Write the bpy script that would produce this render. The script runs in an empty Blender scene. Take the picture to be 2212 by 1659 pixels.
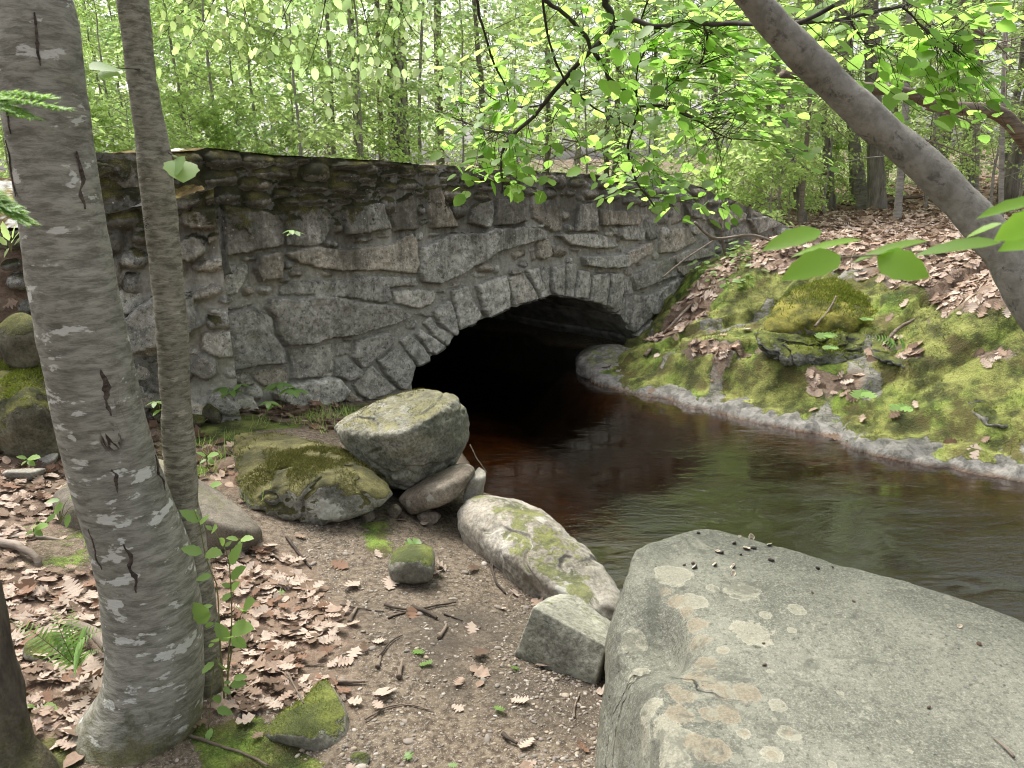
import bpy, bmesh, math, random
import numpy as np
from mathutils import Matrix, Vector

# ------------------------------------------------------------------ camera, sky, sun, exposure
SC = bpy.context.scene
COL = SC.collection
EYE = np.array((0.0, 0.0, 1.6))
PITCH, ROLL, FPX = math.radians(15.3), math.radians(1.3), 1661.0
_f = np.array((0, math.cos(PITCH), -math.sin(PITCH)))
_u0 = np.array((0, math.sin(PITCH), math.cos(PITCH)))
_r0 = np.array((1.0, 0, 0))
CR = _r0 * math.cos(ROLL) - _u0 * math.sin(ROLL)
CU = _r0 * math.sin(ROLL) + _u0 * math.cos(ROLL)
cam_d = bpy.data.cameras.new('camera')
cam = bpy.data.objects.new('camera', cam_d)
COL.objects.link(cam)
M = Matrix.Identity(4)
for i in range(3):
    M[i][0], M[i][1], M[i][2], M[i][3] = CR[i], CU[i], -_f[i], EYE[i]
cam.matrix_world = M
cam_d.sensor_width = 36.0
cam_d.lens = 36.0 * FPX / 2212.0
cam_d.clip_start, cam_d.clip_end = 0.05, 2000.0
cam_d.dof.use_dof = True
cam_d.dof.focus_distance = 4.8
cam_d.dof.aperture_fstop = 11.0
SC.camera = cam

SUN_EL, SUN_AZ = math.radians(62), math.radians(-35)     # azimuth from +Y towards +X
world = bpy.data.worlds.new('World')
SC.world = world
world.use_nodes = True
wn = world.node_tree
wn.nodes.clear()
wo = wn.nodes.new('ShaderNodeOutputWorld')
wb = wn.nodes.new('ShaderNodeBackground')
ws = wn.nodes.new('ShaderNodeTexSky')
ws.sky_type = 'NISHITA'
ws.sun_disc = False
ws.sun_elevation = SUN_EL
ws.sun_rotation = SUN_AZ
ws.air_density, ws.dust_density, ws.ozone_density = 1.0, 6.0, 0.6
wh = wn.nodes.new('ShaderNodeHueSaturation')             # milky overcast: little blue left in the sky
wh.inputs['Saturation'].default_value = 0.28
wn.links.new(ws.outputs[0], wh.inputs['Color'])
wn.links.new(wh.outputs[0], wb.inputs[0])
wb.inputs[1].default_value = 0.15
wn.links.new(wb.outputs[0], wo.inputs[0])
sun_d = bpy.data.lights.new('sun', 'SUN')
sun_d.energy, sun_d.angle, sun_d.color = 2.0, math.radians(25), (1.0, 0.96, 0.88)
sun = bpy.data.objects.new('sun', sun_d)
COL.objects.link(sun)
sd = Vector((math.sin(SUN_AZ) * math.cos(SUN_EL), math.cos(SUN_AZ) * math.cos(SUN_EL), math.sin(SUN_EL)))
sun.rotation_euler = sd.to_track_quat('Z', 'Y').to_euler()
sun.location = (0, 0, 30)

SC.view_settings.view_transform = 'Standard'
SC.view_settings.look = 'None'
SC.view_settings.gamma = 1.0
SC.view_settings.use_curve_mapping = False
SC.view_settings.exposure = 1.35
SC.cycles.use_denoising = True
SC.cycles.pixel_filter_type = 'BLACKMAN_HARRIS'
SC.cycles.filter_width = 1.05
SC.cycles.max_bounces = 16
SC.cycles.diffuse_bounces = 9
SC.cycles.glossy_bounces = 3
SC.cycles.transmission_bounces = 6
SC.cycles.transparent_max_bounces = 8
SC.cycles.caustics_reflective = False
SC.cycles.caustics_refractive = False
SC.cycles.sample_clamp_indirect = 6.0

RNG = np.random.default_rng(11)
random.seed(11)

# ------------------------------------------------------------------ pixel (2212 x 1659 view of the photo) -> world
def ray(u, v):
    d = _f * FPX + CR * (u - 1106.0) - CU * (v - 829.5)
    return d / d[1]
def P(u, v, y):
    return EYE + ray(u, v) * y
def PZ(u, v, z):
    d = ray(u, v)
    return EYE + d * ((z - EYE[2]) / d[2])
WA = math.radians(42)
WD = np.array((math.cos(WA), math.sin(WA), 0))           # along the bridge, to the right
WN = np.array((math.sin(WA), -math.cos(WA), 0))          # out of the bridge face, to the viewer
WO = np.array((-0.885, 5.9, 0))
WZ = -0.25                                               # water level
def PW(u, v, off=0.0):
    d = ray(u, v)
    t = ((WO + WN * off - EYE) @ WN) / (d @ WN)
    p = EYE + d * t
    return np.array(((p - WO) @ WD, p[2]))
CROPS = {'A': (353.9, 309.7, .24), 'B': (796.3, 336.2, .24), 'C': (1238.7, 353.9, .24), 'D': (353.9, 584., .24),
         'E': (884.8, 566.3, .24), 'F': (0, 336.2, .4183), 'G': (973.3, 0, .4183), 'R': (1415.7, 0, .36),
         'Q': (0, 1061.8, .36), 'S': (1415.7, 1061.8, .36), 'M': (707.8, 1061.8, .36), 'L': (0, 530.9, .36)}
def cp(c, x, y):
    a, b, k = CROPS[c]
    return a + k * x, b + k * y

# ------------------------------------------------------------------ noise, meshes, objects
_perm = np.random.default_rng(5).permutation(256)
_perm = np.concatenate([_perm, _perm, _perm])
_val = np.random.default_rng(6).uniform(-1, 1, 256)
def vnoise(p, seed=0):
    p = np.asarray(p, float) + seed * 17.31
    i = np.floor(p).astype(int)
    f = p - i
    f = f * f * f * (f * (f * 6 - 15) + 10)
    i &= 255
    out = 0
    for dx in (0, 1):
        wx = f[..., 0] if dx else 1 - f[..., 0]
        a = _perm[(i[..., 0] + dx) & 255]
        for dy in (0, 1):
            wy = f[..., 1] if dy else 1 - f[..., 1]
            b = _perm[(a + i[..., 1] + dy) & 511]
            for dz in (0, 1):
                wz = f[..., 2] if dz else 1 - f[..., 2]
                out = out + _val[_perm[(b + i[..., 2] + dz) & 511]] * wx * wy * wz
    return out
def fbm(p, oct=4, seed=0, gain=.5):
    p = np.asarray(p, float)
    a, s, t = 1.0, 0, 0
    for k in range(oct):
        s = s + a * vnoise(p * 2.03 ** k, seed + k * 3)
        t += a
        a *= gain
    return s / t
def sstep(a, b, x):
    t = np.clip((x - a) / (b - a), 0, 1)
    return t * t * (3 - 2 * t)

def mesh(name, V, F, mats, smooth=True, attrs=None, fmat=None):
    """F: list of (n,k) int arrays."""
    me = bpy.data.meshes.new(name)
    V = np.asarray(V, np.float32)
    F = [np.asarray(f, np.int32) for f in (F if isinstance(F, list) else [F]) if len(f)]
    me.vertices.add(len(V))
    me.vertices.foreach_set('co', V.ravel())
    nl = sum(f.size for f in F)
    nf = sum(len(f) for f in F)
    me.loops.add(nl)
    me.loops.foreach_set('vertex_index', np.concatenate([f.ravel() for f in F]))
    me.polygons.add(nf)
    tot = np.concatenate([np.full(len(f), f.shape[1], np.int32) for f in F])
    me.polygons.foreach_set('loop_start', np.concatenate([[0], np.cumsum(tot)[:-1]]).astype(np.int32))
    me.polygons.foreach_set('loop_total', tot)
    me.polygons.foreach_set('use_smooth', np.full(nf, smooth, bool))
    for m in (mats if isinstance(mats, (list, tuple)) else [mats]):
        me.materials.append(m)
    if fmat is not None:
        me.polygons.foreach_set('material_index', np.asarray(fmat, np.int32))
    me.update(calc_edges=True)
    me.validate()
    for k, a in (attrs or {}).items():
        a = np.asarray(a, np.float32)
        if a.ndim == 1:
            me.attributes.new(k, 'FLOAT', 'POINT').data.foreach_set('value', a)
        else:
            me.attributes.new(k, 'FLOAT_VECTOR', 'POINT').data.foreach_set('vector', a.ravel())
    return me
def obj(name, me, parent=None, loc=None):
    o = bpy.data.objects.new(name, me)
    COL.objects.link(o)
    if loc is not None:
        o.location = loc
    if parent is not None:
        o.parent = parent
    return o
def tag(o, label=None, cat=None, group=None, kind=None):
    for k, v in (('label', label), ('category', cat), ('group', group), ('kind', kind)):
        if v:
            o[k] = v
    return o
def thing(name, label, cat, loc=(0, 0, 0), group=None, rz=0.0):
    o = obj(name, None)
    o.location = loc
    o.rotation_euler = (0, 0, rz)
    return tag(o, label, cat, group)
def place(name, V, F, mats, label, cat, group=None, **k):
    """one-mesh thing, its origin at its own base"""
    V = np.asarray(V, float)
    b = np.array((V[:, 0].mean(), V[:, 1].mean(), V[:, 2].min()))
    return tag(obj(name, mesh(name, V - b, F, mats, **k), loc=b), label, cat, group)
def copy_thing(o, loc=None, rz=None, scale=None, label=None):
    c = o.copy()
    COL.objects.link(c)
    for ch in o.children:
        d = ch.copy()
        COL.objects.link(d)
        d.parent = c
        d.matrix_parent_inverse = ch.matrix_parent_inverse.copy()
        for g in ch.children:
            e = g.copy()
            COL.objects.link(e)
            e.parent = d
    if loc is not None: c.location = loc
    if rz is not None: c.rotation_euler = (c.rotation_euler[0], c.rotation_euler[1], rz)
    if scale is not None: c.scale = (scale,) * 3 if np.isscalar(scale) else scale
    if label: c['label'] = label
    return c

class Acc:
    """collects pieces into one mesh"""
    def __init__(self): self.V, self.F, self.n, self.A = [], {}, 0, []
    def add(self, V, F, a=None):
        V = np.asarray(V, float)
        for f in (F if isinstance(F, list) else [F]):
            f = np.asarray(f)
            if len(f): self.F.setdefault(f.shape[1], []).append(f + self.n)
        self.V.append(V)
        self.n += len(V)
        if a is not None: self.A.append(np.full(len(V), a) if np.isscalar(a) else a)
    def done(self):
        return np.concatenate(self.V), [np.concatenate(v) for v in self.F.values()]
    def me(self, name, mats, **k):
        V, F = self.done()
        return mesh(name, V, F, mats, **k)

def spline(pts, n):
    p = np.asarray(pts, float)
    if len(p) < 3:
        t = np.linspace(0, 1, n)[:, None]
        return p[0] * (1 - t) + p[-1] * t
    q = np.concatenate([[2 * p[0] - p[1]], p, [2 * p[-1] - p[-2]]])
    d = np.linalg.norm(np.diff(p[:, :3], axis=0), axis=1)
    L = np.concatenate([[0], np.cumsum(d)])
    out = []
    for s in np.linspace(0, L[-1], n):
        k = min(int(np.searchsorted(L, s, 'right')) - 1, len(p) - 2)
        t = (s - L[k]) / max(d[k], 1e-9)
        a, b, c, e = q[k], q[k + 1], q[k + 2], q[k + 3]
        out.append(.5 * (2 * b + (c - a) * t + (2 * a - 5 * b + 4 * c - e) * t * t + (3 * b - a - 3 * c + e) * t ** 3))
    return np.array(out)
def tube(c, r, k=8, rough=0.0, rs=8.0, seed=0, cap=True):
    """c (n,3) centreline, r (n,) radii"""
    c = np.asarray(c, float)
    n = len(c)
    r = np.broadcast_to(np.asarray(r, float), (n,))
    t = np.gradient(c, axis=0)
    t /= np.linalg.norm(t, axis=1)[:, None] + 1e-12
    ref = np.array((0, 0, 1.0)) if abs(t[:, 2]).mean() < .7 else np.array((1.0, 0, 0))
    x = np.cross(np.broadcast_to(ref, t.shape), t)
    x /= np.linalg.norm(x, axis=1)[:, None] + 1e-12
    y = np.cross(t, x)
    a = np.linspace(0, 2 * math.pi, k, endpoint=False)
    ring = x[:, None] * np.cos(a)[None, :, None] + y[:, None] * np.sin(a)[None, :, None]
    V = c[:, None] + ring * r[:, None, None]
    if rough:
        V = V + ring * (fbm(V * rs, 3, seed) * rough)[..., None]
    V = V.reshape(-1, 3)
    i, j = np.meshgrid(np.arange(n - 1), np.arange(k), indexing='ij')
    j2 = (j + 1) % k
    F = np.stack([i * k + j, i * k + j2, (i + 1) * k + j2, (i + 1) * k + j], -1).reshape(-1, 4)
    out = [F]
    if cap:
        V = np.concatenate([V, c[:1], c[-1:]])
        b = np.arange(k)
        b2 = (b + 1) % k
        T = np.concatenate([np.stack([b2, b, np.full(k, n * k)], -1),
                            np.stack([(n - 1) * k + b, (n - 1) * k + b2, np.full(k, n * k + 1)], -1)])
        out.append(T)
    return V, out
def norm(v):
    v = np.asarray(v, float)
    return v / (np.linalg.norm(v, axis=-1, keepdims=True) + 1e-12)
def frames(fwd, up):
    """rows x = forward (leaf axis), y = side, z = normal"""
    x = norm(fwd)
    y = norm(np.cross(up, x))
    z = np.cross(x, y)
    return np.stack([x, y, z], -2)
def scatter(T, TF, pos, fr, sc):
    """copies of template T at pos with frames (n,3,3) and scales (n,) or (n,3)"""
    pos, sc = np.asarray(pos, float), np.asarray(sc, float)
    n, k = len(pos), len(T)
    if sc.ndim == 1: sc = sc[:, None]
    V = np.einsum('nki,nij->nkj', T[None] * sc[:, None, :], fr) + pos[:, None]
    off = (np.arange(n) * k)[:, None, None]
    return V.reshape(-1, 3), [(np.asarray(f)[None] + off).reshape(-1, np.asarray(f).shape[1]) for f in TF]

# leaf templates: length 1 along x from the stalk, z = upper side
LEAF4 = (np.array([(0, 0, 0), (.45, .28, .05), (1, 0, -.04), (.45, -.28, .05)], float), [np.array([(0, 2, 1), (0, 3, 2)])])
def oval_leaf(w=.34, teeth=0.0, n=6, droop=.10, fold=.10):
    xs = np.linspace(0, 1, n + 2)[1:-1]
    V = [(0, 0, 0)]
    for x in xs:
        V.append((x, 0, -droop * x * x))
    V.append((1, 0, -droop))
    m = len(V)
    for s in (1, -1):
        for k, x in enumerate(xs):
            y = w * math.sin(math.pi * x ** .8) ** .75 * (1 + (teeth if k % 2 else -teeth))
            V.append((x, s * y, fold * y - droop * x * x))
    F3, F4 = [], []
    for si in range(2):
        o = m + si * n
        q = lambda a, b, c: F3.append((a, b, c) if si == 0 else (a, c, b))
        q(0, 1, o)
        for k in range(n - 1):
            F4.append((1 + k, 2 + k, o + k + 1, o + k) if si == 0 else (1 + k, o + k, o + k + 1, 2 + k))
        q(n, n + 1, o + n - 1)
    return np.array(V, float), [np.array(F3), np.array(F4)]
def lobed_leaf(lobes, w=.36, curl=.12, seed=0, deep=.45):
    """oak or maple leaf: a lobed outline on both sides of a midrib"""
    r = np.random.default_rng(seed)
    xs, ys = [], []
    for k in range(lobes):
        x0 = .12 + .8 * k / lobes
        env = math.sin(math.pi * (.18 + .72 * (k + .5) / lobes)) ** .8
        q, o_ = .8 / lobes, w * env * r.uniform(.85, 1.15)
        xs += [x0, x0 + .30 * q, x0 + .62 * q, x0 + .84 * q]
        ys += [w * env * (1 - deep) * r.uniform(.7, 1.1), o_ * .80, o_, o_ * .72]
    xs, ys = np.array(xs), np.array(ys)
    n = len(xs)
    def zz(x, y): return curl * (1.4 * (x - .5) ** 2 + 2.0 * y * y + .5 * math.sin(9 * x + seed) * y)
    V = [(0, 0, zz(0, 0))] + [(x, 0, zz(x, 0)) for x in np.clip(xs + .02, 0, .97)] + [(1, 0, zz(1, 0))]
    m = n + 2
    for s in (1, -1):
        V += [(x + .10 * y, s * y * (1 + .12 * math.sin(7 * x + 3 * s + seed)), zz(x, s * y)) for j, (x, y) in enumerate(zip(xs, ys))]
    F3, F4 = [], []
    for si in range(2):
        o = m + si * n
        def T(a, b, c): F3.append((a, b, c) if si == 0 else (a, c, b))
        T(0, 1, o)
        for k in range(n - 1):
            F4.append((1 + k, 2 + k, o + k + 1, o + k) if si == 0 else (1 + k, o + k, o + k + 1, 2 + k))
        T(n, n + 1, o + n - 1)
    return np.array(V, float) - (0.5, 0, 0), [np.array(F3), np.array(F4)]

# ------------------------------------------------------------------ material helpers
class NT:
    def __init__(self, name):
        self.m = bpy.data.materials.new(name)
        self.m.use_nodes = True
        self.t = self.m.node_tree
        self.t.nodes.clear()
        self.out = self.t.nodes.new('ShaderNodeOutputMaterial')
    def n(self, typ, props=None, **ins):
        nd = self.t.nodes.new('ShaderNode' + typ)
        for k, v in (props or {}).items(): setattr(nd, k, v)
        for k, v in ins.items():
            key = int(k[1:]) if k[0] == '_' and k[1:].isdigit() else k.replace('_', ' ')
            self.set(nd.inputs[key], v)
        return nd
    def set(self, sock, v):
        if hasattr(v, 'is_output') or isinstance(v, bpy.types.NodeSocket): self.t.links.new(v, sock)
        elif isinstance(v, bpy.types.Node): self.t.links.new(v.outputs[0], sock)
        else:
            if isinstance(v, (tuple, list)) and len(v) == 3 and sock.type == 'RGBA': v = (*v, 1)
            sock.default_value = v
    def co(self, scale=(1, 1, 1), src='Object', rot=(0, 0, 0), pos=False):
        base = self.n('NewGeometry').outputs['Position'] if pos else self.n('TexCoord').outputs[src]
        return self.n('Mapping', _0=base, Scale=scale, Rotation=rot).outputs[0]
    def noise(self, co, scale, detail=4, rough=.55, dist=0.0):
        return self.n('TexNoise', Vector=co, Scale=scale, Detail=detail, Roughness=rough, Distortion=dist).outputs[0]
    def vor(self, co, scale, feature='F1', rnd=1.0, out=0):
        return self.n('TexVoronoi', {'feature': feature}, Vector=co, Scale=scale, Randomness=rnd).outputs[out]
    def ramp(self, fac, a, b, lo=0.0, hi=1.0, smooth=True):
        return self.n('MapRange', {'interpolation_type': 'SMOOTHSTEP' if smooth else 'LINEAR'}, Value=fac, From_Min=a, From_Max=b, To_Min=lo, To_Max=hi).outputs[0]
    def mix(self, fac, a, b, mode='MIX'):
        nd = self.t.nodes.new('ShaderNodeMix')
        nd.data_type, nd.blend_type = 'RGBA', mode
        self.set(nd.inputs[0], fac); self.set(nd.inputs[6], a); self.set(nd.inputs[7], b)
        return nd.outputs[2]
    def math(self, op, a, b=0.0, clamp=False):
        nd = self.n('Math', {'operation': op, 'use_clamp': clamp})
        self.set(nd.inputs[0], a); self.set(nd.inputs[1], b)
        return nd.outputs[0]
    def attr(self, name, vec=False):
        return self.n('Attribute', {'attribute_name': name}).outputs['Vector' if vec else 'Fac']
    def bump(self, h, strength=.5, dist=.01, nrm=None):
        nd = self.n('Bump', Height=h, Strength=strength, Distance=dist)
        if nrm is not None: self.set(nd.inputs['Normal'], nrm)
        return nd.outputs[0]
    def nz(self):
        return self.n('SeparateXYZ', _0=self.n('NewGeometry').outputs['Normal']).outputs[2]
    def bsdf(self, color, rough=.8, nrm=None, spec=.3, **k):
        b = self.n('BsdfPrincipled', Base_Color=color, Roughness=rough, **k)
        b.inputs['Specular IOR Level'].default_value = spec
        if nrm is not None: self.set(b.inputs['Normal'], nrm)
        return b.outputs[0]
    def end(self, sh):
        self.t.links.new(sh, self.out.inputs[0])
        return self.m

def moss_colour(t, co, dark=(.035, .05, .008), mid=(.11, .13, .02), lite=(.22, .24, .045), bias=0.0):
    a = t.noise(co, 7, 4, .6)
    b = t.noise(co, 150, 3, .7)
    c = t.mix(t.ramp(a, .35 - bias, .6 - bias), dark, mid)
    return t.mix(t.ramp(t.math('ADD', t.math('MULTIPLY', a, .55), t.math('MULTIPLY', b, .45)), .46 - bias, .64 - bias), c, lite)

def rock_mat(name, c1, c2, big=2.5, grain=70, speck=.5, moss=0.0, moss_thr=.55, lichen=0.0, lichen_col=(.42, .42, .36),
             lichen_scale=9, streak=None, bump=.5, moss_cols=None, stain=None, lich2=None, rough=.85):
    t = NT(name)
    co = t.co()
    n1 = t.noise(co, big, 5, .6, .4)
    col = t.mix(t.ramp(n1, .3, .7), c1, c2)
    if streak:
        s = t.noise(t.co(streak[0], rot=streak[1] if len(streak) > 1 else (0, 0, 0)), 1, 4, .65)
        col = t.mix(t.ramp(s, .45, .7, 0, .6), col, streak[2])
    g = t.noise(co, grain, 4, .75)
    g2 = t.noise(co, grain * .18, 5, .7)
    k = t.math('ADD', t.math('MULTIPLY', t.ramp(g, .3, .7), speck), t.math('MULTIPLY', t.ramp(g2, .3, .7), speck * .6))
    k = t.math('ADD', k, 1 - speck * .8)
    col = t.mix(1.0, col, t.n('CombineColor', _0=k, _1=k, _2=k), 'MULTIPLY')
    if stain:
        col = t.mix(t.ramp(t.noise(co, stain[1], 4, .6, .6), stain[2], stain[2] + .12, 0, .8), col, stain[0])
    h = t.math('ADD', t.math('MULTIPLY', g, .5), g2)
    if lichen:
        wob = t.noise(co, 26, 4, .75)
        v = t.math('ADD', t.vor(co, lichen_scale), t.math('MULTIPLY', t.math('SUBTRACT', wob, .5), .62))
        area = t.noise(co, 2.1, 3, .5)
        thr = t.ramp(area, .35, .7, .02, .42)
        lm = t.ramp(t.math('SUBTRACT', v, thr), -.02, .03, lichen, 0)
        col = t.mix(lm, col, t.mix(t.ramp(g, .35, .65), lichen_col, tuple(x * .72 for x in lichen_col)))
    if lich2:
        wob = t.noise(co, 18, 5, .75)
        m = t.ramp(t.math('ADD', t.math('MULTIPLY', t.noise(co, lich2[1], 3, .5), .8), t.math('MULTIPLY', wob, .25)), lich2[2], lich2[2] + .03, 0, .85)
        col = t.mix(m, col, t.mix(t.ramp(g, .3, .7), lich2[0], tuple(x * .65 for x in lich2[0])))
    if moss:
        mm = t.math('ADD', t.math('MULTIPLY', t.nz(), .55), t.math('MULTIPLY', t.noise(co, 4.5, 6, .72, .3), .9))
        mm = t.ramp(mm, moss_thr + .32, moss_thr + .40, 0, moss)
        col = t.mix(mm, col, moss_colour(t, co, *(moss_cols or ())))
        mh = t.noise(co, 160, 3, .8)
        h = t.math('ADD', h, t.math('MULTIPLY', mm, t.math('ADD', mh, .6)))
    col = t.mix(1.0, col, (.76, .75, .72), 'MULTIPLY')
    return t.end(t.bsdf(col, rough, t.bump(h, bump, .012), .25))

def leaf_mat(name, col, col2, trans, tmix=.5, rough=.45, spec=.4, vein=False):
    t = NT(name)
    r = t.n('NewGeometry').outputs['Random Per Island']
    c = t.mix(r, col, col2)
    r2 = t.ramp(t.math('FRACT', t.math('MULTIPLY', r, 7.31)), 0, 1, .7, 1.25, False)
    vv = t.n('CombineColor', _0=r2, _1=r2, _2=r2)
    c = t.mix(1.0, c, vv, 'MULTIPLY')
    tc = t.mix(1.0, trans, vv, 'MULTIPLY')
    b = t.bsdf(c, rough, None, spec)
    tr = t.n('BsdfTranslucent', Color=tc).outputs[0]
    return t.end(t.n('MixShader', _0=tmix, _1=b, _2=tr).outputs[0])
# ------------------------------------------------------------------ the stone bridge
def e_poly(cx, cy, w, h, n=14, sq=2.6, rot=0.0):
    a = np.linspace(0, 2 * math.pi, n, endpoint=False)
    x = np.sign(np.cos(a)) * abs(np.cos(a)) ** (2 / sq) * w / 2
    y = np.sign(np.sin(a)) * abs(np.sin(a)) ** (2 / sq) * h / 2
    c, s = math.cos(rot), math.sin(rot)
    return [(cx + c * p - s * q, cy + s * p + c * q) for p, q in zip(x, y)]
# rounded cobbles: crop, cx, cy, w, h (crop pixels)
COB = {'A': [(190,150,290,150),(510,140,350,170),(830,160,330,130),(1060,165,230,120),(1220,140,160,70),(1340,260,280,190),(1660,195,370,80),
    (1620,275,250,90),(1840,230,110,90),(1985,170,220,75),(2010,272,150,50),(1815,312,190,90),(2160,225,130,100),(470,310,340,145),(950,262,320,125),
    (1130,270,90,75),(690,245,80,40),(800,362,330,125),(1080,375,130,50),(1300,390,310,105),(250,420,260,190),(540,462,290,170),(820,502,240,145),
    (1040,450,160,90),(1110,520,170,80),(1340,505,240,105),(1600,400,240,110),(1720,455,180,75),(1620,508,110,40),(1990,400,190,95),(200,580,210,120),
    (370,590,210,160),(220,700,170,140),(400,690,170,120),(220,830,180,170),(420,820,110,120),(1540,755,80,110),(1770,862,180,65),(1950,832,110,45),
    (450,1320,70,100),(740,1320,110,110),(880,1310,140,85),(1170,1160,140,75),(1060,1215,110,85),(1090,1090,100,80),(740,1032,140,48),(1480,900,140,80),(1490,540,80,80)],
  'D': [(410,780,80,60),(380,1275,220,165),(790,1090,180,140),(960,1275,240,120),(1630,610,90,50)],
  'B': [(430,330,90,80),(450,490,60,100),(470,600,80,60),(740,345,250,140),(150,440,130,160),(990,370,130,80),(1790,335,90,70),(560,712,110,40),
    (110,722,110,38),(1020,1000,150,105),(1680,850,160,125),(1770,650,80,80),(1740,540,90,90),(780,490,170,150),(1120,1010,60,90),(620,1220,90,40),
    (330,150,160,90),(520,140,170,80),(700,190,180,90),(330,260,200,100),(640,260,60,60),(870,250,150,90),(1060,200,160,80),(1040,290,180,70),(1260,220,190,90),
    (1280,310,160,70),(1450,200,150,90),(1430,320,150,90),(1600,220,130,100),(1590,340,140,110),(1690,230,90,140),(1850,240,160,90),(1960,340,140,110),(2080,250,150,100),(1990,170,130,60)],
  'C': [(720,250,190,95),(300,290,180,80),(120,200,140,90),(110,290,120,60),(470,220,160,80),(500,330,170,80),(880,190,170,90),(950,290,150,90),(720,350,160,80),
    (1100,260,140,80),(310,730,110,60),(800,620,90,120),(530,1010,80,60),(1240,350,130,80),(1130,340,90,70)]}
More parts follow.
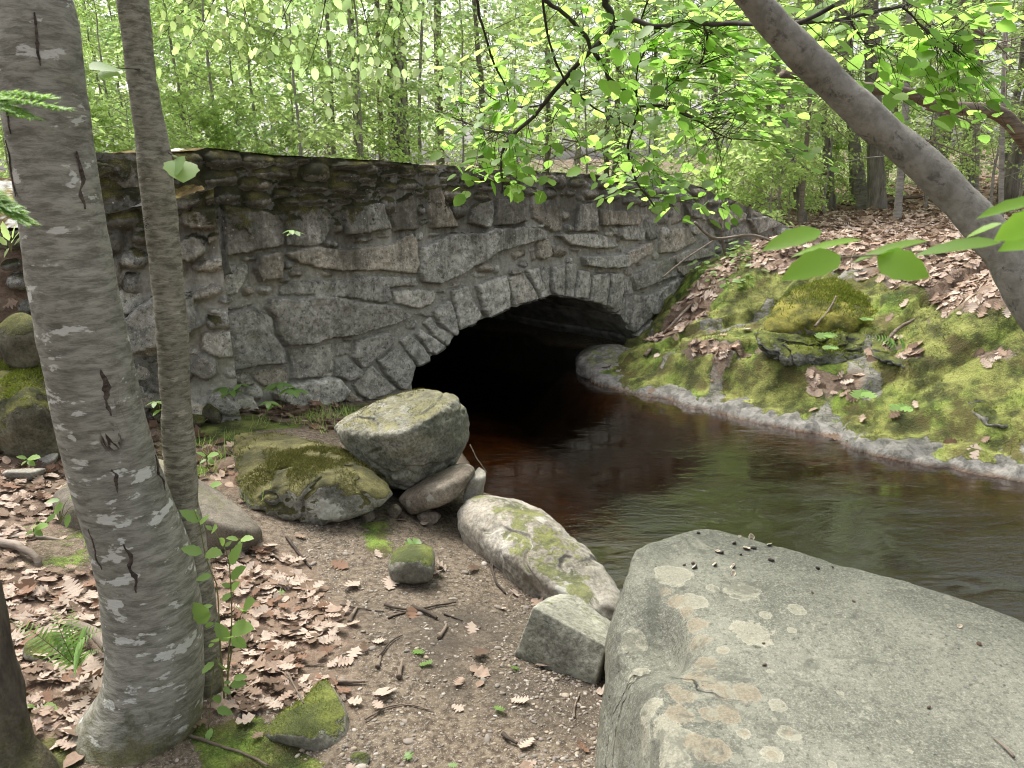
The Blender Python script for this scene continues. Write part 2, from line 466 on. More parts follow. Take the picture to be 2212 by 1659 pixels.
# squared and split blocks (polygons in crop pixels), proud (m)
BLK = [
 ('A',.05,[(480,545),(760,575),(1040,600),(1050,700),(1060,870),(1040,935),(800,980),(515,1030),(505,800),(490,650)]),
 ('A',.02,[(1080,590),(1330,560),(1490,590),(1500,700),(1470,800),(1420,910),(1300,930),(1070,930),(1080,750)]),
 ('A',.07,[(1570,560),(1900,515),(1945,540),(1960,650),(2000,770),(1800,810),(1600,845),(1590,700)]),
 ('A',.15,[(110,920),(300,900),(490,940),(500,1050),(540,1160),(420,1180),(340,1230),(190,1260),(120,1100)]),
 ('A',.045,[(1060,990),(1250,930),(1420,920),(1600,950),(2000,890),(2200,800),(2255,870),(2270,1100),(2230,1180),(2000,1150),(1600,1150),(1300,1110),(1150,1060)]),
 ('A',.08,[(820,990),(1030,960),(1040,1080),(1020,1210),(820,1250),(770,1120)]),
 ('A',.02,[(530,1080),(740,1070),(760,1160),(690,1290),(640,1360),(510,1370),(490,1250)]),
 ('A',.025,[(1010,1270),(1200,1210),(1640,1210),(2000,1230),(2030,1400),(1980,1440),(1700,1400),(1400,1370),(1010,1370)]),
 ('A',.14,[(120,1270),(260,1290),(370,1520),(350,1580),(220,1650),(130,1600)]),
 ('D',.05,[(500,370),(800,310),(960,420),(970,550),(1050,700),(1100,830),(800,860),(550,915),(480,860),(460,720),(500,600)]),
 ('D',.02,[(500,310),(780,290),(800,320),(520,360)]),
 ('D',.065,[(920,230),(1200,240),(1400,200),(1700,260),(2050,300),(2212,400),(2180,430),(1950,510),(1700,580),(1400,620),(1350,660),(1050,680),(990,560),(960,430),(880,340)]),
 ('D',.03,[(1070,700),(1400,660),(1500,640),(1500,900),(1460,960),(1110,975),(1120,830)]),
 ('D',.02,[(720,900),(1090,840),(1110,970),(1060,1040),(870,1040),(820,1010)]),
 ('D',.03,[(560,920),(720,900),(810,1020),(700,1030),(560,990)]),
 ('D',.10,[(1100,1010),(1440,945),(1540,960),(1620,1060),(1540,1160),(1200,1260),(1100,1270),(1050,1180),(980,1150),(940,1070)]),
 ('D',.05,[(1510,790),(1660,800),(1760,900),(1740,960),(1620,1000),(1500,940)]),
 ('D',.05,[(1690,620),(1990,530),(2050,600),(2040,660),(1880,780),(1760,890),(1700,840),(1660,770)]),
 ('D',.05,[(1580,1100),(1650,1060),(1780,1180),(1640,1190),(1560,1160)]),
 ('D',.03,[(230,640),(330,580),(440,710),(360,830),(250,920),(120,900),(120,660)]),
 ('D',.04,[(340,830),(450,800),(540,940),(380,980)]),
 ('D',.06,[(150,960),(360,970),(440,1160),(150,1170)]),
 ('D',.10,[(560,1130),(760,1110),(810,1230),(700,1260),(570,1280)]),
 ('D',.01,[(1510,650),(1660,620),(1690,640),(1660,760),(1520,770)]),
 ('B',.06,[(480,280),(600,260),(640,400),(770,650),(520,665),(490,500)]),
 ('B',.03,[(130,450),(370,330),(410,450),(420,680),(190,690),(160,560)]),
 ('B',.05,[(900,440),(1070,380),(1095,500),(1080,600),(1050,660),(860,610),(880,520)]),
 ('B',.045,[(1110,380),(1370,360),(1385,500),(1385,600),(1230,625),(1095,630)]),
 ('B',.03,[(1420,430),(1690,430),(1710,600),(1700,680),(1620,690),(1520,620),(1440,560)]),
 ('B',.05,[(1850,420),(2020,410),(2020,690),(1820,680)]),
 ('B',.05,[(1640,700),(2010,690),(2110,720),(2110,830),(1990,840),(1760,800)]),
 ('B',.075,[(440,820),(700,690),(1000,680),(1100,640),(1450,630),(1540,660),(1540,750),(1300,820),(1120,870),(960,970),(800,1060),(600,1160),(440,1130),(410,1050)]),
 ('B',.08,[(1870,900),(2212,880),(2350,880),(2270,1010),(2050,1010),(1900,990)]),
 ('B',.03,[(170,1200),(480,1190),(590,1200),(560,1330),(430,1380),(200,1330)]),
 ('B',.03,[(-150,1060),(400,1080),(420,1170),(180,1190),(-100,1180)]),
 ('C',.04,[(200,400),(560,420),(590,490),(540,560),(210,560)]),
 ('C',.04,[(300,580),(560,530),(610,600),(600,690),(430,690),(330,640)]),
 ('C',.04,[(610,480),(720,540),(730,680),(640,690),(600,600)]),
 ('C',.07,[(430,780),(650,690),(680,740),(640,810),(430,920)]),
 ('C',.03,[(750,600),(1000,560),(1080,700),(880,800),(740,810)]),
 ('C',.05,[(830,830),(1000,760),(1200,740),(1230,830),(880,900)]),
 ('C',.03,[(880,920),(1150,860),(1160,980),(950,1010)]),
 ('C',.05,[(480,1010),(700,880),(860,830),(900,1000),(520,1140)]),
 ('C',.06,[(570,1190),(700,1150),(900,1010),(920,1150),(780,1360),(650,1350)]),
 ('C',.03,[(920,1020),(1080,1000),(1060,1080),(930,1150)]),
 ('C',.08,[(1180,420),(1300,330),(1500,450),(1480,500),(1250,600),(1170,500)]),
 ('C',.05,[(1250,620),(1500,520),(1560,640),(1300,720)]),
 ('C',.06,[(1520,490),(1700,460),(1850,540),(1600,640)]),
 ('C',.05,[(950,350),(1160,330),(1150,400),(1100,500),(1000,480)])]
VOU = [
 ('D',.05,[(1880,800),(2050,680),(2150,720),(2240,850),(2150,1070),(2080,1060),(1960,930)]),
 ('D',.04,[(1660,1010),(1850,830),(1960,950),(2080,1060),(1960,1120),(1800,1170),(1720,1110)]),
 ('E',.04,[(-130,700),(-30,630),(50,700),(140,820),(150,880),(45,930),(-50,800)]),
 ('E',.05,[(10,640),(60,580),(160,650),(290,745),(200,825),(140,810)]),
 ('E',.04,[(90,540),(160,470),(220,560),(370,630),(320,735),(290,750),(180,660)]),
 ('E',.06,[(170,420),(330,330),(365,450),(398,610),(370,670),(230,545)]),
 ('E',.045,[(335,250),(480,190),(540,330),(615,480),(600,520),(405,620),(372,450)]),
 ('E',.06,[(560,200),(680,150),(830,100),(855,250),(848,405),(660,500),(622,440),(590,300)]),
 ('E',.04,[(845,130),(990,80),(1060,180),(1130,320),(1010,370),(900,390),(865,250)]),
 ('E',.05,[(1005,60),(1130,40),(1150,150),(1215,300),(1130,330),(1065,200)]),
 ('E',.03,[(1145,30),(1235,20),(1228,150),(1216,290),(1160,260)]),
 ('E',.05,[(1245,30),(1370,0),(1365,150),(1335,310),(1250,290),(1232,150)]),
 ('E',.035,[(1380,0),(1485,0),(1465,150),(1435,318),(1345,312),(1372,150)]),
 ('E',.045,[(1490,60),(1590,70),(1590,200),(1555,340),(1445,320),(1470,150)]),
 ('E',.05,[(1605,100),(1750,80),(1755,200),(1720,395),(1570,345),(1595,200)]),
 ('E',.06,[(1760,80),(1880,90),(1885,250),(1850,420),(1800,460),(1728,390),(1762,200)]),
 ('E',.04,[(1890,120),(1960,170),(1985,330),(1940,560),(1880,540),(1820,460),(1882,300)]),
 ('E',.05,[(1980,270),(2060,300),(2150,430),(2155,480),(2060,560),(1970,640),(1940,560)]),
 ('E',.05,[(2065,572),(2165,492),(2130,600),(2045,738),(1975,650)])]
INTR = [(-60,1230),(0,1060),(40,935),(130,885),(185,830),(290,755),(322,738),(365,680),(402,622),(500,580),(600,522),(660,500),(760,450),(848,405),(900,395),
        (940,402),(1010,370),(1125,330),(1212,308),(1250,290),(1335,312),(1440,320),(1560,342),(1640,368),(1722,397),(1800,462),(1850,470),(1890,545),(1968,635),(1985,660),(2045,740)]
TOPL = [(290,330),(330,326),(380,326),(420,325),(440,320),(500,326),(560,333),(620,338),(700,340),(760,344),(830,348),(900,353),(960,358),(1000,362),(1060,366),
        (1120,370),(1190,373),(1280,378),(1360,383),(1420,386),(1455,388),(1500,402),(1545,420),(1570,430),(1620,452),(1660,470),(1690,485),(1730,505),(1760,520)]

def seg_dist(p, poly, closed=True):
    """signed distance to a polygon (inside > 0) or unsigned to a polyline"""
    a = np.asarray(poly, float)
    b = np.roll(a, -1, 0)
    if not closed: a, b = a[:-1], b[:-1]
    d2 = np.full(len(p), 1e9)
    ins = np.zeros(len(p), bool)
    for (ax, ay), (bx, by) in zip(a, b):
        ex, ey = bx - ax, by - ay
        t = np.clip(((p[:, 0] - ax) * ex + (p[:, 1] - ay) * ey) / (ex * ex + ey * ey + 1e-12), 0, 1)
        d2 = np.minimum(d2, (p[:, 0] - ax - t * ex) ** 2 + (p[:, 1] - ay - t * ey) ** 2)
        if closed and ay != by:
            ins ^= ((ay > p[:, 1]) != (by > p[:, 1])) & (p[:, 0] < (bx - ax) * (p[:, 1] - ay) / (by - ay) + ax)
    d = np.sqrt(d2)
    return np.where(ins, d, -d) if closed else d

class Facing:
    """a mortared rubble face as one relief sheet: every stone stands proud by its own outline"""
    def __init__(s, s0, s1, z0, z1, step, seed):
        s.S, s.Z = np.arange(s0, s1 + step / 2, step), np.arange(z0, z1 + step / 2, step)
        s.step = step
        gs, gz = np.meshgrid(s.S, s.Z, indexing='ij')
        s.sh = gs.shape
        s.p = np.stack([gs.ravel(), gz.ravel()], 1)
        q = np.stack([s.p[:, 0], s.p[:, 1], np.zeros(len(s.p))], 1)
        s.q = q
        w = np.stack([fbm(q * 9, 3, seed), fbm(q * 9, 3, seed + 9)], 1) * .012 + np.stack([fbm(q * 45, 2, seed + 3), fbm(q * 45, 2, seed + 5)], 1) * .007
        s.w = s.p + w
        s.h = .026 + .012 * fbm(q * 14, 4, seed + 20) + .004 * fbm(q * 60, 2, seed + 21)
        s.id = np.zeros(len(s.p), int)
        s.cls = np.zeros(len(s.p), int)
        s.k, s.seed = 0, seed
        s.rng = np.random.default_rng(seed)
        s.tint = np.zeros((len(s.p), 3))
    def stone(s, poly, proud, kind, cls, shade=None):
        proud = proud * .95 + .028
        poly = np.asarray(poly, float)
        lo, hi = poly.min(0) - .04, poly.max(0) + .04
        m = np.nonzero((s.p[:, 0] > lo[0]) & (s.p[:, 0] < hi[0]) & (s.p[:, 1] > lo[1]) & (s.p[:, 1] < hi[1]))[0]
        if not len(m): return
        d = seg_dist(s.w[m], poly)
        inn = d > 0
        if not inn.any(): return
        m, d = m[inn], d[inn]
        s.k += 1
        c = poly.mean(0)
        ext = np.maximum(np.ptp(poly, axis=0), .05)
        rel = (s.p[m] - c) / ext
        if kind == 'c':
            R = min(ext) * .5
            t = np.clip(d / R, 0, 1)
            h = proud * np.sqrt(np.clip(1 - (1 - t) ** 2, 0, 1))
            h = h - proud * .35 * rel[:, 1] * t
        else:
            e = s.rng.uniform(.007, .016)
            tl = np.array((s.rng.uniform(-.5, .5), -s.rng.uniform(.3, 1.0)))
            h = proud * sstep(0, e, d) + np.clip(d / e, 0, 1) * (rel @ tl) * min(proud * .5, .03) - .026 * np.exp(-(d / .007) ** 2)
            q = s.q[m] + s.k * 3.1
            h = h + np.clip(d / .03, 0, 1) * (.016 * fbm(q * 11, 4, s.k) + .007 * abs(fbm(q * np.array((26, 26, 1)), 3, s.k + 2)))
        up = h > s.h[m] - .004
        m, h, d = m[up], h[up], d[up]
        s.h[m] = h
        s.id[m], s.cls[m] = s.k, cls
        r = s.rng
        s.tint[m] = np.array((r.uniform(.62, 1.28) if shade is None else shade[0], r.uniform(-.2, 1.05) if shade is None else shade[1], 1.0))
        s.tint[m, 2] = sstep(0, .012, d)
    def fill(s, n, r0, r1, proud, test=None):
        """small stones packed into what is still mortar"""
        for _ in range(n):
            i = s.rng.integers(len(s.p))
            c = s.p[i]
            if test is not None and not test(c): continue
            w, hh = s.rng.uniform(r0, r1) * s.rng.uniform(1, 1.8), s.rng.uniform(r0, r1) * .8
            po = np.array(e_poly(c[0], c[1], 2 * w, 2 * hh, 9, 2.3, s.rng.uniform(-.4, .4)))
            po += s.rng.normal(0, r0 * .15, po.shape)
            chk = np.concatenate([po, c[None], (po + c) / 2])
            ii = np.clip(((chk[:, 0] - s.S[0]) / s.step).round().astype(int), 0, s.sh[0] - 1)
            jj = np.clip(((chk[:, 1] - s.Z[0]) / s.step).round().astype(int), 0, s.sh[1] - 1)
            if (s.id[ii * s.sh[1] + jj] > 0).mean() > .12: continue
            s.stone(po, proud * s.rng.uniform(.5, 1.1), 'c' if s.rng.random() < .55 else 'b', 2)

def wall_poly(crop, pts):
    return np.array([PW(*cp(crop, x, y)) for x, y in pts])

# materials of the bridge -------------------------------------------------
def bridge_mat(name, moss=0.0, dark=1.0):
    t = NT(name)
    co = t.co()
    tn = t.attr('tint', True)
    sx = t.n('SeparateXYZ', _0=tn)
    shade, warm, stone = sx.outputs[0], sx.outputs[1], sx.outputs[2]
    grain = t.noise(co, 34, 4, .85)
    mid = t.noise(co, 13, 5, .7, .5)
    big = t.noise(co, 2.3, 4, .55)
    base = t.mix(t.ramp(mid, .3, .72), (.225, .218, .185), (.52, .50, .435))
    base = t.mix(t.ramp(warm, .3, 1.2, 0, .75), base, t.mix(mid, (.24, .19, .135), (.40, .325, .235)))
    base = t.mix(t.ramp(t.noise(co, 7, 5, .75, .8), .50, .62, 0, .45), base, (.09, .088, .078))
    base = t.mix(t.ramp(grain, .54, .66, 0, .8), base, (.62, .60, .55))
    base = t.mix(t.ramp(grain, .46, .36, 0, .8), base, (.06, .06, .058))
    mort = t.mix(t.ramp(t.noise(co, 30, 5, .7), .3, .7), (.25, .24, .205), (.40, .385, .335))
    col = t.mix(stone, mort, base)
    k = t.math('MULTIPLY', shade, 1.0)
    kk = t.mix(stone, (1, 1, 1), t.n('CombineColor', _0=k, _1=k, _2=k).outputs[0])
    col = t.mix(1.0, col, kk, 'MULTIPLY')
    # soot-dark weathering runs down the face, more near the top
    zz = t.n('SeparateXYZ', _0=t.n('NewGeometry').outputs['Position']).outputs[2]
    run = t.noise(t.co((5.5, 5.5, .9)), 1, 5, .7, .3)
    top = t.ramp(zz, .55, 1.45, 0, .34)
    st = t.ramp(t.math('ADD', run, top), .60, .88, 0, .78 * dark)
    col = t.mix(st, col, t.mix(t.noise(co, 45, 3, .7), (.030, .028, .022), (.085, .075, .055)))
    wet = t.math('MULTIPLY', t.ramp(big, .48, .62, 0, .45), 1.0)
    col = t.mix(wet, col, t.mix(.5, col, (.075, .075, .06)))
    # pale crust lichen: specks and small rosettes
    v = t.vor(co, 26)
    sp = t.ramp(t.math('ADD', v, t.math('MULTIPLY', t.noise(co, 60, 2, .6), .25)), .22, .27, 1, 0)
    area = t.ramp(t.noise(co, 3.1, 3, .6), .46, .62)
    col = t.mix(t.math('MULTIPLY', sp, t.math('MULTIPLY', area, .85)), col, (.56, .57, .51))
    gz = t.ramp(t.noise(co, 1.7, 4, .6), .60, .70, 0, .35)
    col = t.mix(gz, col, (.22, .23, .15))
    h = t.math('ADD', t.math('MULTIPLY', grain, .7), t.math('MULTIPLY', mid, 1.2))
    if moss:
        mm = t.math('ADD', t.math('MULTIPLY', t.nz(), .28), t.math('MULTIPLY', t.noise(co, 4.5, 6, .75, .3), 1.15))
        zt = t.ramp(zz, 1.0, 1.65, -.12, .16)
        xl = t.n('SeparateXYZ', _0=t.n('NewGeometry').outputs['Position']).outputs[0]
        mm = t.math('ADD', mm, t.math('ADD', zt, t.ramp(xl, -1.6, 1.2, .12, -.14)))
        mm = t.ramp(mm, .74, .88, 0, moss)
        col = t.mix(mm, col, moss_colour(t, co, (.022, .022, .008), (.055, .048, .016), (.13, .12, .03), -.04))
        h = t.math('ADD', h, t.math('MULTIPLY', mm, t.noise(co, 130, 2, .8)))
    return t.end(t.bsdf(col, .9, t.bump(h, .8, .016), .2))
M_SPAN = bridge_mat('bridge_granite')
M_PARA = bridge_mat('bridge_cobble', .95)
M_RING = bridge_mat('bridge_voussoir', 0, .45)
_t = NT('mossy_coping')
_c = _t.co()
_m = moss_colour(_t, _c, (.05, .035, .014), (.13, .085, .03), (.22, .20, .07))
_lit = _t.mix(_t.ramp(_t.noise(_c, 2.2, 4, .7), .50, .58), _m, _t.mix(_t.noise(_c, 60, 3, .7), (.22, .22, .2), (.6, .6, .56)))
M_COP = _t.end(_t.bsdf(_lit, .95, _t.bump(_t.noise(_c, 90, 4, .8), .8, .02), .1))
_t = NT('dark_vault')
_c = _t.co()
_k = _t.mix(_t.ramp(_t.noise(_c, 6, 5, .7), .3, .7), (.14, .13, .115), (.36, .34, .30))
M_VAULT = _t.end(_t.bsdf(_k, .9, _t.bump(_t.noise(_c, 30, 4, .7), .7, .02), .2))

bridge = thing('stone_bridge', 'mortared granite bridge with one low arch over the brook', 'bridge', tuple(WO + (0, 0, WZ)))
BO = WO + (0, 0, WZ)
def wall_to_local(s, h, z):
    return (WO[None] + s[:, None] * WD + h[:, None] * WN) * (1, 1, 0) + np.stack([0 * z, 0 * z, z], 1) - BO

STEP = .0085
F1 = Facing(-2.05, 6.6, -.55, 1.95, STEP, 31)
for c, pr, po in BLK:
    sh = None
    if c == 'B' and po[0] == (480, 280): sh = (1.1, 1.1)
    if c == 'B' and po[0] == (440, 820): sh = (1.08, .35)
    if c == 'A' and po[0][0] in (1570, 530): sh = (1.25, .0)
    if c == 'B' and po[0] == (900, 440): sh = (1.25, 0.1)
    if c == 'A' and po[0][0] in (110, 120): sh = (.5, 0)
    F1.stone(wall_poly(c, po), pr, 'b', 2, sh)
for c, pr, po in VOU:
    F1.stone(wall_poly(c, po), pr, 'b', 1, (F1.rng.uniform(.85, 1.15), F1.rng.uniform(0, .7)))
for c, L in COB.items():
    for (cx, cy, w, h) in L:
        po = wall_poly(c, e_poly(cx, cy, w * 1.02, h * 1.05, rot=random.uniform(-.08, .08)))
        F1.stone(po, random.uniform(.045, .085) * min(1, np.ptp(po[:, 1]) / .2 + .35), 'c', 2)
intr = np.array([PW(*cp('E', x, y)) for x, y in INTR])
intr[0] = (intr[1][0] - .02, -.5)
intr_c = np.concatenate([intr, [(intr[-1][0] - .01, -.6), (intr[0][0], -.6)]])
topl = np.array([PW(u, v) for u, v in TOPL])
top_at = lambda s: np.interp(s, topl[:, 0], topl[:, 1])
def _free(c):
    return c[1] < top_at(c[0]) - .02 and seg_dist(c[None], intr_c)[0] < -.12
F1.fill(2600, .05, .13, .05, _free)
F1.fill(2500, .025, .06, .03, _free)
# clip at the arch and at the wall top
ns, nz = F1.sh
din = seg_dist(F1.p, intr_c)
tz = top_at(F1.p[:, 0]) + .012 * fbm(F1.q * 6, 3, 77)
keep = (din < 0) & (F1.p[:, 1] < tz)
idx = np.arange(ns * nz).reshape(ns, nz)
quad = np.stack([idx[:-1, :-1], idx[1:, :-1], idx[1:, 1:], idx[:-1, 1:]], -1).reshape(-1, 4)
kq = keep[quad]
faces = quad[kq.any(1)]
S_, Z_ = F1.p[:, 0].copy(), F1.p[:, 1].copy()
def snap(ids, line):
    line = np.asarray(line)
    a, b = line[:-1], line[1:]
    q = np.stack([S_[ids], Z_[ids]], 1)
    best, bp = np.full(len(q), 1e9), q.copy()
    for p0, p1 in zip(a, b):
        e = p1 - p0
        t = np.clip(((q - p0) @ e) / (e @ e + 1e-12), 0, 1)
        c = p0 + t[:, None] * e
        d = ((q - c) ** 2).sum(1)
        m = d < best
        best[m], bp[m] = d[m], c[m]
    S_[ids], Z_[ids] = bp[:, 0], bp[:, 1]
used = np.zeros(ns * nz, bool)
used[faces.ravel()] = True
ia = np.nonzero(used & (din >= 0))[0]
snap(ia, intr)
it = np.nonzero(used & (din < 0) & (F1.p[:, 1] >= tz))[0]
Z_[it] = np.minimum(Z_[it], tz[it])
V1 = wall_to_local(S_, F1.h, Z_)
vq = F1.cls.reshape(-1)[faces]
# voussoirs: nearest class within a band above the intrados
dring = -seg_dist(F1.p[faces[:, 0]], intr_c)
is_ring = (vq == 1).any(1)
zmid, smid = F1.p[faces[:, 0], 1], F1.p[faces[:, 0], 0]
para_z = np.interp(smid, [-2, -.6, 1.3, 3.3, 4, 7], [1.18, 1.22, 1.10, 1.0, .9, .1])
is_para = ~is_ring & (zmid > para_z)
def sub(mask, name, mat):
    f = faces[mask]
    u, inv = np.unique(f, return_inverse=True)
    return obj(name, mesh(name, V1[u], [inv.reshape(-1, 4)], mat, attrs={'tint': F1.tint[u]}), bridge)
sub(is_ring, 'arch_ring', M_RING)
sub(is_para, 'parapet', M_PARA)
sub(~is_ring & ~is_para, 'spandrel_wall', M_SPAN)

# coping: the mossy top of the wall, running back from the face
def h_at(s, z):
    i = np.clip(((s - F1.S[0]) / STEP).round().astype(int), 0, ns - 1)
    j = np.clip(((z - F1.Z[0]) / STEP).round().astype(int), 0, nz - 1)
    return F1.h[i * nz + j]
cs = np.arange(topl[0][0], topl[-1][0], .02)
cb = np.array([0, .01, .03, .06, .1, .15, .2, .26, .32, .38, .44, .5, .52, .53])
gs, gb = np.meshgrid(cs, cb, indexing='ij')
q = np.stack([gs.ravel(), gb.ravel(), 0 * gs.ravel()], 1)
tops = (top_at(gs.ravel()) + .012 * fbm(np.stack([gs.ravel(), top_at(gs.ravel()), 0 * gs.ravel()], 1) * 6, 3, 77))
bump_ = .022 * fbm(q * np.array((5, 8, 1)), 4, 90) + .012 * abs(fbm(q * 22, 3, 91))
zt = tops + np.minimum(gb.ravel() * 1.5, 1) * (.012 + bump_) - .5 * sstep(.5, .53, gb.ravel())
hh = h_at(gs.ravel(), tops - .02)
Vc = wall_to_local(gs.ravel(), hh - .004 - gb.ravel() - hh * np.minimum(gb.ravel() * 4, 1), zt)
nc, nb = gs.shape
i0 = np.arange(nc * nb).reshape(nc, nb)
Fq = np.stack([i0[:-1, :-1], i0[:-1, 1:], i0[1:, 1:], i0[1:, :-1]], -1).reshape(-1, 4)[:, ::-1]
obj('coping', mesh('coping', Vc, [Fq], M_COP), bridge)

# vault: the soffit from the jagged arch edge back under the road, in rough courses
L = np.concatenate([[0], np.cumsum(np.linalg.norm(np.diff(intr[1:], axis=0), axis=1))])
ext = np.concatenate([[(intr[1, 0] - .10, -.75), (intr[1, 0] - .04, -.1)], intr[1:], [(intr[-1, 0] + .10, intr[-1, 1] - .02), (intr[-1, 0] + .16, -.75)]])
L = np.concatenate([[0], np.cumsum(np.linalg.norm(np.diff(ext, axis=0), axis=1))])
ll = np.linspace(0, L[-1], 260)
ic = np.stack([np.interp(ll, L, ext[:, k]) for k in (0, 1)], 1)
kern = np.ones(31) / 31
smc = np.stack([np.convolve(np.pad(ic[:, k], 15, 'edge'), kern, 'valid') for k in (0, 1)], 1)
cen = np.array((intr[:, 0].mean(), -.25))
dep = np.concatenate([[0, .004, .02, .05, .1, .16, .24, .34], np.linspace(.45, 6.5, 90)])
AX = np.array((-WN[0], -WN[1], 0))
ph = ll / L[-1] * 17
joint = abs(((ph + .25 * np.sin(ph * 2.1)) % 1) - .5) * 2
Vv = []
for d in dep:
    w = sstep(.02, .3, d)
    c2 = ic * (1 - w) + smc * w
    out = norm(c2 - cen)
    q = np.stack([ll, np.full_like(ll, d), 0 * ll], 1)
    rr = (.03 * fbm(q * np.array((7, 1.3, 1)), 3, 55) + .018 * fbm(q * 18, 3, 56)) * sstep(0, .12, d) + .05 * sstep(.8, .97, joint) * sstep(.01, .06, d) + .06 * w
    c2 = c2 + out * rr[:, None]
    h0 = h_at(ic[:, 0] + (ic[:, 0] - cen[0]) * .012, ic[:, 1] + .012) - .003
    Vv.append(wall_to_local(c2[:, 0], h0 * (1 - sstep(0, .1, d)) - d, c2[:, 1]))
Vv.append(Vv[-1] * .02 + Vv[-1].mean(0) * .98 + AX * .05)  # end cap, added out of sight to keep daylight out of the vault
dep = np.append(dep, 6.6)
Vv = np.concatenate(Vv)
i0 = np.arange(len(dep) * 260).reshape(len(dep), 260)
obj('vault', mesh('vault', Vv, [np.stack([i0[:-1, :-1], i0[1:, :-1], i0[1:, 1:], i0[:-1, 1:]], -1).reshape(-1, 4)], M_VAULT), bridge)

# wing wall: the mossy cobbled flank that turns towards the viewer on the left
W0 = WO + WD * (-1.72) + WN * .10
W1 = np.array((-4.6, 4.05, 0))
WL = np.linalg.norm(W1 - W0)
XD = (W1 - W0) / WL
XN = np.array((-XD[1], XD[0], 0))
if XN @ (EYE - W0) < 0: XN = -XN
F2 = Facing(-.35, WL, -.5, 1.6, .014, 41)
def PX(u, v):
    d = ray(u, v)
    t = ((W0 - EYE) @ XN) / (d @ XN)
    p = EYE + d * t
    return np.array(((p - W0) @ XD, p[2]))
F2.stone([PX(u, v) for u, v in [(262,690),(300,655),(350,630),(420,632),(440,700),(400,730),(330,745),(290,760)]], .16, 'b', 2, (.8, 0))
F2.stone([PX(u, v) for u, v in [(270,780),(300,765),(400,750),(430,800),(400,845),(290,850)]], .02, 'b', 2, (.5, 0))  # low stone in place of the hole, its shade put into the tint
for (x, y, w, h) in [(640,330,200,120),(740,420,110,90),(600,440,120,150),(700,530,150,110),(690,650,120,130),(610,600,70,200),(740,370,90,70),(690,240,120,60),(620,270,150,60),
                     (560,350,90,90),(450,330,120,80),(400,430,150,110),(300,420,130,90),(250,520,140,110),(120,640,160,110),(60,560,140,90),(150,770,170,120),(40,800,150,130),
                     (-60,620,170,120),(-90,760,180,140),(-200,650,160,120)]:
    F2.stone([PX(*cp('F', a, b)) for a, b in e_poly(x, y, w, h, rot=random.uniform(-.2, .2))], random.uniform(.07, .12), 'c', 2, (random.uniform(.5, .85), random.uniform(0, .6)))
F2.fill(1500, .06, .13, .07)
F2.fill(1200, .03, .06, .04)
wt = np.array([PX(u, v) for u, v in [(520,380),(430,415),(400,425),(330,440),(285,452),(240,460),(150,475),(80,490),(0,500),(-150,520),(-400,560)]])
wt = wt[np.argsort(wt[:, 0])]
wtop = lambda s: np.interp(s, wt[:, 0], wt[:, 1])
n2s, n2z = F2.sh
zc = np.minimum(F2.p[:, 1], wtop(F2.p[:, 0]) + .02 * fbm(F2.q * 5, 3, 3))
V2 = (W0[None] + F2.p[:, :1] * XD + F2.h[:, None] * XN) * (1, 1, 0) + np.stack([0 * zc, 0 * zc, zc], 1) - BO
i0 = np.arange(n2s * n2z).reshape(n2s, n2z)
f2 = np.stack([i0[:-1, :-1], i0[1:, :-1], i0[1:, 1:], i0[:-1, 1:]], -1).reshape(-1, 4)
f2 = f2[(F2.p[f2, 1] < wtop(F2.p[f2[:, 0], 0])[:, None] + .03).all(1)]
obj('wing_wall', mesh('wing_wall', V2, [f2[:, ::-1]], M_PARA, attrs={'tint': F2.tint}), bridge)
# the wing's broad top, rising under brown moss and needles to a ridge of stones
ss = np.linspace(-.3, WL, 190)
bb = np.linspace(0, 1, 60)
gs, gb = np.meshgrid(ss, bb, indexing='ij')
fr = W0[None] + gs.ravel()[:, None] * XD
hz = wtop(gs.ravel())
rid = np.array([P(300, 385, 5.75), P(240, 392, 5.7), P(150, 395, 5.6), P(60, 395, 5.5), P(0, 392, 5.4), P(-200, 400, 5.2), P(-500, 410, 5.0)])
rs = ((rid - W0) @ XD)
o_ = np.argsort(rs)
bk = np.stack([np.interp(gs.ravel(), rs[o_], rid[o_, k]) for k in range(3)], 1)
ff = np.concatenate([fr[:, :2], hz[:, None]], 1) + XN * .03 * (1 - gb.ravel()[:, None])
Vt = ff * (1 - gb.ravel()[:, None]) + bk * gb.ravel()[:, None]
Vt[:, 2] += .05 * fbm(Vt * 5, 4, 7) * np.minimum(1, gb.ravel() * 4) + .03 * abs(fbm(Vt * 14, 3, 8)) - .4 * sstep(.97, 1, gb.ravel()) + .05 * np.sin(gb.ravel() * math.pi)
i0 = np.arange(190 * 60).reshape(190, 60)
obj('wing_top', mesh('wing_top', Vt - BO, [np.stack([i0[:-1, :-1], i0[:-1, 1:], i0[1:, 1:], i0[1:, :-1]], -1).reshape(-1, 4)], M_COP), bridge)
# ------------------------------------------------------------------ ground, brook, water
RB = [(1180,760),(1225,787),(1290,828),(1340,845),(1400,857),(1450,866),(1500,882),(1560,892),(1600,905),(1660,918),(1700,927),(1760,938),(1800,950),(1850,972),(1900,985),(1950,992),(2000,1006),(2060,1013),(2100,1026),(2160,1034),(2212,1046),(2350,1080),(2600,1140)]
rb = np.array([PZ(u, v, WZ)[:2] for u, v in RB])
lb = np.array([PZ(u, v, WZ)[:2] for u, v in [(868,872),(950,930),(1000,985),(1040,1035),(1060,1075),(1130,1100),(1190,1145),(1240,1190),(1290,1240),(1330,1290),(1352,1325)]])
lb = np.concatenate([lb, [(.46, 2.55), (.9, 2.35), (1.5, 1.95), (2.2, 1.3), (3.2, .2), (4.5, -1.2)]])
ax2 = -WN[:2]
water_poly = np.concatenate([lb, [(8, -1.2), (8, 1.2)], rb[::-1], [rb[0] + ax2 * 7], [lb[0] + ax2 * 7]])

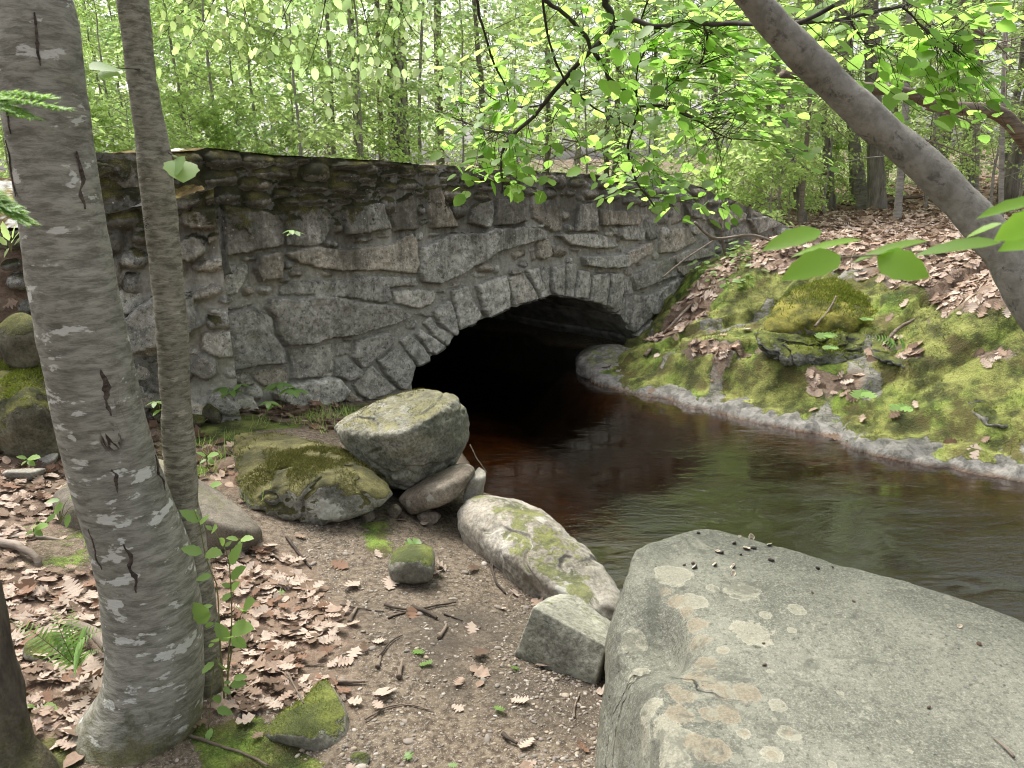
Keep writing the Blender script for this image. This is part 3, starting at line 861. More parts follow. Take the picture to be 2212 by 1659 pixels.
ctl = []
def C(u, v, z):
    p = PZ(u, v, z)
    ctl.append((p[0], p[1], z))
for a in [(300,1640,.03),(800,1659,.0),(1200,1640,0),(700,1400,.0),(1000,1400,-.02),(1180,1430,-.06),(800,1250,-.02),(1000,1250,-.07),(1130,1290,-.14),(700,1160,0),(900,1120,-.07),(1000,1140,-.12),
          (500,1270,.03),(300,1300,.06),(100,1300,.1),(0,1200,.16),(0,1640,.06),(150,1100,.16),(400,1000,.08),(650,905,.07),(500,920,.10),(760,890,.0),(620,940,.13),(560,960,.13),(500,985,.12),(800,960,-.02),
          (150,990,.2),(0,1000,.24),(-150,1000,.3),(60,800,.45),(-200,800,.6),
          (1300,800,-.13),(1450,848,-.13),(1600,886,-.12),(1800,930,-.12),(2000,985,-.12),(2200,1022,-.12),
          (1380,770,-.08),(1450,790,.0),(1600,830,.03),(1800,890,.02),(2000,935,.03),(2200,970,.03),
          (1500,755,.06),(1600,775,.09),(1800,800,.08),(2000,840,.09),(2200,860,.12),(2400,900,.12),
          (1650,690,.24),(1550,670,.30),(1480,640,.34),(1420,700,.06),(1395,735,-.10),(1520,600,.52),(1560,570,.60),(1640,545,.72),(1700,530,.76),
          (1900,560,.74),(2050,600,.72),(2200,650,.66),(2212,560,.8),(1800,580,.70),(1690,495,.78),(1850,492,.80),(2000,485,.85),(2200,480,.85)]:
    C(*a)
ctl += [(0,.8,.0),(-1.2,.8,.05),(0,-2,0),(-2.5,.5,.15),(2,-2,-.1),(-3,-3,.2),(4,-4,0),(-4,2.5,.5),(7,5,.3),(8,3.5,.2),(9,8,.8),(14,8,.9),
        (-10,5,1.2),(-12,0,.8),(-14,12,1.0),(-6,14,.95),(0,16,.9),(7,17,.95),(15,18,1.1),(-25,25,1.2),(0,28,1.1),(25,28,1.5),(-40,45,2.2),(0,45,1.8),(40,45,2.6),(-60,-30,1),(60,-30,1),(0,-40,.5),(60,10,2)]
ctl = np.array(ctl)
def _U(r2): return np.where(r2 < 1e-9, 0, r2 * np.log(r2 + 1e-12))
_n = len(ctl)
_K = _U(((ctl[:, None, :2] - ctl[None, :, :2]) ** 2).sum(-1)) + np.eye(_n) * .05
_Pm = np.concatenate([np.ones((_n, 1)), ctl[:, :2]], 1)
_A = np.block([[_K, _Pm], [_Pm.T, np.zeros((3, 3))]])
_W = np.linalg.solve(_A, np.concatenate([ctl[:, 2], np.zeros(3)]))
def tps(x, y):
    out = np.empty(len(x))
    for k in range(0, len(x), 20000):
        a, b = x[k:k + 20000], y[k:k + 20000]
        out[k:k + 20000] = _U((a[:, None] - ctl[None, :, 0]) ** 2 + (b[:, None] - ctl[None, :, 1]) ** 2) @ _W[:_n] + _W[_n] + _W[_n + 1] * a + _W[_n + 2] * b
    return out
def axis(a, b, st, far, g=1.16):
    core = list(np.arange(a, b, st))
    s, x, up = st, core[-1], []
    while x < far:
        s *= g; x += s; up.append(x)
    s, x, dn = st, a, []
    while x > -far:
        s *= g; x -= s; dn.append(x)
    return np.array(dn[::-1] + core + up)
GX, GY = axis(-4.2, 5.2, .026, 420), axis(.9, 10.5, .026, 420)
gx, gy = np.meshgrid(GX, GY, indexing='ij')
px, py = gx.ravel(), gy.ravel()
far = np.hypot(px, py)
pc = np.clip(far, 0, 60) / np.maximum(far, 1e-6)
gz = tps(px * pc, py * pc)
gz = np.where(far > 30, gz * (1 - sstep(30, 70, far)) + (2.5 + (far - 50) * .05) * sstep(30, 70, far), gz)
xy = np.stack([px, py], 1)
q3 = np.stack([px, py, 0 * px], 1)
# how far inside the brook (+) or up the bank (-)
near = (far < 30)
dw = np.full(len(px), -9.0)
dw[near] = seg_dist(xy[near] + .05 * np.stack([fbm(q3[near] * 3.1, 4, 2), fbm(q3[near] * 3.1, 4, 4)], 1), water_poly)
rightness = np.full(len(px), -9.0)
d_r = np.full(len(px), 9.0); d_r[near] = seg_dist(xy[near], rb, False)
d_l = np.full(len(px), 9.0); d_l[near] = seg_dist(xy[near], lb, False)
right = d_r < d_l
wall_n = (xy - WO[:2]) @ WN[:2]
wall_s = (xy - WO[:2]) @ WD[:2]
# relief
gz = gz + .02 * fbm(q3 * 2.2, 4, 12) + np.where(right & (dw < 0), .08 * fbm(q3 * np.array((1.6, 3.2, 1)), 5, 14) * sstep(0, .5, -dw) + .05 * fbm(q3 * np.array((5, 8, 1)), 4, 114) * sstep(.1, .35, -dw), 0) + np.where(far < 14, .006 * fbm(q3 * 13, 3, 15), 0)
ledge = fbm(q3 * np.array((.9, 2.6, 1)) + .3 * fbm(q3 * 4, 3, 44)[:, None], 3, 16)
gz = np.where(right & (dw < -.1) & (wall_n > .1) & (far < 9), gz + .09 * sstep(-.03, .03, ledge) * sstep(.1, .5, -dw), gz)
bank = np.where(right, WZ + .01 + .10 * np.sqrt(np.clip(-dw / .28, 0, 1)) + .06 * fbm(q3 * 6, 4, 18) - .03 * sstep(.10, .02, abs(fbm(q3 * np.array((4, 9, 1)), 3, 118))), gz)
gz = np.where(right & (dw < 0), np.minimum(gz, bank) * (1 - sstep(.2, .4, -dw)) + gz * sstep(.2, .4, -dw), gz)
gz = np.where(~right & (dw < 0), np.minimum(gz, WZ + .01 + .9 * np.clip(-dw, 0, 3)), gz)
bed = WZ - .03 - .40 * sstep(0, np.where(right, .7, 1.7), dw) + .03 * fbm(q3 * 4, 4, 19)
gz = np.where(dw > 0, bed, gz)
# road embankment behind the bridge wall
road = sstep(.12, .22, -wall_n) * (1 - sstep(9, 12, -wall_n)) * sstep(-4.5, -2.5, wall_s) * (1 - sstep(5.2, 6.6, wall_s))
gz = gz * (1 - road) + np.maximum(gz, np.interp(wall_s, [-4, 0, 4, 6.6], [1.25, 1.25, 1.1, .8])) * road
GZ = gz.reshape(gx.shape)
def H(x, y):
    i = np.clip(np.searchsorted(GX, x) - 1, 0, len(GX) - 2)
    j = np.clip(np.searchsorted(GY, y) - 1, 0, len(GY) - 2)
    a = (x - GX[i]) / (GX[i + 1] - GX[i]); b = (y - GY[j]) / (GY[j + 1] - GY[j])
    return GZ[i, j] * (1 - a) * (1 - b) + GZ[i + 1, j] * a * (1 - b) + GZ[i, j + 1] * (1 - a) * b + GZ[i + 1, j + 1] * a * b
def hit(u, v, t0=.9, t1=40.0):
    d = ray(u, v)
    t = np.linspace(t0, t1, 4000)
    p = EYE[None] + d[None] * t[:, None]
    k = np.nonzero(p[:, 2] <= H(p[:, 0], p[:, 1]))[0]
    return p[k[0]] if len(k) else p[-1]
def area(pts, z, feather=.12, wob=.12, sc=3.0, seed=0):
    pl = np.array([hit(u, v)[:2] if z is None else PZ(u, v, z)[:2] for u, v in pts])
    out = np.zeros(len(px))
    m = near
    out[m] = sstep(-feather, feather, seg_dist(xy[m], pl) + wob * fbm(q3[m] * sc, 4, seed))
    return out
# what grows or lies where: moss, leaf litter, bare wet rock, sand
n1 = fbm(q3 * 1.9, 4, 61)
n2 = fbm(q3 * 6.5, 4, 62)
moss = np.where(right & (dw < 0), sstep(.08, .18, -dw + .20 * n2 + .08 * n1) * (1 - .6 * sstep(.30, .45, n1 + .5 * n2)), 0)
moss *= (wall_n > -.2)
lit_r = np.maximum(area([(1400,738),(1430,690),(1500,612),(1570,556),(1610,560),(1560,610),(1505,690),(1470,720),(1430,745)], None, .05, .10, 5, 3), area([(1600,565),(1690,493),(1900,478),(2300,470),(2400,720),(2212,700),(2100,684),(2030,668),(1990,622),(1900,590),(1760,588),(1660,590)], None, .08, .15, 3, 4))
lit_r = np.maximum(lit_r, np.where(right, sstep(8.8, 9.6, py + .4 * n1), 0))
pock = np.maximum.reduce([area([(1490,745),(1600,745),(1625,765),(1560,785),(1480,770)], None, .05, .1, 6, 5), area([(1890,735),(2000,750),(2000,775),(1900,770)], None, .05, .1, 6, 6),
                          area([(2060,745),(2190,760),(2180,790),(2080,780)], None, .05, .1, 6, 7), area([(1750,800),(1860,812),(1850,835),(1760,825)], None, .05, .1, 6, 8)])
litter = np.maximum(lit_r, pock)
lit_l = np.maximum.reduce([area([(430,1180),(560,1200),(640,1230),(700,1290),(760,1400),(740,1480),(640,1560),(430,1600),(400,1400)], 0, .12, .22, 4, 9),
                           area([(-100,1260),(230,1230),(260,1400),(220,1500),(-100,1480)], .08, .1, .15, 4, 10), area([(30,1450),(220,1430),(230,1600),(0,1620)], .05, .08, .12, 4, 11),
                           area([(440,905),(720,880),(760,930),(700,960),(560,930),(450,930)], 0, .08, .15, 5, 12), area([(420,980),(520,980),(540,1060),(430,1080)], .06, .07, .12, 5, 13)])
litter = np.maximum(litter, lit_l)
litter = np.maximum(litter, .75 * sstep(-1.75, -2.1, px + .3 * n1) * (~right) * (far < 11))
litter = np.where((far > 10) | (road > .5), np.maximum(litter, .9), litter)
moss_l = np.maximum.reduce([area([(410,1580),(560,1570),(720,1640),(700,1720),(400,1720)], 0, .05, .1, 6, 20), area([(760,1130),(840,1120),(840,1190),(770,1200)], -.03, .05, .1, 6, 21) * .6,
                            area([(620,890),(780,870),(800,900),(700,930),(620,920)], 0, .05, .1, 5, 22), area([(330,880),(420,900),(480,1000),(440,1060),(330,1000)], .08, .06, .12, 5, 23), area([(-60,985),(200,1000),(230,1080),(-60,1090)], .18, .07, .18, 6, 27) * .7,
                            area([(-50,1080),(220,1140),(230,1250),(-50,1240)], .14, .08, .2, 5, 24) * .55, area([(420,930),(620,900),(700,930),(560,960),(500,1060),(430,1060)], .03, .08, .15, 5, 26) * .8, area([(-50,1540),(130,1540),(140,1700),(-50,1700)], .05, .05, .1, 5, 25)])
moss = np.where(right, moss * (1 - litter), np.maximum(moss_l * (1 - .7 * litter), 0))
moss = np.where(far > 12, 0, moss)
rocky = np.where(right & (far < 9) & (wall_n > -.6), 1.0, 0.0) * (1 - litter)
wet = np.where(dw > -.45, sstep(-.16, -.02, dw), 0)
dark = area([(760,1330),(1000,1290),(1200,1280),(1290,1460),(1300,1640),(1000,1560),(850,1460)], -.03, .15, .25, 3, 30)

t = NT('forest_floor')
co = t.co()
am, al, ar, aw, ad = (t.attr(k) for k in ('moss', 'litter', 'rocky', 'wet', 'dark'))
fine = t.noise(co, 120, 3, .75)
grit = t.noise(co, 38, 5, .7)
soil = t.mix(t.ramp(grit, .36, .64), (.085, .062, .042), (.27, .215, .16))
soil = t.mix(t.ramp(fine, .54, .66, 0, .8), soil, (.46, .41, .35))
soil = t.mix(t.math('MULTIPLY', ad, t.ramp(t.noise(co, 5, 4, .6), .35, .65, .25, .8)), soil, t.mix(fine, (.045, .036, .028), (.11, .09, .07)))
ltr = t.mix(t.ramp(t.noise(co, 26, 5, .7), .35, .65), (.13, .085, .06), (.36, .25, .185))
vl = t.n('TexVoronoi', Vector=co, Scale=17.0)
lr = t.n('SeparateColor', _0=vl.outputs['Color']).outputs[0]
ltr = t.mix(.5, ltr, t.mix(lr, (.12, .075, .05), (.48, .36, .28)))
rk = t.mix(t.ramp(t.noise(t.co((4, 4, 14)), 1.3, 5, .65, .5), .35, .65), (.10, .10, .09), (.30, .29, .265))
rk = t.mix(t.ramp(t.noise(co, 60, 3, .7), .5, .7, 0, .5), rk, (.42, .41, .38))
ms = moss_colour(t, co, (.06, .066, .02), (.175, .195, .05), (.37, .39, .12), .0)
ms = t.mix(t.ramp(t.noise(co, 1.7, 4, .65), .45, .62), ms, t.mix(1.0, ms, (.72, 1.0, .55), 'MULTIPLY'))
msb = t.mix(t.ramp(t.noise(co, 3.6, 5, .7), .50, .62, 0, .8), ms, t.mix(fine, (.06, .05, .02), (.16, .13, .045)))
col = t.mix(ar, soil, rk)
col = t.mix(al, col, ltr)
mk = t.ramp(t.math('ADD', am, t.math('MULTIPLY', t.math('SUBTRACT', t.noise(co, 18, 4, .75), .5), .9)), .38, .56)
col = t.mix(mk, col, msb)
wetc = t.mix(1.0, col, (.36, .31, .27), 'MULTIPLY')
pale = t.mix(t.ramp(t.noise(co, 11, 5, .7, .4), .4, .6), (.10, .098, .095), (.32, .31, .30))
col = t.mix(t.math('MULTIPLY', t.math('MULTIPLY', ar, t.math('SUBTRACT', 1, mk)), t.ramp(aw, .0, .6, .0, .7)), col, pale)
zz = t.n('SeparateXYZ', _0=t.n('NewGeometry').outputs['Position']).outputs[2]
under = t.ramp(zz, WZ + .035, WZ - .005)
bedc = t.mix(t.ramp(t.noise(co, 9, 5, .65), .35, .65), (.045, .024, .011), (.15, .08, .036))
bedc = t.mix(t.ramp(t.noise(co, 2.2, 3, .6), .55, .7, 0, .6), bedc, (.11, .085, .035))
bedc = t.mix(t.ramp(zz, WZ - .05, WZ - .22), bedc, t.mix(.85, bedc, (.006, .005, .004)))  # darker with depth: light lost in the water painted in, plus dark sediment
col = t.mix(under, col, bedc)
hgt = t.math('ADD', t.math('MULTIPLY', grit, .8), t.math('ADD', t.math('MULTIPLY', fine, .5), t.math('MULTIPLY', mk, t.noise(co, 70, 3, .8))))
ro = t.ramp(zz, WZ + .07, WZ + .02, .9, .35)
col = t.mix(1.0, col, t.mix(ar, (.58, .575, .55), (.74, .73, .69)), 'MULTIPLY')
M_GROUND = t.end(t.bsdf(col, ro, t.bump(hgt, .8, .018), .3))

idx = np.arange(len(px)).reshape(gx.shape)
gf = np.stack([idx[:-1, :-1], idx[1:, :-1], idx[1:, 1:], idx[:-1, 1:]], -1).reshape(-1, 4)
cen_n, cen_s, cen_z = wall_n[gf].mean(1), wall_s[gf].mean(1), gz[gf].max(1)
a0, a1 = intr[:, 0].min() - .06, intr[:, 0].max() + .02
cen_z0 = gz[gf].min(1)
hole = (cen_n < -.08) & (cen_n > -.45) & (cen_s > a0 - .1) & (cen_s < a1 + .1) & (cen_z0 < 1.0)
inv = (cen_n <= -.02) & (cen_n > -6.6) & (cen_s > a0) & (cen_s < a1)
gf = gf[~hole]
tag(obj('ground', mesh('ground', np.stack([px, py, gz], 1), [gf], M_GROUND,
    attrs={'moss': moss, 'litter': litter, 'rocky': rocky, 'wet': wet, 'dark': dark})), kind='structure')
# the brook bed carried on under the vault
bs, bn = np.meshgrid(np.linspace(a0 - .1, a1 + .1, 24), np.linspace(.3, -6.6, 40), indexing='ij')
bz = WZ - .36 + .03 * fbm(np.stack([bs.ravel() * 4, bn.ravel() * 4, 0 * bs.ravel()], 1), 3, 3) + .42 * sstep(a1 - .85, a1 - .1, bs.ravel() + .12 * np.sin(bn.ravel() * 5))
bv = WO[None] + bs.ravel()[:, None] * WD + bn.ravel()[:, None] * WN
bv[:, 2] = bz
i0 = np.arange(24 * 40).reshape(24, 40)
tag(obj('stream_bed', mesh('stream_bed', bv, [np.stack([i0[:-1, :-1], i0[:-1, 1:], i0[1:, 1:], i0[1:, :-1]], -1).reshape(-1, 4)], M_GROUND)), kind='structure')

# water: one still-running sheet, brown and clear, ruffled along the flow
t = NT('brook_water')
fl = math.atan2(-3.2, 3.0)
co1 = t.co((1.3, 3.2, 1), rot=(0, 0, -fl), pos=True)
w1 = t.noise(co1, 5.5, 4, .62, .6)
w2 = t.noise(co1, 17, 3, .6, .3)
xw = t.n('SeparateXYZ', _0=t.n('NewGeometry').outputs['Position'])
# it runs faster, and ruffles more, past the narrowing by the big slab
run = t.ramp(t.math('ADD', t.math('SUBTRACT', xw.outputs[0], t.math('MULTIPLY', xw.outputs[1], .55)), t.math('MULTIPLY', t.noise(t.co((1, 1, 1), pos=True), 1.1, 2, .5), .8)), -1.5, -.3, .35, 1.5)
calm = t.ramp(t.noise(t.co((.8, 1.6, 1), rot=(0, 0, -fl), pos=True), 1.6, 3, .6), .40, .58, .25, 1.25)
run = t.math('MULTIPLY', run, calm)
w3 = t.noise(co1, 42, 2, .6, .2)
h = t.math('MULTIPLY', t.math('ADD', w1, t.math('ADD', t.math('MULTIPLY', w2, .40), t.math('MULTIPLY', w3, .08))), run)
nb = t.bump(h, .8, .0048)
fr = t.n('Fresnel', IOR=1.75, Normal=nb).outputs[0]
gl = t.n('BsdfGlossy', Color=(1, 1, 1), Roughness=.02, Normal=nb).outputs[0]
tr = t.n('BsdfTransparent', Color=(.48, .34, .21)).outputs[0]
M_WATER = t.end(t.n('MixShader', _0=t.math('MULTIPLY', fr, 1.0), _1=tr, _2=gl).outputs[0])
wx, wy = np.meshgrid(np.linspace(-7, 9, 60), np.linspace(-2, 13, 60), indexing='ij')
wv = np.stack([wx.ravel(), wy.ravel(), np.full(wx.size, WZ)], 1)
i0 = np.arange(3600).reshape(60, 60)
wf = np.stack([i0[:-1, :-1], i0[1:, :-1], i0[1:, 1:], i0[:-1, 1:]], -1).reshape(-1, 4)
wc = wv[wf].mean(1)
keep_w = seg_dist(wc[:, :2], water_poly) > -.55
tag(obj('water', mesh('water', wv, [wf[keep_w]], M_WATER)), kind='structure')
# ------------------------------------------------------------------ boulders and stones
def hull_planes(pts):
    bm = bmesh.new()
    for p in pts: bm.verts.new(p)
    r = bmesh.ops.convex_hull(bm, input=bm.verts)
    bm.normal_update()
    c = Vector(np.mean(pts, 0))
    pl = []
    for f in bm.faces:
        n = np.array(f.normal)
        d = (np.array(f.verts[0].co) - np.array(c)) @ n
        if d < 0: n, d = -n, -d
        a = f.calc_area()
        if a < 1e-7: continue
        for k in pl:
            if n @ k[0] > .985:
                k[1] = max(k[1], d)
                break
        else:
            pl.append([n, d])
    bm.free()
    return np.array(c), np.array([k[0] for k in pl]), np.array([k[1] for k in pl])
_ico = {}
def ico(sub):
    if sub not in _ico:
        bm = bmesh.new()
        bmesh.ops.create_icosphere(bm, subdivisions=sub, radius=1)
        _ico[sub] = (np.array([v.co[:] for v in bm.verts]), np.array([[v.index for v in f.verts] for f in bm.faces]))
        bm.free()
    return _ico[sub]
def rock_mesh(pts, sub=6, p=14, rough=.02, rs=5.0, seed=0, sink=.12, facet=0.0, grooves=None):
    pts = np.asarray(pts, float)
    if sink:
        low = pts[pts[:, 2] < np.median(pts[:, 2])]
        c0 = pts.mean(0)
        pts = np.concatenate([pts, (low - c0) * (.92, .92, 1) + c0 - (0, 0, sink)])
    c, N, D = hull_planes(pts)
    dirs, F = ico(sub)
    a = np.maximum(dirs @ N.T, 0) / np.maximum(D, 1e-3)
    r = (a ** p).sum(1) ** (-1 / p)
    r *= 1 + .5 / p
    V = c + dirs * r[:, None]
    size = np.ptp(pts, axis=0).mean()
    nrm = dirs
    d = rough * fbm(V * rs, 5, seed, .55)
    d = d + rough * .5 * fbm(V * rs * 4.3, 4, seed + 7)
    if facet:
        d = d - facet * sstep(.05, .25, fbm(V * rs * .6 + 1.7 * fbm(V * 2.5, 2, seed)[:, None], 3, seed + 30))
    if grooves:
        amp, sc, ang = grooves
        q = V @ np.array(((1, 0, 0), (0, 1, 0), (ang, 0, 1))).T
        d = d - amp * sstep(.12, .02, abs(fbm(q * np.array((.7, .7, 1)) * sc, 3, seed + 40)))
    return V + nrm * d[:, None], F
def boulder(name, px_pts, mat, label, cat='boulder', group=None, back=(), **k):
    pts = [P(*a) for a in px_pts] + [P(*a) for a in back]
    V, F = rock_mesh(pts, **k)
    return place(name, V, [F], mat, label, cat, group)

G1, G2 = (.135, .14, .115), (.33, .33, .28)
R_BIG = rock_mat('grey_boulder', (.12, .124, .10), (.28, .272, .23), 3, 70, .85, .55, .56, .5, (.40, .41, .34), 11, ((5, 5, 14), (0, .5, .3), (.24, .23, .16)), .6, ((.06, .055, .015), (.16, .145, .045), (.27, .25, .10)))
R_FLAT = rock_mat('brown_flat_stone', (.13, .105, .085), (.32, .28, .23), 5, 80, .7, 0, .5, .7, (.45, .43, .38), 10)
R_MOSSY = rock_mat('mossy_ledge_stone', (.14, .14, .12), (.34, .34, .30), 4, 60, .8, .97, .26, .9, (.60, .61, .55), 4, None, .8, ((.045, .045, .014), (.105, .095, .03), (.19, .18, .07)))
R_BROWN = rock_mat('brown_smooth_stone', (.12, .105, .085), (.22, .195, .16), 4, 120, .6, .3, .60, .25, (.36, .34, .30), 9, None, .45)
R_WHALE = rock_mat('pale_water_boulder', (.20, .18, .145), (.42, .40, .36), 3, 60, .6, .75, .62, .6, (.62, .62, .58), 6, ((3, 7, 9), (.3, 0, .4), (.34, .30, .25)), .5)
R_BLOCK = rock_mat('grey_split_block', (.20, .20, .165), (.37, .37, .31), 4, 60, .75, .8, .68, .4, (.50, .51, .44), 13, ((9, 3, 3), (0, 0, .6), (.21, .21, .16)), .6)
R_WEDGE = rock_mat('mossy_wedge_stone', (.13, .125, .10), (.27, .26, .22), 4, 70, .6, .9, .42, .3, (.4, .4, .34), 9, None, .6, ((.045, .06, .01), (.10, .12, .02), (.20, .23, .04)))
R_DKMOSS = rock_mat('dark_mossy_boulder', (.07, .065, .045), (.17, .16, .11), 4, 60, .7, .85, .28, .15, (.35, .34, .28), 9, None, .8, ((.03, .035, .008), (.085, .09, .016), (.18, .18, .03)))
R_CUSH = rock_mat('moss_cushion_boulder', (.14, .13, .11), (.34, .32, .28), 4, 60, .7, .98, .02, .3, (.55, .54, .5), 6, None, .9, ((.07, .075, .012), (.19, .18, .03), (.33, .30, .06)))
R_PALE = rock_mat('pale_stone', (.26, .245, .215), (.44, .42, .38), 5, 90, .5, .3, .62, .3, (.5, .5, .46), 9)
R_LEDGE = rock_mat('layered_ledge', (.10, .10, .085), (.30, .29, .26), 5, 55, .8, .9, .40, .4, (.5, .5, .46), 8, ((3, 3, 22), (0, 0, 0), (.07, .07, .055)), .9, ((.05, .065, .012), (.12, .14, .022), (.22, .25, .04)))

boulder('boulder', [(722,925,3.85),(760,985,3.75),(812,1040,3.7),(850,1055,3.68),(880,1060,3.7),(1000,1000,3.8),(1014,940,3.85),(1016,880,3.9),(985,843,4.0),(940,836,4.1),(860,850,4.2),
        (760,895,4.25),(735,912,4.1),(800,950,3.6),(900,935,3.55),(965,880,3.72),(900,1000,3.6),(1008,950,3.8)], R_BIG, 'large square-shouldered grey boulder standing by the arch mouth',
        back=[(900,860,4.6),(790,930,4.5),(1000,930,4.5),(880,1040,4.3)], sub=7, p=16, rough=.022, rs=5, seed=2, sink=0, grooves=(.012, 5, .3))
boulder('flat_stone', [(856,1080,3.6),(870,1102,3.55),(940,1096,3.48),(1000,1060,3.5),(1038,1010,3.62),(1012,996,3.7),(950,1018,3.75),(880,1060,3.7),(960,1050,3.45)], R_FLAT,
        'brown flat stone wedged beneath the large grey boulder', 'stone', back=[(950,1010,4.1),(1010,1030,4.0),(890,1075,4.0)], sub=6, p=9, rough=.012, seed=3, sink=.02)
boulder('small_stone', [(1018,1060,3.6),(1052,1018,3.65),(1035,1006,3.75),(1012,1035,3.6),(1050,1032,3.6),(1000,1075,3.6)], R_PALE, 'small pale stone at the water end of the flat stone', 'stone',
        back=[(1015,1058,3.9),(1040,1045,3.9)], sub=5, p=14, rough=.008, seed=4, sink=.1)
boulder('mossy_boulder', [(535,1085,3.45),(550,1122,3.42),(650,1134,3.35),(765,1122,3.35),(843,1082,3.4),(848,1066,3.45),(800,1022,3.55),(745,978,3.8),(715,958,3.95),(600,935,4.25),(512,932,4.25),
        (500,965,4.0),(525,1050,3.55),(640,1062,3.33),(760,1042,3.38),(700,1000,3.6)], R_MOSSY, 'low moss-topped boulder with white crusted front edge',
        back=[(560,1100,4.1),(800,1060,4.1),(700,1090,3.9)], sub=7, p=16, rough=.03, rs=5, seed=5, sink=0, grooves=(.02, 5, .1))
boulder('brown_boulder', [(425,1198,3.0),(480,1203,2.98),(540,1190,3.0),(568,1158,3.05),(566,1142,3.1),(530,1108,3.15),(460,1052,3.3),(425,1030,3.35),(345,985,3.5),(335,1080,3.2),(360,1200,3.1),(450,1120,2.95),(510,1150,2.93)], R_BROWN,
        'smooth brown boulder sloping down behind the slim trunk', back=[(480,1090,3.7),(545,1150,3.5),(380,1060,3.8)], sub=6, p=11, rough=.014, rs=4, seed=6, sink=.05)
boulder('rounded_boulder', [(105,1110,3.2),(110,1065,3.3),(150,1030,3.4),(190,1016,3.5),(270,1040,3.4),(260,1130,3.1),(180,1150,3.05),(120,1142,3.1),(180,1080,3.05)], R_BROWN,
        'rounded tan boulder half hidden by the big birch', back=[(180,1060,3.9),(240,1080,3.8)], sub=6, p=8, rough=.016, rs=4, seed=7, sink=.1)
boulder('dark_boulder', [(0,790,4.0),(-90,800,4.1),(40,762,4.2),(110,772,4.2),(150,900,3.9),(162,960,3.85),(90,988,3.75),(0,930,3.75),(-90,960,3.8),(60,880,3.65)], R_DKMOSS,
        'dark boulder with bright moss cap below the wing wall', back=[(50,800,4.7),(120,850,4.6)], sub=6, p=8, rough=.03, rs=4, seed=8, sink=.15)
boulder('pale_boulder', [(975,1110,3.5),(998,1066,3.55),(1060,1061,3.6),(1130,1078,3.6),(1190,1118,3.45),(1240,1168,3.25),(1300,1245,2.98),(1342,1282,2.85),(1360,1306,2.75),(1330,1322,2.68),(1270,1312,2.7),
        (1200,1268,2.8),(1130,1218,2.95),(1060,1160,3.2),(995,1130,3.42),(1150,1125,3.2),(1230,1200,2.98)], R_WHALE, 'long whale-backed pale boulder sloping into the water',
        back=[(1250,1230,3.35),(1130,1130,3.7),(1340,1300,2.95)], sub=7, p=14, rough=.022, rs=5, seed=9, sink=.18, grooves=(.014, 5, .6))
boulder('angular_block', [(1190,1288,2.60),(1215,1284,2.64),(1330,1348,2.42),(1308,1395,2.22),(1152,1310,2.36),(1110,1415,2.38),(1290,1460,2.20)], R_BLOCK,
        'angular split block with flat pale top by the water', 'stone', back=[(1190,1340,2.72),(1335,1410,2.5)], sub=7, p=90, rough=.007, rs=8, seed=10, sink=.08)
boulder('stone_slab', [(1328,1348,2.42),(1366,1348,2.40),(1372,1480,2.08),(1318,1485,2.08),(1310,1440,2.14),(1322,1380,2.3)], R_PALE, 'narrow upright slab wedged beside the huge slab boulder', 'stone',
        back=[(1335,1350,2.6),(1375,1355,2.6)], sub=6, p=26, rough=.006, rs=9, seed=11, sink=.15)
boulder('wedge_stone', [(702,1471,2.12),(735,1500,2.05),(755,1560,1.98),(752,1600,1.92),(700,1628,1.86),(562,1602,1.93),(568,1575,1.98),(645,1512,2.08),(655,1598,1.84),(690,1500,2.04)], R_WEDGE,
        'wedge-shaped mossy stone in the leaf litter', 'stone', back=[(705,1490,2.35),(610,1580,2.25),(755,1570,2.2)], sub=6, p=16, rough=.010, rs=9, seed=12, sink=.06)
boulder('round_stone', [(830,1222,2.9),(836,1240,2.86),(880,1246,2.83),(936,1236,2.85),(946,1200,2.95),(934,1178,3.0),(905,1171,3.05),(858,1182,3.03),(882,1208,2.83)], R_WEDGE,
        'small rounded greenish stone alone on the sand', 'stone', back=[(860,1200,3.15),(930,1200,3.15)], sub=6, p=9, rough=.008, rs=9, seed=13, sink=.05)
# the huge foreground slab
_tz = lambda u, v: PZ(u, v, .42 - .035 * max(0, PZ(u, v, .42)[0] - .3))
BB = [_tz(*q) for q in ((1368,1198),(1390,1178),(1440,1168),(1478,1148),(1530,1140),(1600,1160),(1720,1202),(1900,1275),(2100,1342),(2212,1372),(2500,1470),(2800,1600),(2500,1900),(2100,2050),(1600,2000),(1480,1800),(1440,1640))]
BB += [PZ(1395,1500,.40), PZ(1352,1320,.2), PZ(1330,1420,.1), PZ(1312,1500,.05), PZ(1300,1659,.02), PZ(1300,1850,.0)]
BB += [PZ(1500,1150,.2) + (0, .1, -.5), PZ(1900,1280,.2) + (0, .12, -.5), PZ(2500,1480,.1) + (0, .1, -.5), np.array((1.6, .7, -.3)), np.array((.35, .7, -.1))]
V, F = rock_mesh(BB, sub=8, p=48, rough=.013, rs=4, seed=21, sink=0)
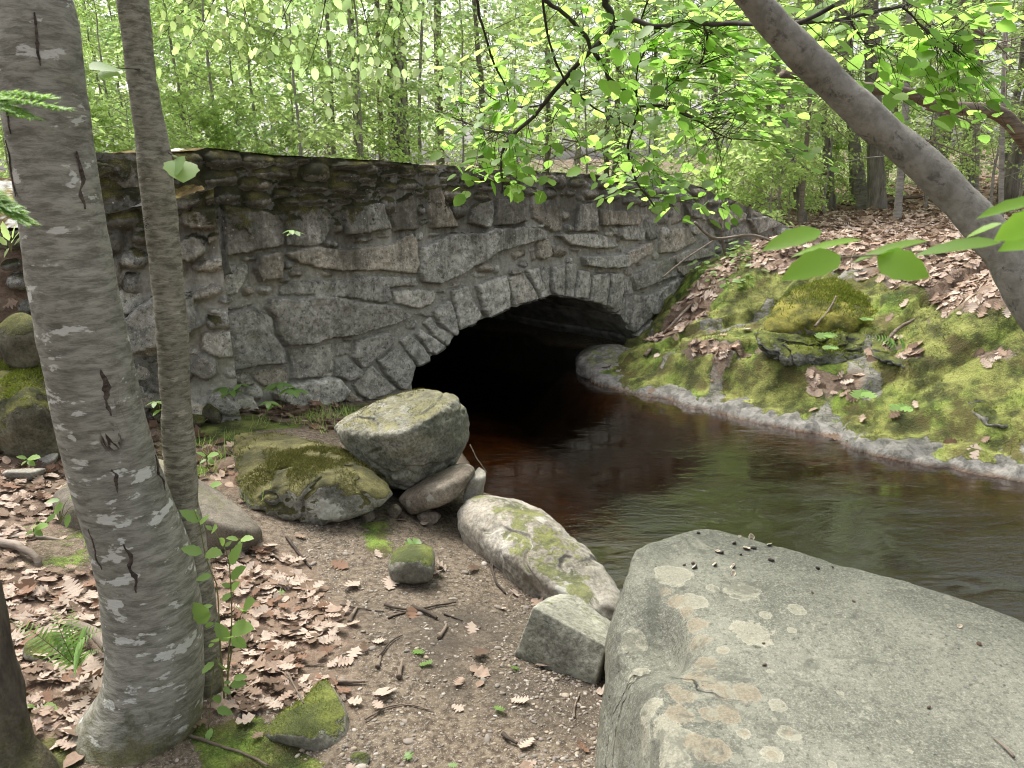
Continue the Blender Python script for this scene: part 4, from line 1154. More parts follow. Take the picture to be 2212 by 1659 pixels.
# a deep fold weathered into the end that faces the sand, and a saddle at the far corner
def dent(V, c, r, depth, dirv):
    d = np.linalg.norm((V - c) / r, axis=1)
    return V + np.array(dirv) * (depth * np.exp(-d * d * 1.6))[:, None]
V = dent(V, PZ(1405,1345,.43), (.10, .20, .16), .13, (.35, 0, -1))
V = dent(V, PZ(1400,1500,.25), (.07, .16, .22), .05, (1, .3, -.1))
V = dent(V, PZ(1455,1185,.43), (.06, .09, .10), .028, (0, 0, -1))
V = dent(V, PZ(1345,1400,.2), (.07, .10, .16), .03, (-1, 0, 0))
V[:, 2] += .004 * fbm(V * np.array((6, 14, 6)), 4, 33)
t = NT('lichened_slab')
co = t.co()
n1 = t.noise(co, 2.6, 5, .6, .3)
g = t.noise(co, 190, 3, .75)
col = t.mix(t.ramp(n1, .32, .68), (.10, .106, .09), (.225, .232, .197))
st = t.noise(t.co((30, 7, 10), rot=(0, 0, .5)), 1, 4, .7)
col = t.mix(t.ramp(st, .45, .68, 0, .45), col, (.12, .127, .103))
g3 = t.noise(co, 75, 3, .8)
col = t.mix(t.ramp(g, .45, .68, 0, .6), col, (.36, .365, .315))
col = t.mix(t.ramp(g3, .47, .36, 0, .6), col, (.07, .072, .062))
col = t.mix(t.ramp(g3, .58, .68, 0, .5), col, (.40, .40, .35))
wob = t.noise(co, 42, 5, .8)
wob2 = t.noise(co, 13, 3, .6)
edge = t.math('ADD', t.math('MULTIPLY', t.math('SUBTRACT', wob, .5), 1.1), t.math('MULTIPLY', t.math('SUBTRACT', wob2, .5), 1.3))
for at_, c1, c2 in (('crust_pale', (.37, .365, .30), (.26, .26, .21)), ('crust_tan', (.295, .262, .20), (.21, .185, .14))):
    fld = t.math('ADD', t.attr(at_), edge)
    rim = t.ramp(fld, .10, .22, 1, 0)
    m = t.math('MULTIPLY', t.ramp(fld, .02, .12, 0, .8), t.ramp(t.noise(co, 60, 4, .8), .30, .52, .35, 1))
    col = t.mix(m, col, t.mix(rim, t.mix(t.ramp(g, .3, .7), c2, c1), tuple(min(1, 1.15 * x) for x in c1)))
v = t.math('ADD', t.vor(co, 24), t.math('MULTIPLY', t.math('SUBTRACT', wob, .5), .7))
m = t.ramp(t.math('SUBTRACT', v, t.ramp(t.noise(co, 2.2, 4, .6), .42, .66, .02, .34)), -.02, .03, .55, 0)
col = t.mix(m, col, t.mix(g, (.22, .225, .185), (.33, .335, .285)))
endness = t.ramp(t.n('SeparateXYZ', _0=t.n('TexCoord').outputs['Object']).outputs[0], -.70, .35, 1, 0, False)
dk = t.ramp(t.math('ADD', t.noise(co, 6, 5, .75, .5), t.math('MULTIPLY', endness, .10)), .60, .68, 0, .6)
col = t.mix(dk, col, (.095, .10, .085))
col = t.mix(t.ramp(t.nz(), .35, .0, 0, .45), col, t.mix(t.ramp(t.noise(t.co((12, 12, 2)), 1, 5, .7), .4, .65), (.13, .13, .095), (.30, .28, .215)))
bl = t.ramp(t.noise(t.co((4, 4, 1.2)), 1.5, 4, .6), .58, .68, 0, .6)
col = t.mix(t.math('MULTIPLY', bl, t.ramp(t.nz(), .3, .0)), col, (.30, .40, .34))
ck = t.n('TexVoronoi', {'feature': 'DISTANCE_TO_EDGE'}, Vector=t.n('VectorMath', {'operation': 'ADD'}, _0=co, _1=t.n('VectorMath', {'operation': 'SCALE'}, _0=t.n('TexNoise', Vector=co, Scale=5.0, Detail=5).outputs['Color'], Scale=.35).outputs[0]).outputs[0], Scale=1.25).outputs[0]
ckm = t.math('MULTIPLY', t.ramp(ck, .002, .010, 1, 0), t.ramp(t.noise(co, 1.6, 3, .6), .50, .58))
col = t.mix(t.math('MULTIPLY', ckm, .75), col, (.05, .05, .042))
pit = t.ramp(t.noise(co, 48, 2, .6), .30, .24, 0, .7)
col = t.mix(pit, col, (.06, .06, .05))
hh_ = t.math('ADD', t.math('MULTIPLY', g, .5), t.math('ADD', st, t.math('SUBTRACT', t.math('MULTIPLY', wob, .8), t.math('ADD', t.math('MULTIPLY', ckm, 2.5), pit))))
col = t.mix(1.0, col, (.74, .72, .68), 'MULTIPLY')
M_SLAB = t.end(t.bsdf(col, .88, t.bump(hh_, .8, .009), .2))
from mathutils.bvhtree import BVHTree
bvh = BVHTree.FromPolygons([tuple(v) for v in V], [tuple(f) for f in F.tolist()])
def crust(lst):
    fld = np.full(len(V), -1.0)
    for x, y, r in lst:
        u, v = cp('S', x, y)
        loc, nor, *_ = bvh.ray_cast(Vector(EYE), Vector(ray(u, v)).normalized())
        if loc is None: continue
        d = np.linalg.norm(V - np.array(loc), axis=1)
        R = r * .36 / FPX * loc[1] * (1.25 if r > 60 else 1.1)
        fld = np.maximum(fld, 1 - d / R)
    return fld
PALE = [(120,500,110),(340,575,45),(530,595,100),(220,660,80),(850,710,55),(590,850,125),(400,950,42),(530,1450,58),(800,1450,66),(700,1570,66),(720,1370,26),(1060,1640,36),(60,1400,90),(660,740,40),(690,1080,34),(1110,1210,22),(1280,1300,20),
        (150,1480,110),(100,1610,110),(-40,1300,90),(-60,1500,90),(1530,1560,26),(820,830,30),(960,1000,24),(-130,900,80),(-110,1080,70),(1460,1380,18),(740,1290,60)]
TAN = [(60,600,40),(130,650,50),(190,720,50),(250,800,64),(260,900,70),(290,1030,72),(230,1110,70),(340,1150,64),(420,1200,62),(540,1200,82),(430,1330,92),(320,1330,70),(170,1230,70),(160,1340,90),(350,1560,110),(250,1500,80),(400,960,24),(540,1450,34),(800,1450,36),(700,1575,36),(100,1180,60)]
place('slab_boulder', V, [F], M_SLAB, 'huge flat-topped boulder spotted with lichen and scattered with nutshells', 'boulder', attrs={'crust_pale': crust(PALE), 'crust_tan': crust(TAN)})

boulder('moss_boulder', [(1640,700,6.05),(1650,722,5.9),(1690,640,6.35),(1760,607,6.65),(1830,597,6.85),(1880,602,6.9),(1910,640,6.6),(2018,668,6.4),(2012,700,6.1),(1900,724,5.92),(1780,722,5.88),(1760,680,5.9),(1690,695,5.95)], R_CUSH,
        'broad boulder cushioned in yellow-green moss on the far bank', back=[(1850,640,7.6),(1960,680,7.3)], sub=7, p=12, rough=.05, rs=3.5, seed=14, sink=.05)
boulder('grey_ledge', [(1640,728,5.85),(1655,765,5.75),(1700,775,5.7),(1800,778,5.7),(1868,772,5.65),(1885,735,5.8),(1645,716,6.0),(1860,712,6.0)], R_LEDGE, 'dark layered ledge directly under the mossiest boulder', 'ledge',
        back=[(1650,720,6.6),(1870,715,6.6)], sub=7, p=14, rough=.05, rs=4, seed=15, sink=.1, grooves=(.05, 7, .1))
boulder('cracked_ledge', [(1878,742,5.7),(1960,738,5.72),(2100,752,5.6),(2172,785,5.35),(2150,806,5.25),(1990,796,5.3),(1885,775,5.45)], R_LEDGE, 'cracked shelf of rock with ferns and dead leaves', 'ledge',
        back=[(1900,740,6.2),(2150,760,6.0)], sub=7, p=14, rough=.045, rs=4, seed=16, sink=.12, grooves=(.04, 7, .1))
boulder('lichen_boulder', [(2002,704,5.95),(2040,690,6.1),(2130,686,6.2),(2320,700,6.1),(2320,792,5.5),(2180,786,5.5),(2120,762,5.55),(2060,738,5.7),(2012,714,5.85),(2150,730,5.6)], R_DKMOSS, 'dark broad boulder with one pale oak leaf on top',
        back=[(2050,700,7),(2300,700,7)], sub=6, p=11, rough=.04, rs=3.5, seed=17, sink=.08)
boulder('bank_ledge', [(2080,850,4.95),(2212,850,4.9),(2350,870,4.8),(2340,935,4.5),(2180,920,4.6),(2090,890,4.8)], R_LEDGE, 'mossy hump of bedrock at the downstream end of the bank', 'ledge',
        back=[(2100,850,5.4),(2300,860,5.3)], sub=6, p=12, rough=.06, rs=4, seed=19, sink=.15, grooves=(.03, 7, .1))
boulder('springer_rock', [(1390,700,8.1),(1385,735,7.9),(1420,745,7.6),(1500,745,7.3),(1560,730,7.2),(1540,690,7.7),(1450,690,7.9)], R_DKMOSS, 'mossy rock under the far foot of the arch', 'rock',
        back=[(1420,700,8.4),(1540,690,8.2)], sub=6, p=9, rough=.06, rs=3, seed=20, sink=.15)
boulder('arch_rock', [(1236,786,7.2),(1260,760,7.4),(1310,745,7.5),(1375,752,7.5),(1420,790,7.0),(1390,835,6.6),(1340,838,6.6),(1290,822,6.75),(1262,806,6.9),(1330,790,6.8)],
        rock_mat('washed_rock', (.13, .12, .11), (.30, .28, .26), 4, 60, .7, .55, .62, .2, (.4, .4, .38), 9, None, .8, ((.045, .06, .01), (.14, .17, .025), (.27, .31, .05))),
        'washed bare rock running in under the arch', 'rock', back=[(1250,760,8.3),(1330,745,8.5)], sub=6, p=9, rough=.05, rs=4, seed=23, sink=.25)

# small loose stones, each on the ground where the photo has it
def small(u, v, w, h, mat, label, z=None, seed=0, name='small_stone', group=None, dep=1.0, p=9):
    g = hit(u, v)
    k = g[1] / FPX
    r = np.random.default_rng(seed)
    a, b, c = w * k / 2, w * k / 2 * dep, h * k
    pts = []
    for _ in range(15):
        d = norm(r.normal(size=3))
        pts.append(g + (0, b * .8, c * .32) + d * (a, b, c * .68))
    V, F = rock_mesh(pts, 5, p, .06 * min(a, c), 4 / max(a, .02), seed, 0)
    return place(name, V, [F], mat, label, 'stone', group)
small(95,1010,66,26,R_PALE,'pale half-buried stone below the dark mossy boulder',seed=31)
small(30,1045,100,32,R_PALE,'flat tan stone at the frame edge below the dark boulder',seed=32)
small(785,1130,60,34,R_BROWN,'dark stone under the mossy boulder lip',seed=33)
small(852,1122,46,32,R_BROWN,'grey stone tucked below the brown flat stone',seed=34)
small(925,1135,66,30,R_FLAT,'reddish low stone in front of the dark gap',seed=35)
small(400,930,80,40,R_DKMOSS,'mossy stone at the bridge foot behind the slim trunk',seed=36)
small(452,918,62,48,R_DKMOSS,'squat stone beside the leaflets at the bridge foot',seed=37)
small(350,915,90,60,R_DKMOSS,'dark stone between the two trunks at the wall foot',seed=38)
small(75,1432,110,46,R_WEDGE,'round mossy stone behind the fern',seed=39)
small(775,1659,60,26,R_WEDGE,'low green stone at the bottom edge',seed=40)
small(1178,1232,60,40,R_FLAT,'tan slab leaning on the whale-backed boulder',seed=41,p=18)
boulder('round_stone', [(0,690,4.1),(50,670,4.1),(95,700,4.05),(95,745,4.0),(40,765,3.98),(0,750,4.0),(50,715,3.95)], R_DKMOSS, 'round grey stone lodged between wing wall and dark boulder', 'stone', back=[(50,700,4.4),(20,740,4.4)], sub=5, p=8, rough=.01, seed=43, sink=.1)
small(1310,1655,40,60,R_BROWN,'dark stone against the foot of the huge slab',seed=44)
# ------------------------------------------------------------------ trees
def bark_mat(name, c1, c2, along=6, across=30, white=None, cracks=None, vertical=False, moss=.0, bump=.5, mossz=.5, blotch=None):
    t = NT(name)
    sc = (across, across, along) if vertical else (along, along, across)
    n = t.noise(t.co(sc), 1, 5, .7, .3)
    co = t.co()
    col = t.mix(t.ramp(n, .32, .66), c1, c2)
    col = t.mix(t.ramp(t.noise(co, 3, 3, .6), .3, .7, 0, .4), col, tuple(.55 * x for x in c1))
    h = n
    if blotch:
        b = t.noise(co, blotch[1], 5, .72, .3)
        col = t.mix(t.ramp(b, blotch[2], blotch[2] + .14), col, blotch[0])
    if white:
        w = t.noise(t.co(white[1]), 1, 4, .6, .2)
        w2 = t.noise(t.co((white[1][0] * 3, white[1][1] * 3, white[1][2] * 2)), 1, 3, .7)
        lo = t.math('MULTIPLY', t.math('SUBTRACT', t.noise(co, 3.2, 4, .65), .5), .38)
        wm = t.ramp(t.math('ADD', lo, t.math('ADD', t.math('MULTIPLY', w, .75), t.math('MULTIPLY', w2, .25))), white[2], white[2] + .035, 0, .85)
        col = t.mix(wm, col, white[0])
    if cracks:
        k = t.noise(t.co(cracks[0]), 1, 5, .65, .8)
        k = t.math('ABSOLUTE', t.math('SUBTRACT', k, .5))
        ar = t.ramp(t.noise(t.co((3, 3, 2.2)), 1, 3, .6), cracks[1], cracks[1] + .05)
        km = t.math('MULTIPLY', t.ramp(k, .012, .032, 1, 0), ar)
        col = t.mix(km, col, (.045, .03, .024))
        h = t.math('SUBTRACT', h, km)
    if moss:
        zz = t.n('SeparateXYZ', _0=t.n('TexCoord').outputs['Object']).outputs[2]
        mm = t.math('ADD', t.ramp(zz, mossz, 0, 0, .5, False), t.math('MULTIPLY', t.noise(co, 9, 5, .75), .8))
        mm = t.ramp(mm, .62, .85, 0, moss)
        col = t.mix(mm, col, moss_colour(t, co, (.045, .045, .02), (.10, .095, .04), (.17, .17, .07)))
        h = t.math('ADD', h, t.math('MULTIPLY', mm, t.noise(co, 90, 3, .8)))
    col = t.mix(1.0, col, (.84, .83, .80), 'MULTIPLY')
    return t.end(t.bsdf(col, .85, t.bump(h, bump, .008), .2))
B_BIRCH = bark_mat('birch_bark', (.15, .147, .122), (.36, .355, .31), 16, 62, ((.58, .59, .56), (9, 9, 24), .565), ((13, 13, 2.6), .60), False, .85, .5, .45)
B_SLIM = bark_mat('young_birch_bark', (.125, .118, .09), (.36, .35, .285), 26, 85, ((.38, .37, .30), (12, 12, 60), .60), ((14, 14, 60), .60), False, .55, .6, .8)
B_LEAN = bark_mat('smooth_grey_bark', (.19, .185, .16), (.34, .33, .295), 24, 24, None, None, False, 0, .5, .5, ((.10, .096, .084), 22, .54))
B_TWIG = bark_mat('dark_twig_bark', (.035, .03, .026), (.085, .075, .065), 20, 20, None, None, False, 0, .3)
B_FURROW = bark_mat('furrowed_bark', (.19, .175, .16), (.54, .51, .48), 1.2, 16, None, ((22, 22, 2.5), .2), True, 0, 1.0)
B_DARK = bark_mat('dark_bark', (.15, .135, .12), (.36, .33, .30), 3, 20, None, None, True, 0, .8)
B_PALE = bark_mat('pale_bark', (.24, .225, .205), (.46, .435, .405), 5, 30, None, None, False, 0, .4, .5, ((.13, .12, .105), 9, .55))
B_DEAD = bark_mat('dead_wood', (.16, .13, .105), (.33, .28, .24), 3, 40, None, None, False, 0, .4)

L_MID = leaf_mat('beech_leaf', (.19, .27, .10), (.26, .32, .12), (.54, .77, .31), .58)
L_LIME = leaf_mat('lime_leaf', (.23, .31, .10), (.30, .35, .12), (.64, .84, .31), .58)
L_HAZEL = leaf_mat('hazel_leaf', (.09, .20, .02), (.15, .26, .03), (.44, .72, .15), .62, .42, .3)
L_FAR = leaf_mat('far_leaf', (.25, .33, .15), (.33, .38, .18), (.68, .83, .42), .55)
L_HEM = leaf_mat('hemlock_needle', (.10, .16, .05), (.16, .22, .07), (.30, .42, .12), .45)
L_HERB = leaf_mat('herb_leaf', (.15, .27, .07), (.21, .32, .10), (.42, .64, .14), .5)
L_FERN = leaf_mat('fern_frond', (.12, .24, .05), (.18, .30, .07), (.32, .54, .10), .5)
def litter_mat(name, cols, k=1.0):
    t = NT(name)
    r = t.n('NewGeometry').outputs['Random Per Island']
    rp = t.n('ValToRGB', Fac=r)
    rp.color_ramp.interpolation = 'CONSTANT'
    e = rp.color_ramp.elements
    e[0].color, e[1].color = (*cols[0], 1), (*cols[-1], 1)
    for q, c_ in enumerate(cols[1:-1]):
        z = e.new((q + 1) / (len(cols) - 1)); z.color = (*c_, 1)
    n_ = t.noise(t.co(), 55, 4, .7)
    c = t.mix(t.ramp(n_, .40, .62, 0, .55), rp.outputs[0], t.mix(.5, rp.outputs[0], (.05, .035, .025)))
    return t.end(t.n('MixShader', _0=.15, _1=t.bsdf(c, .75, t.bump(n_, .4, .004), .15), _2=t.n('BsdfTranslucent', Color=t.mix(.4, c, (.3, .18, .1)))).outputs[0])
L_OAK = litter_mat('dead_oak_leaf', [(.25, .18, .13), (.46, .36, .29), (.33, .235, .17), (.52, .43, .355), (.15, .10, .07), (.41, .31, .24), (.50, .385, .30)])
L_OAKB = L_OAK
L_OAK = litter_mat('dull_oak_leaf', [(.17, .12, .085), (.34, .265, .21), (.23, .165, .12), (.40, .325, .265), (.10, .068, .047), (.29, .215, .165), (.36, .275, .215)])
L_OAK2 = litter_mat('dead_russet_leaf', [(.13, .08, .052), (.30, .205, .145), (.20, .12, .08), (.36, .27, .205), (.075, .05, .036), (.26, .165, .11)])
L_GRASS = leaf_mat('grass_blade', (.12, .19, .04), (.22, .27, .08), (.26, .38, .09), .45)

# --- the big birch, traced along the photo
def trace_trunk(rows, yfun, n=120, k=40):
    """rows: (v, u_left, u_right); returns centreline and radii"""
    rows = np.array(rows, float)
    c, r = [], []
    for v, a, b in rows:
        y = yfun(v)
        p0, p1 = P(a, v, y), P(b, v, y)
        c.append((p0 + p1) / 2)
        r.append(np.linalg.norm(p1 - p0) / 2)
    q = spline(np.concatenate([np.array(c), np.array(r)[:, None]], 1), n)
    return q[:, :3], q[:, 3]
c, r = trace_trunk([(-700,-270,-135),(-300,-110,40),(0,-8,150),(200,10,178),(400,42,207),(600,70,242),(800,105,283),(1000,152,330),(1200,212,402),(1300,230,424),(1400,240,434),(1500,226,436),(1570,190,428),(1640,140,412),(1720,90,400),(1800,50,390)],
                   lambda v: 2.02 - .12 * max(0, v - 1300) / 500 + .10 * max(0, -v) / 700, 220)
V, F = tube(c, r, 72, .006, 9, 3)
_d = np.concatenate([V[:len(c) * 72] - np.repeat(c, 72, 0), np.zeros((2, 3))])
V = V + norm(_d) * (.018 * fbm(V * (3, 3, 1.5), 3, 4) * sstep(.9, .1, V[:, 2]))[:, None]
b0 = np.array((c[-1][0], c[-1][1], -.05))
birch = thing('birch_tree', 'thick leaning birch trunk with white-flecked horizontal-lined bark and dark splits', 'tree', tuple(b0))
obj('trunk', mesh('trunk', V - b0, F, B_BIRCH), birch)
def scar(u, v, w, h, y=1.9, seed=0):
    """a dark split in the bark: a shallow ragged lens lying in the trunk surface"""
    ctr = P(u, v, 2.0)
    j = int(np.argmin(np.linalg.norm(c - ctr, axis=1)))
    ax = norm(c[max(j - 3, 0)] - c[min(j + 3, len(c) - 1)])
    k = 2.0 / FPX
    a = np.linspace(-1, 1, 22)
    off = (ctr - c[j])
    out = []
    for s in a:
        jj = int(np.clip(j - s * h * k / 2 / np.linalg.norm(c[1] - c[0]), 0, len(c) - 1))
        cc = c[j] + ax * (s * h * k / 2)
        wd = w * .45 * k / 2 * (1 - abs(s) ** 1.7) * (1 + .8 * vnoise(np.array([[s * 6, seed, 0]]))[0]) + .0008
        side = norm(np.cross(ax, (0, 1, 0)))
        lat = off @ side + .006 * vnoise(np.array([[s * 2.2, seed, 5.]]))[0]
        for e in (-1, -.35, .35, 1):
            x = lat + e * wd
            rr = r[jj]
            dep = math.sqrt(max(rr * rr - x * x, 1e-6))
            base = c[jj] + (cc - c[jj])
            out.append(base + side * x + norm(np.cross(side, ax)) * 0 - norm(np.array((0, 1, 0)) - ax * ax[1]) * (dep + (.0045 if abs(e) < .5 else .001)))
    Vv = np.array(out)
    i0 = np.arange(22 * 4).reshape(22, 4)
    return Vv, np.stack([i0[:-1, :-1], i0[:-1, 1:], i0[1:, 1:], i0[1:, :-1]], -1).reshape(-1, 4)
M_SCAR = bark_mat('split_bark', (.035, .026, .021), (.13, .10, .085), 30, 60, None, None, False, 0, .9)
for i, (u, v, w, h) in enumerate([(257,838,20,105),(320,1185,22,120),(58,260,10,60),(52,370,12,110),(185,385,11,115),(238,1150,16,100),(282,1010,10,55),(118,90,9,95),(340,1030,9,90)]):
    Vs, Fs = scar(u, v, w, h, seed=i)
    o = obj('bark_split', mesh('bark_split', Vs - b0, [Fs], M_SCAR), birch)

c2, r2 = trace_trunk([(-700,120,205),(-300,215,275),(0,256,318),(150,275,332),(300,296,362),(345,300,370),(400,306,372),(500,318,385),(700,338,402),(900,352,414),(1100,362,430),(1300,392,464),(1450,418,478),(1540,425,482),(1600,410,492),(1650,400,500)],
                     lambda v: 2.18 - .08 * max(0, v - 1300) / 300, 200)
V, F = tube(c2, r2, 44, .006, 16, 8)
b1 = np.array((c2[-1][0], c2[-1][1], -.08))
slim = thing('birch_tree', 'slim birch trunk with fine curling bark just behind the thick birch', 'tree', tuple(b1))
obj('trunk', mesh('trunk', V - b1, F, B_SLIM), slim)
OV = oval_leaf(.32, .06, 7, .12, .12)
def leaf_at(u0, v0, y0, u1, v1, y1, up=(0, 0, 1), w=1.0):
    a, b = P(u0, v0, y0), P(u1, v1, y1)
    fr = frames((b - a)[None], np.array([up], float))
    return scatter(OV[0], OV[1], a[None], fr, np.array([[np.linalg.norm(b - a), np.linalg.norm(b - a) * w, np.linalg.norm(b - a)]]))
def twig_with_leaves(name_parent, pts, rads, leaves, leafmat, base):
    A = Acc()
    A.add(*tube(spline(np.array(pts), 10), np.linspace(rads[0], rads[1], 10), 6))
    o = obj('twig', A.me('twig', B_TWIG), name_parent)
    A = Acc()
    for l in leaves: A.add(*leaf_at(*l))
    V, F = A.done()
    o.data.transform(Matrix.Translation(Vector(-base)))
    obj('foliage', mesh('foliage', V - base, F, leafmat), name_parent)
twig_with_leaves(slim, [P(300,150,2.15), P(285,148,2.0), P(250,147,1.95)], (.003, .001), [(252,147,1.95,194,141,1.88,(0,-.75,.6),1.3), (262,150,1.96,212,163,1.9,(.1,-.6,.8),1.1)], L_HERB, b1)
twig_with_leaves(slim, [P(365,330,2.15), P(378,338,2.08), P(390,345,2.05)], (.003, .001), [(384,340,2.06,378,374,2.0,(-.2,-.9,.3),1.2), (388,345,2.06,396,388,2.0,(.5,-.9,.3),1.6), (384,340,2.06,372,335,2.05,(0,-.6,.8),1.0)], L_HERB, b1)

# mossy trunk cut by the frame on the left
c, r = trace_trunk([(1150,-80,-25),(1300,-60,2),(1400,-50,22),(1500,-50,45),(1600,-45,65),(1680,-60,110),(1760,-80,140)], lambda v: 1.75 - .05 * max(0, v - 1500) / 200, 60)
c = np.concatenate([c[:1] + (-.05, .02, 3.2), c[:1] + (-.03, .01, 1.2), c]); r = np.concatenate([[.035, .05], r])
V, F = tube(c, r, 40, .008, 14, 12)
B_MOSST = bark_mat('mossy_bark', (.06, .05, .04), (.15, .13, .10), 6, 24, None, None, True, .9, .9, .75)
b2 = np.array((c[-1][0], c[-1][1], -.05))
o = thing('tree', 'dark trunk with a moss-grown foot at the lower corner', 'tree', tuple(b2))
obj('trunk', mesh('trunk', V - b2, F, B_MOSST), o)

# --- the leaning tree and its hanging boughs
hz = [(1500,-160,2.05),(1560,-85,2.1),(1625,0,2.15),(1700,85,2.18),(1790,172,2.2),(1850,232,2.2),(1930,300,2.2),(2010,370,2.18),(2090,452,2.15),(2150,525,2.12),(2190,590,2.1),(2225,655,2.08),(2290,760,2.06),(2360,880,2.05),(2420,1000,2.05)]
hw = [20,23,27,31,33,34,34,35,36,37,38,39,41,46,58]
_hq = [list(P(*a)) + [w * a[2] / FPX] for a, w in zip(hz[:-1], hw[:-1])] + [[1.98, 1.80, .62, .058], [2.28, 1.42, .18, .066], [2.55, 1.10, -.22, .085]]
q = spline(np.array(_hq), 190)
HB = np.array((q[-1][0], q[-1][1], q[-1][2]))
haz = thing('leaning_tree', 'smooth grey-barked tree leaning across the brook with fresh green boughs', 'tree', tuple(HB))
V, F = tube(q[:, :3], q[:, 3], 44, .007, 14, 17)
obj('trunk', mesh('trunk', V - HB, F, B_LEAN), haz)
def g2(x, y): return cp('G', x, y)
def r2_(x, y): return cp('R', x, y)
BOUGH = [
 ([(1340,-120,3.0)] + [(*g2(x, y), d) for x, y, d in [(800,0,3.05),(830,60,3.08),(835,145,3.1),(790,200,3.12),(730,260,3.15),(640,350,3.2),(560,440,3.25),(490,520,3.3),(430,600,3.35),(350,670,3.4),(290,740,3.45),(265,800,3.45),(260,870,3.45),(265,945,3.45),(262,1000,3.44)]], 7.2, 2.2),
 ([(1120,-60,2.9)] + [(*g2(x, y), d) for x, y, d in [(490,0,2.95),(560,50,3.0),(640,120,3.05),(700,190,3.1),(718,250,3.14)]], 4.6, 3.8),
 ([(1800,10,2.25)] + [(*r2_(x, y), d) for x, y, d in [(850,135,2.35),(600,142,2.7),(300,140,2.9)]] + [(*g2(x, y), d) for x, y, d in [(1269,112,3.0),(1130,130,3.02),(1030,130,3.04),(950,102,3.06),(880,110,3.08),(838,145,3.1)]], 4.5, 5.0),
 ([(*r2_(x, y), d) for x, y, d in [(850,135,2.35),(1000,130,2.5),(1200,98,2.6),(1400,55,2.7),(1600,5,2.8),(1800,-40,2.9)]], 4.5, 2.5),
 ([(*g2(x, y), d) for x, y, d in [(735,268,3.15),(790,350,3.22),(820,410,3.3),(900,470,3.4),(960,530,3.5),(970,570,3.55),(940,670,3.65),(915,750,3.7),(920,820,3.75),(945,890,3.8),(965,945,3.8),(1010,1010,3.8),(1060,1080,3.8)]], 4.2, 1.6),
 ([(*g2(x, y), d) for x, y, d in [(970,555,3.55),(1080,540,3.6),(1200,580,3.7),(1269,620,3.8),(1400,700,3.9)]], 2.6, 1.4),
 ([(*g2(x, y), d) for x, y, d in [(475,-20,2.9),(490,130,3.0),(520,250,3.05),(560,350,3.1),(600,430,3.2),(680,510,3.3),(760,570,3.4),(860,620,3.5),(930,660,3.6)]], 2.8, 1.2),
 ([(*g2(x, y), d) for x, y, d in [(125,-40,3.1),(135,0,3.1),(150,80,3.15),(185,190,3.2),(220,310,3.3),(280,440,3.4),(300,520,3.45)]], 3.2, 1.4),
 ([(*g2(x, y), d) for x, y, d in [(470,540,3.3),(400,550,3.4),(300,540,3.5),(220,510,3.55),(130,430,3.6),(90,370,3.65)]], 2.2, 1.0),
 ([(*g2(x, y), d) for x, y, d in [(320,695,3.4),(200,670,3.5),(100,640,3.6),(0,600,3.7),(-120,560,3.8)]], 2.4, 1.0),
 ([(*g2(x, y), d) for x, y, d in [(960,525,3.5),(965,350,3.4),(1000,250,3.3),(985,120,3.2),(1020,0,3.1),(1030,-40,3.1)]], 2.2, 1.6),
 ([(*g2(x, y), d) for x, y, d in [(820,410,3.3),(760,460,3.4),(650,500,3.5),(560,560,3.6),(520,640,3.7)]], 1.8, .9),
 ([(*r2_(x, y), d) for x, y, d in [(1480,40,2.72),(1600,150,2.8),(1700,230,2.85),(1780,300,2.9),(1850,350,2.9)]], 2.2, 1.2),
 ([(*r2_(x, y), d) for x, y, d in [(1160,105,2.6),(1200,180,2.65),(1260,260,2.7),(1340,290,2.75)]], 2.0, 1.0),
 ([(*r2_(x, y), d) for x, y, d in [(0,630,3.6),(100,660,3.6),(250,730,3.6),(350,790,3.6),(460,840,3.6)]], 2.2, 1.1),
 ([(*r2_(x, y), d) for x, y, d in [(290,160,2.9),(310,230,3.0),(270,380,3.1),(180,430,3.2),(60,540,3.3)]], 2.2, 1.1)]
A = Acc()
bpts = []
for pts, w0, w1 in BOUGH:
    qq = spline(np.array([list(P(u, v, d)) + [d] for u, v, d in pts]), 50)
    qq[:, :3] += .006 * np.stack([fbm(qq[:, :3] * 9, 3, s) for s in (1, 2, 3)], 1)
    rad = np.linspace(w0, w1, 50) * qq[:, 3] / FPX
    A.add(*tube(qq[:, :3], rad, 8, .0012, 40, 3))
    bpts.append(qq[:, :3])
V, F = A.done()
bough_part = (V, F)
bpts = np.concatenate(bpts)
rg = np.random.default_rng(77)
# sprays: twig targets (u, v, half-width, half-height, count, depth)
SPR = [(1220,70,130,70,26,3.2),(1330,130,180,90,30,3.2),(1170,160,110,70,20,3.4),(1480,100,150,90,44,3.3),(1600,170,160,90,46,3.4),(1450,200,140,70,26,3.5),
       (1050,190,110,40,12,3.7),(1010,250,90,40,14,3.7),(1130,260,90,50,14,3.6),(1260,250,90,60,14,3.5),(1380,230,100,60,16,3.6),(1560,290,150,60,26,3.8),(1420,320,110,40,16,3.8),
       (1060,395,95,26,22,3.45),(1140,415,60,18,9,3.45),(1090,345,70,24,9,3.5),(1400,410,110,30,22,3.8),(1500,460,90,25,18,3.85),(1310,360,60,30,8,3.8),
       (1750,60,110,60,18,2.8),(1900,40,130,60,22,2.75),(2000,130,110,80,24,2.85),(2130,90,100,90,24,2.85),(1900,200,60,50,12,2.8),(2100,240,90,60,14,2.9),(1680,230,70,60,14,3.4),(1760,330,60,40,8,3.4),
       (1560,40,150,50,34,3.1),(1380,40,110,40,16,3.1),(1000,330,50,30,6,3.6),(1700,150,60,60,10,3.3),(2020,230,70,40,10,2.8)]
LP, LX, LU, LS = [], [], [], []
A = Acc()
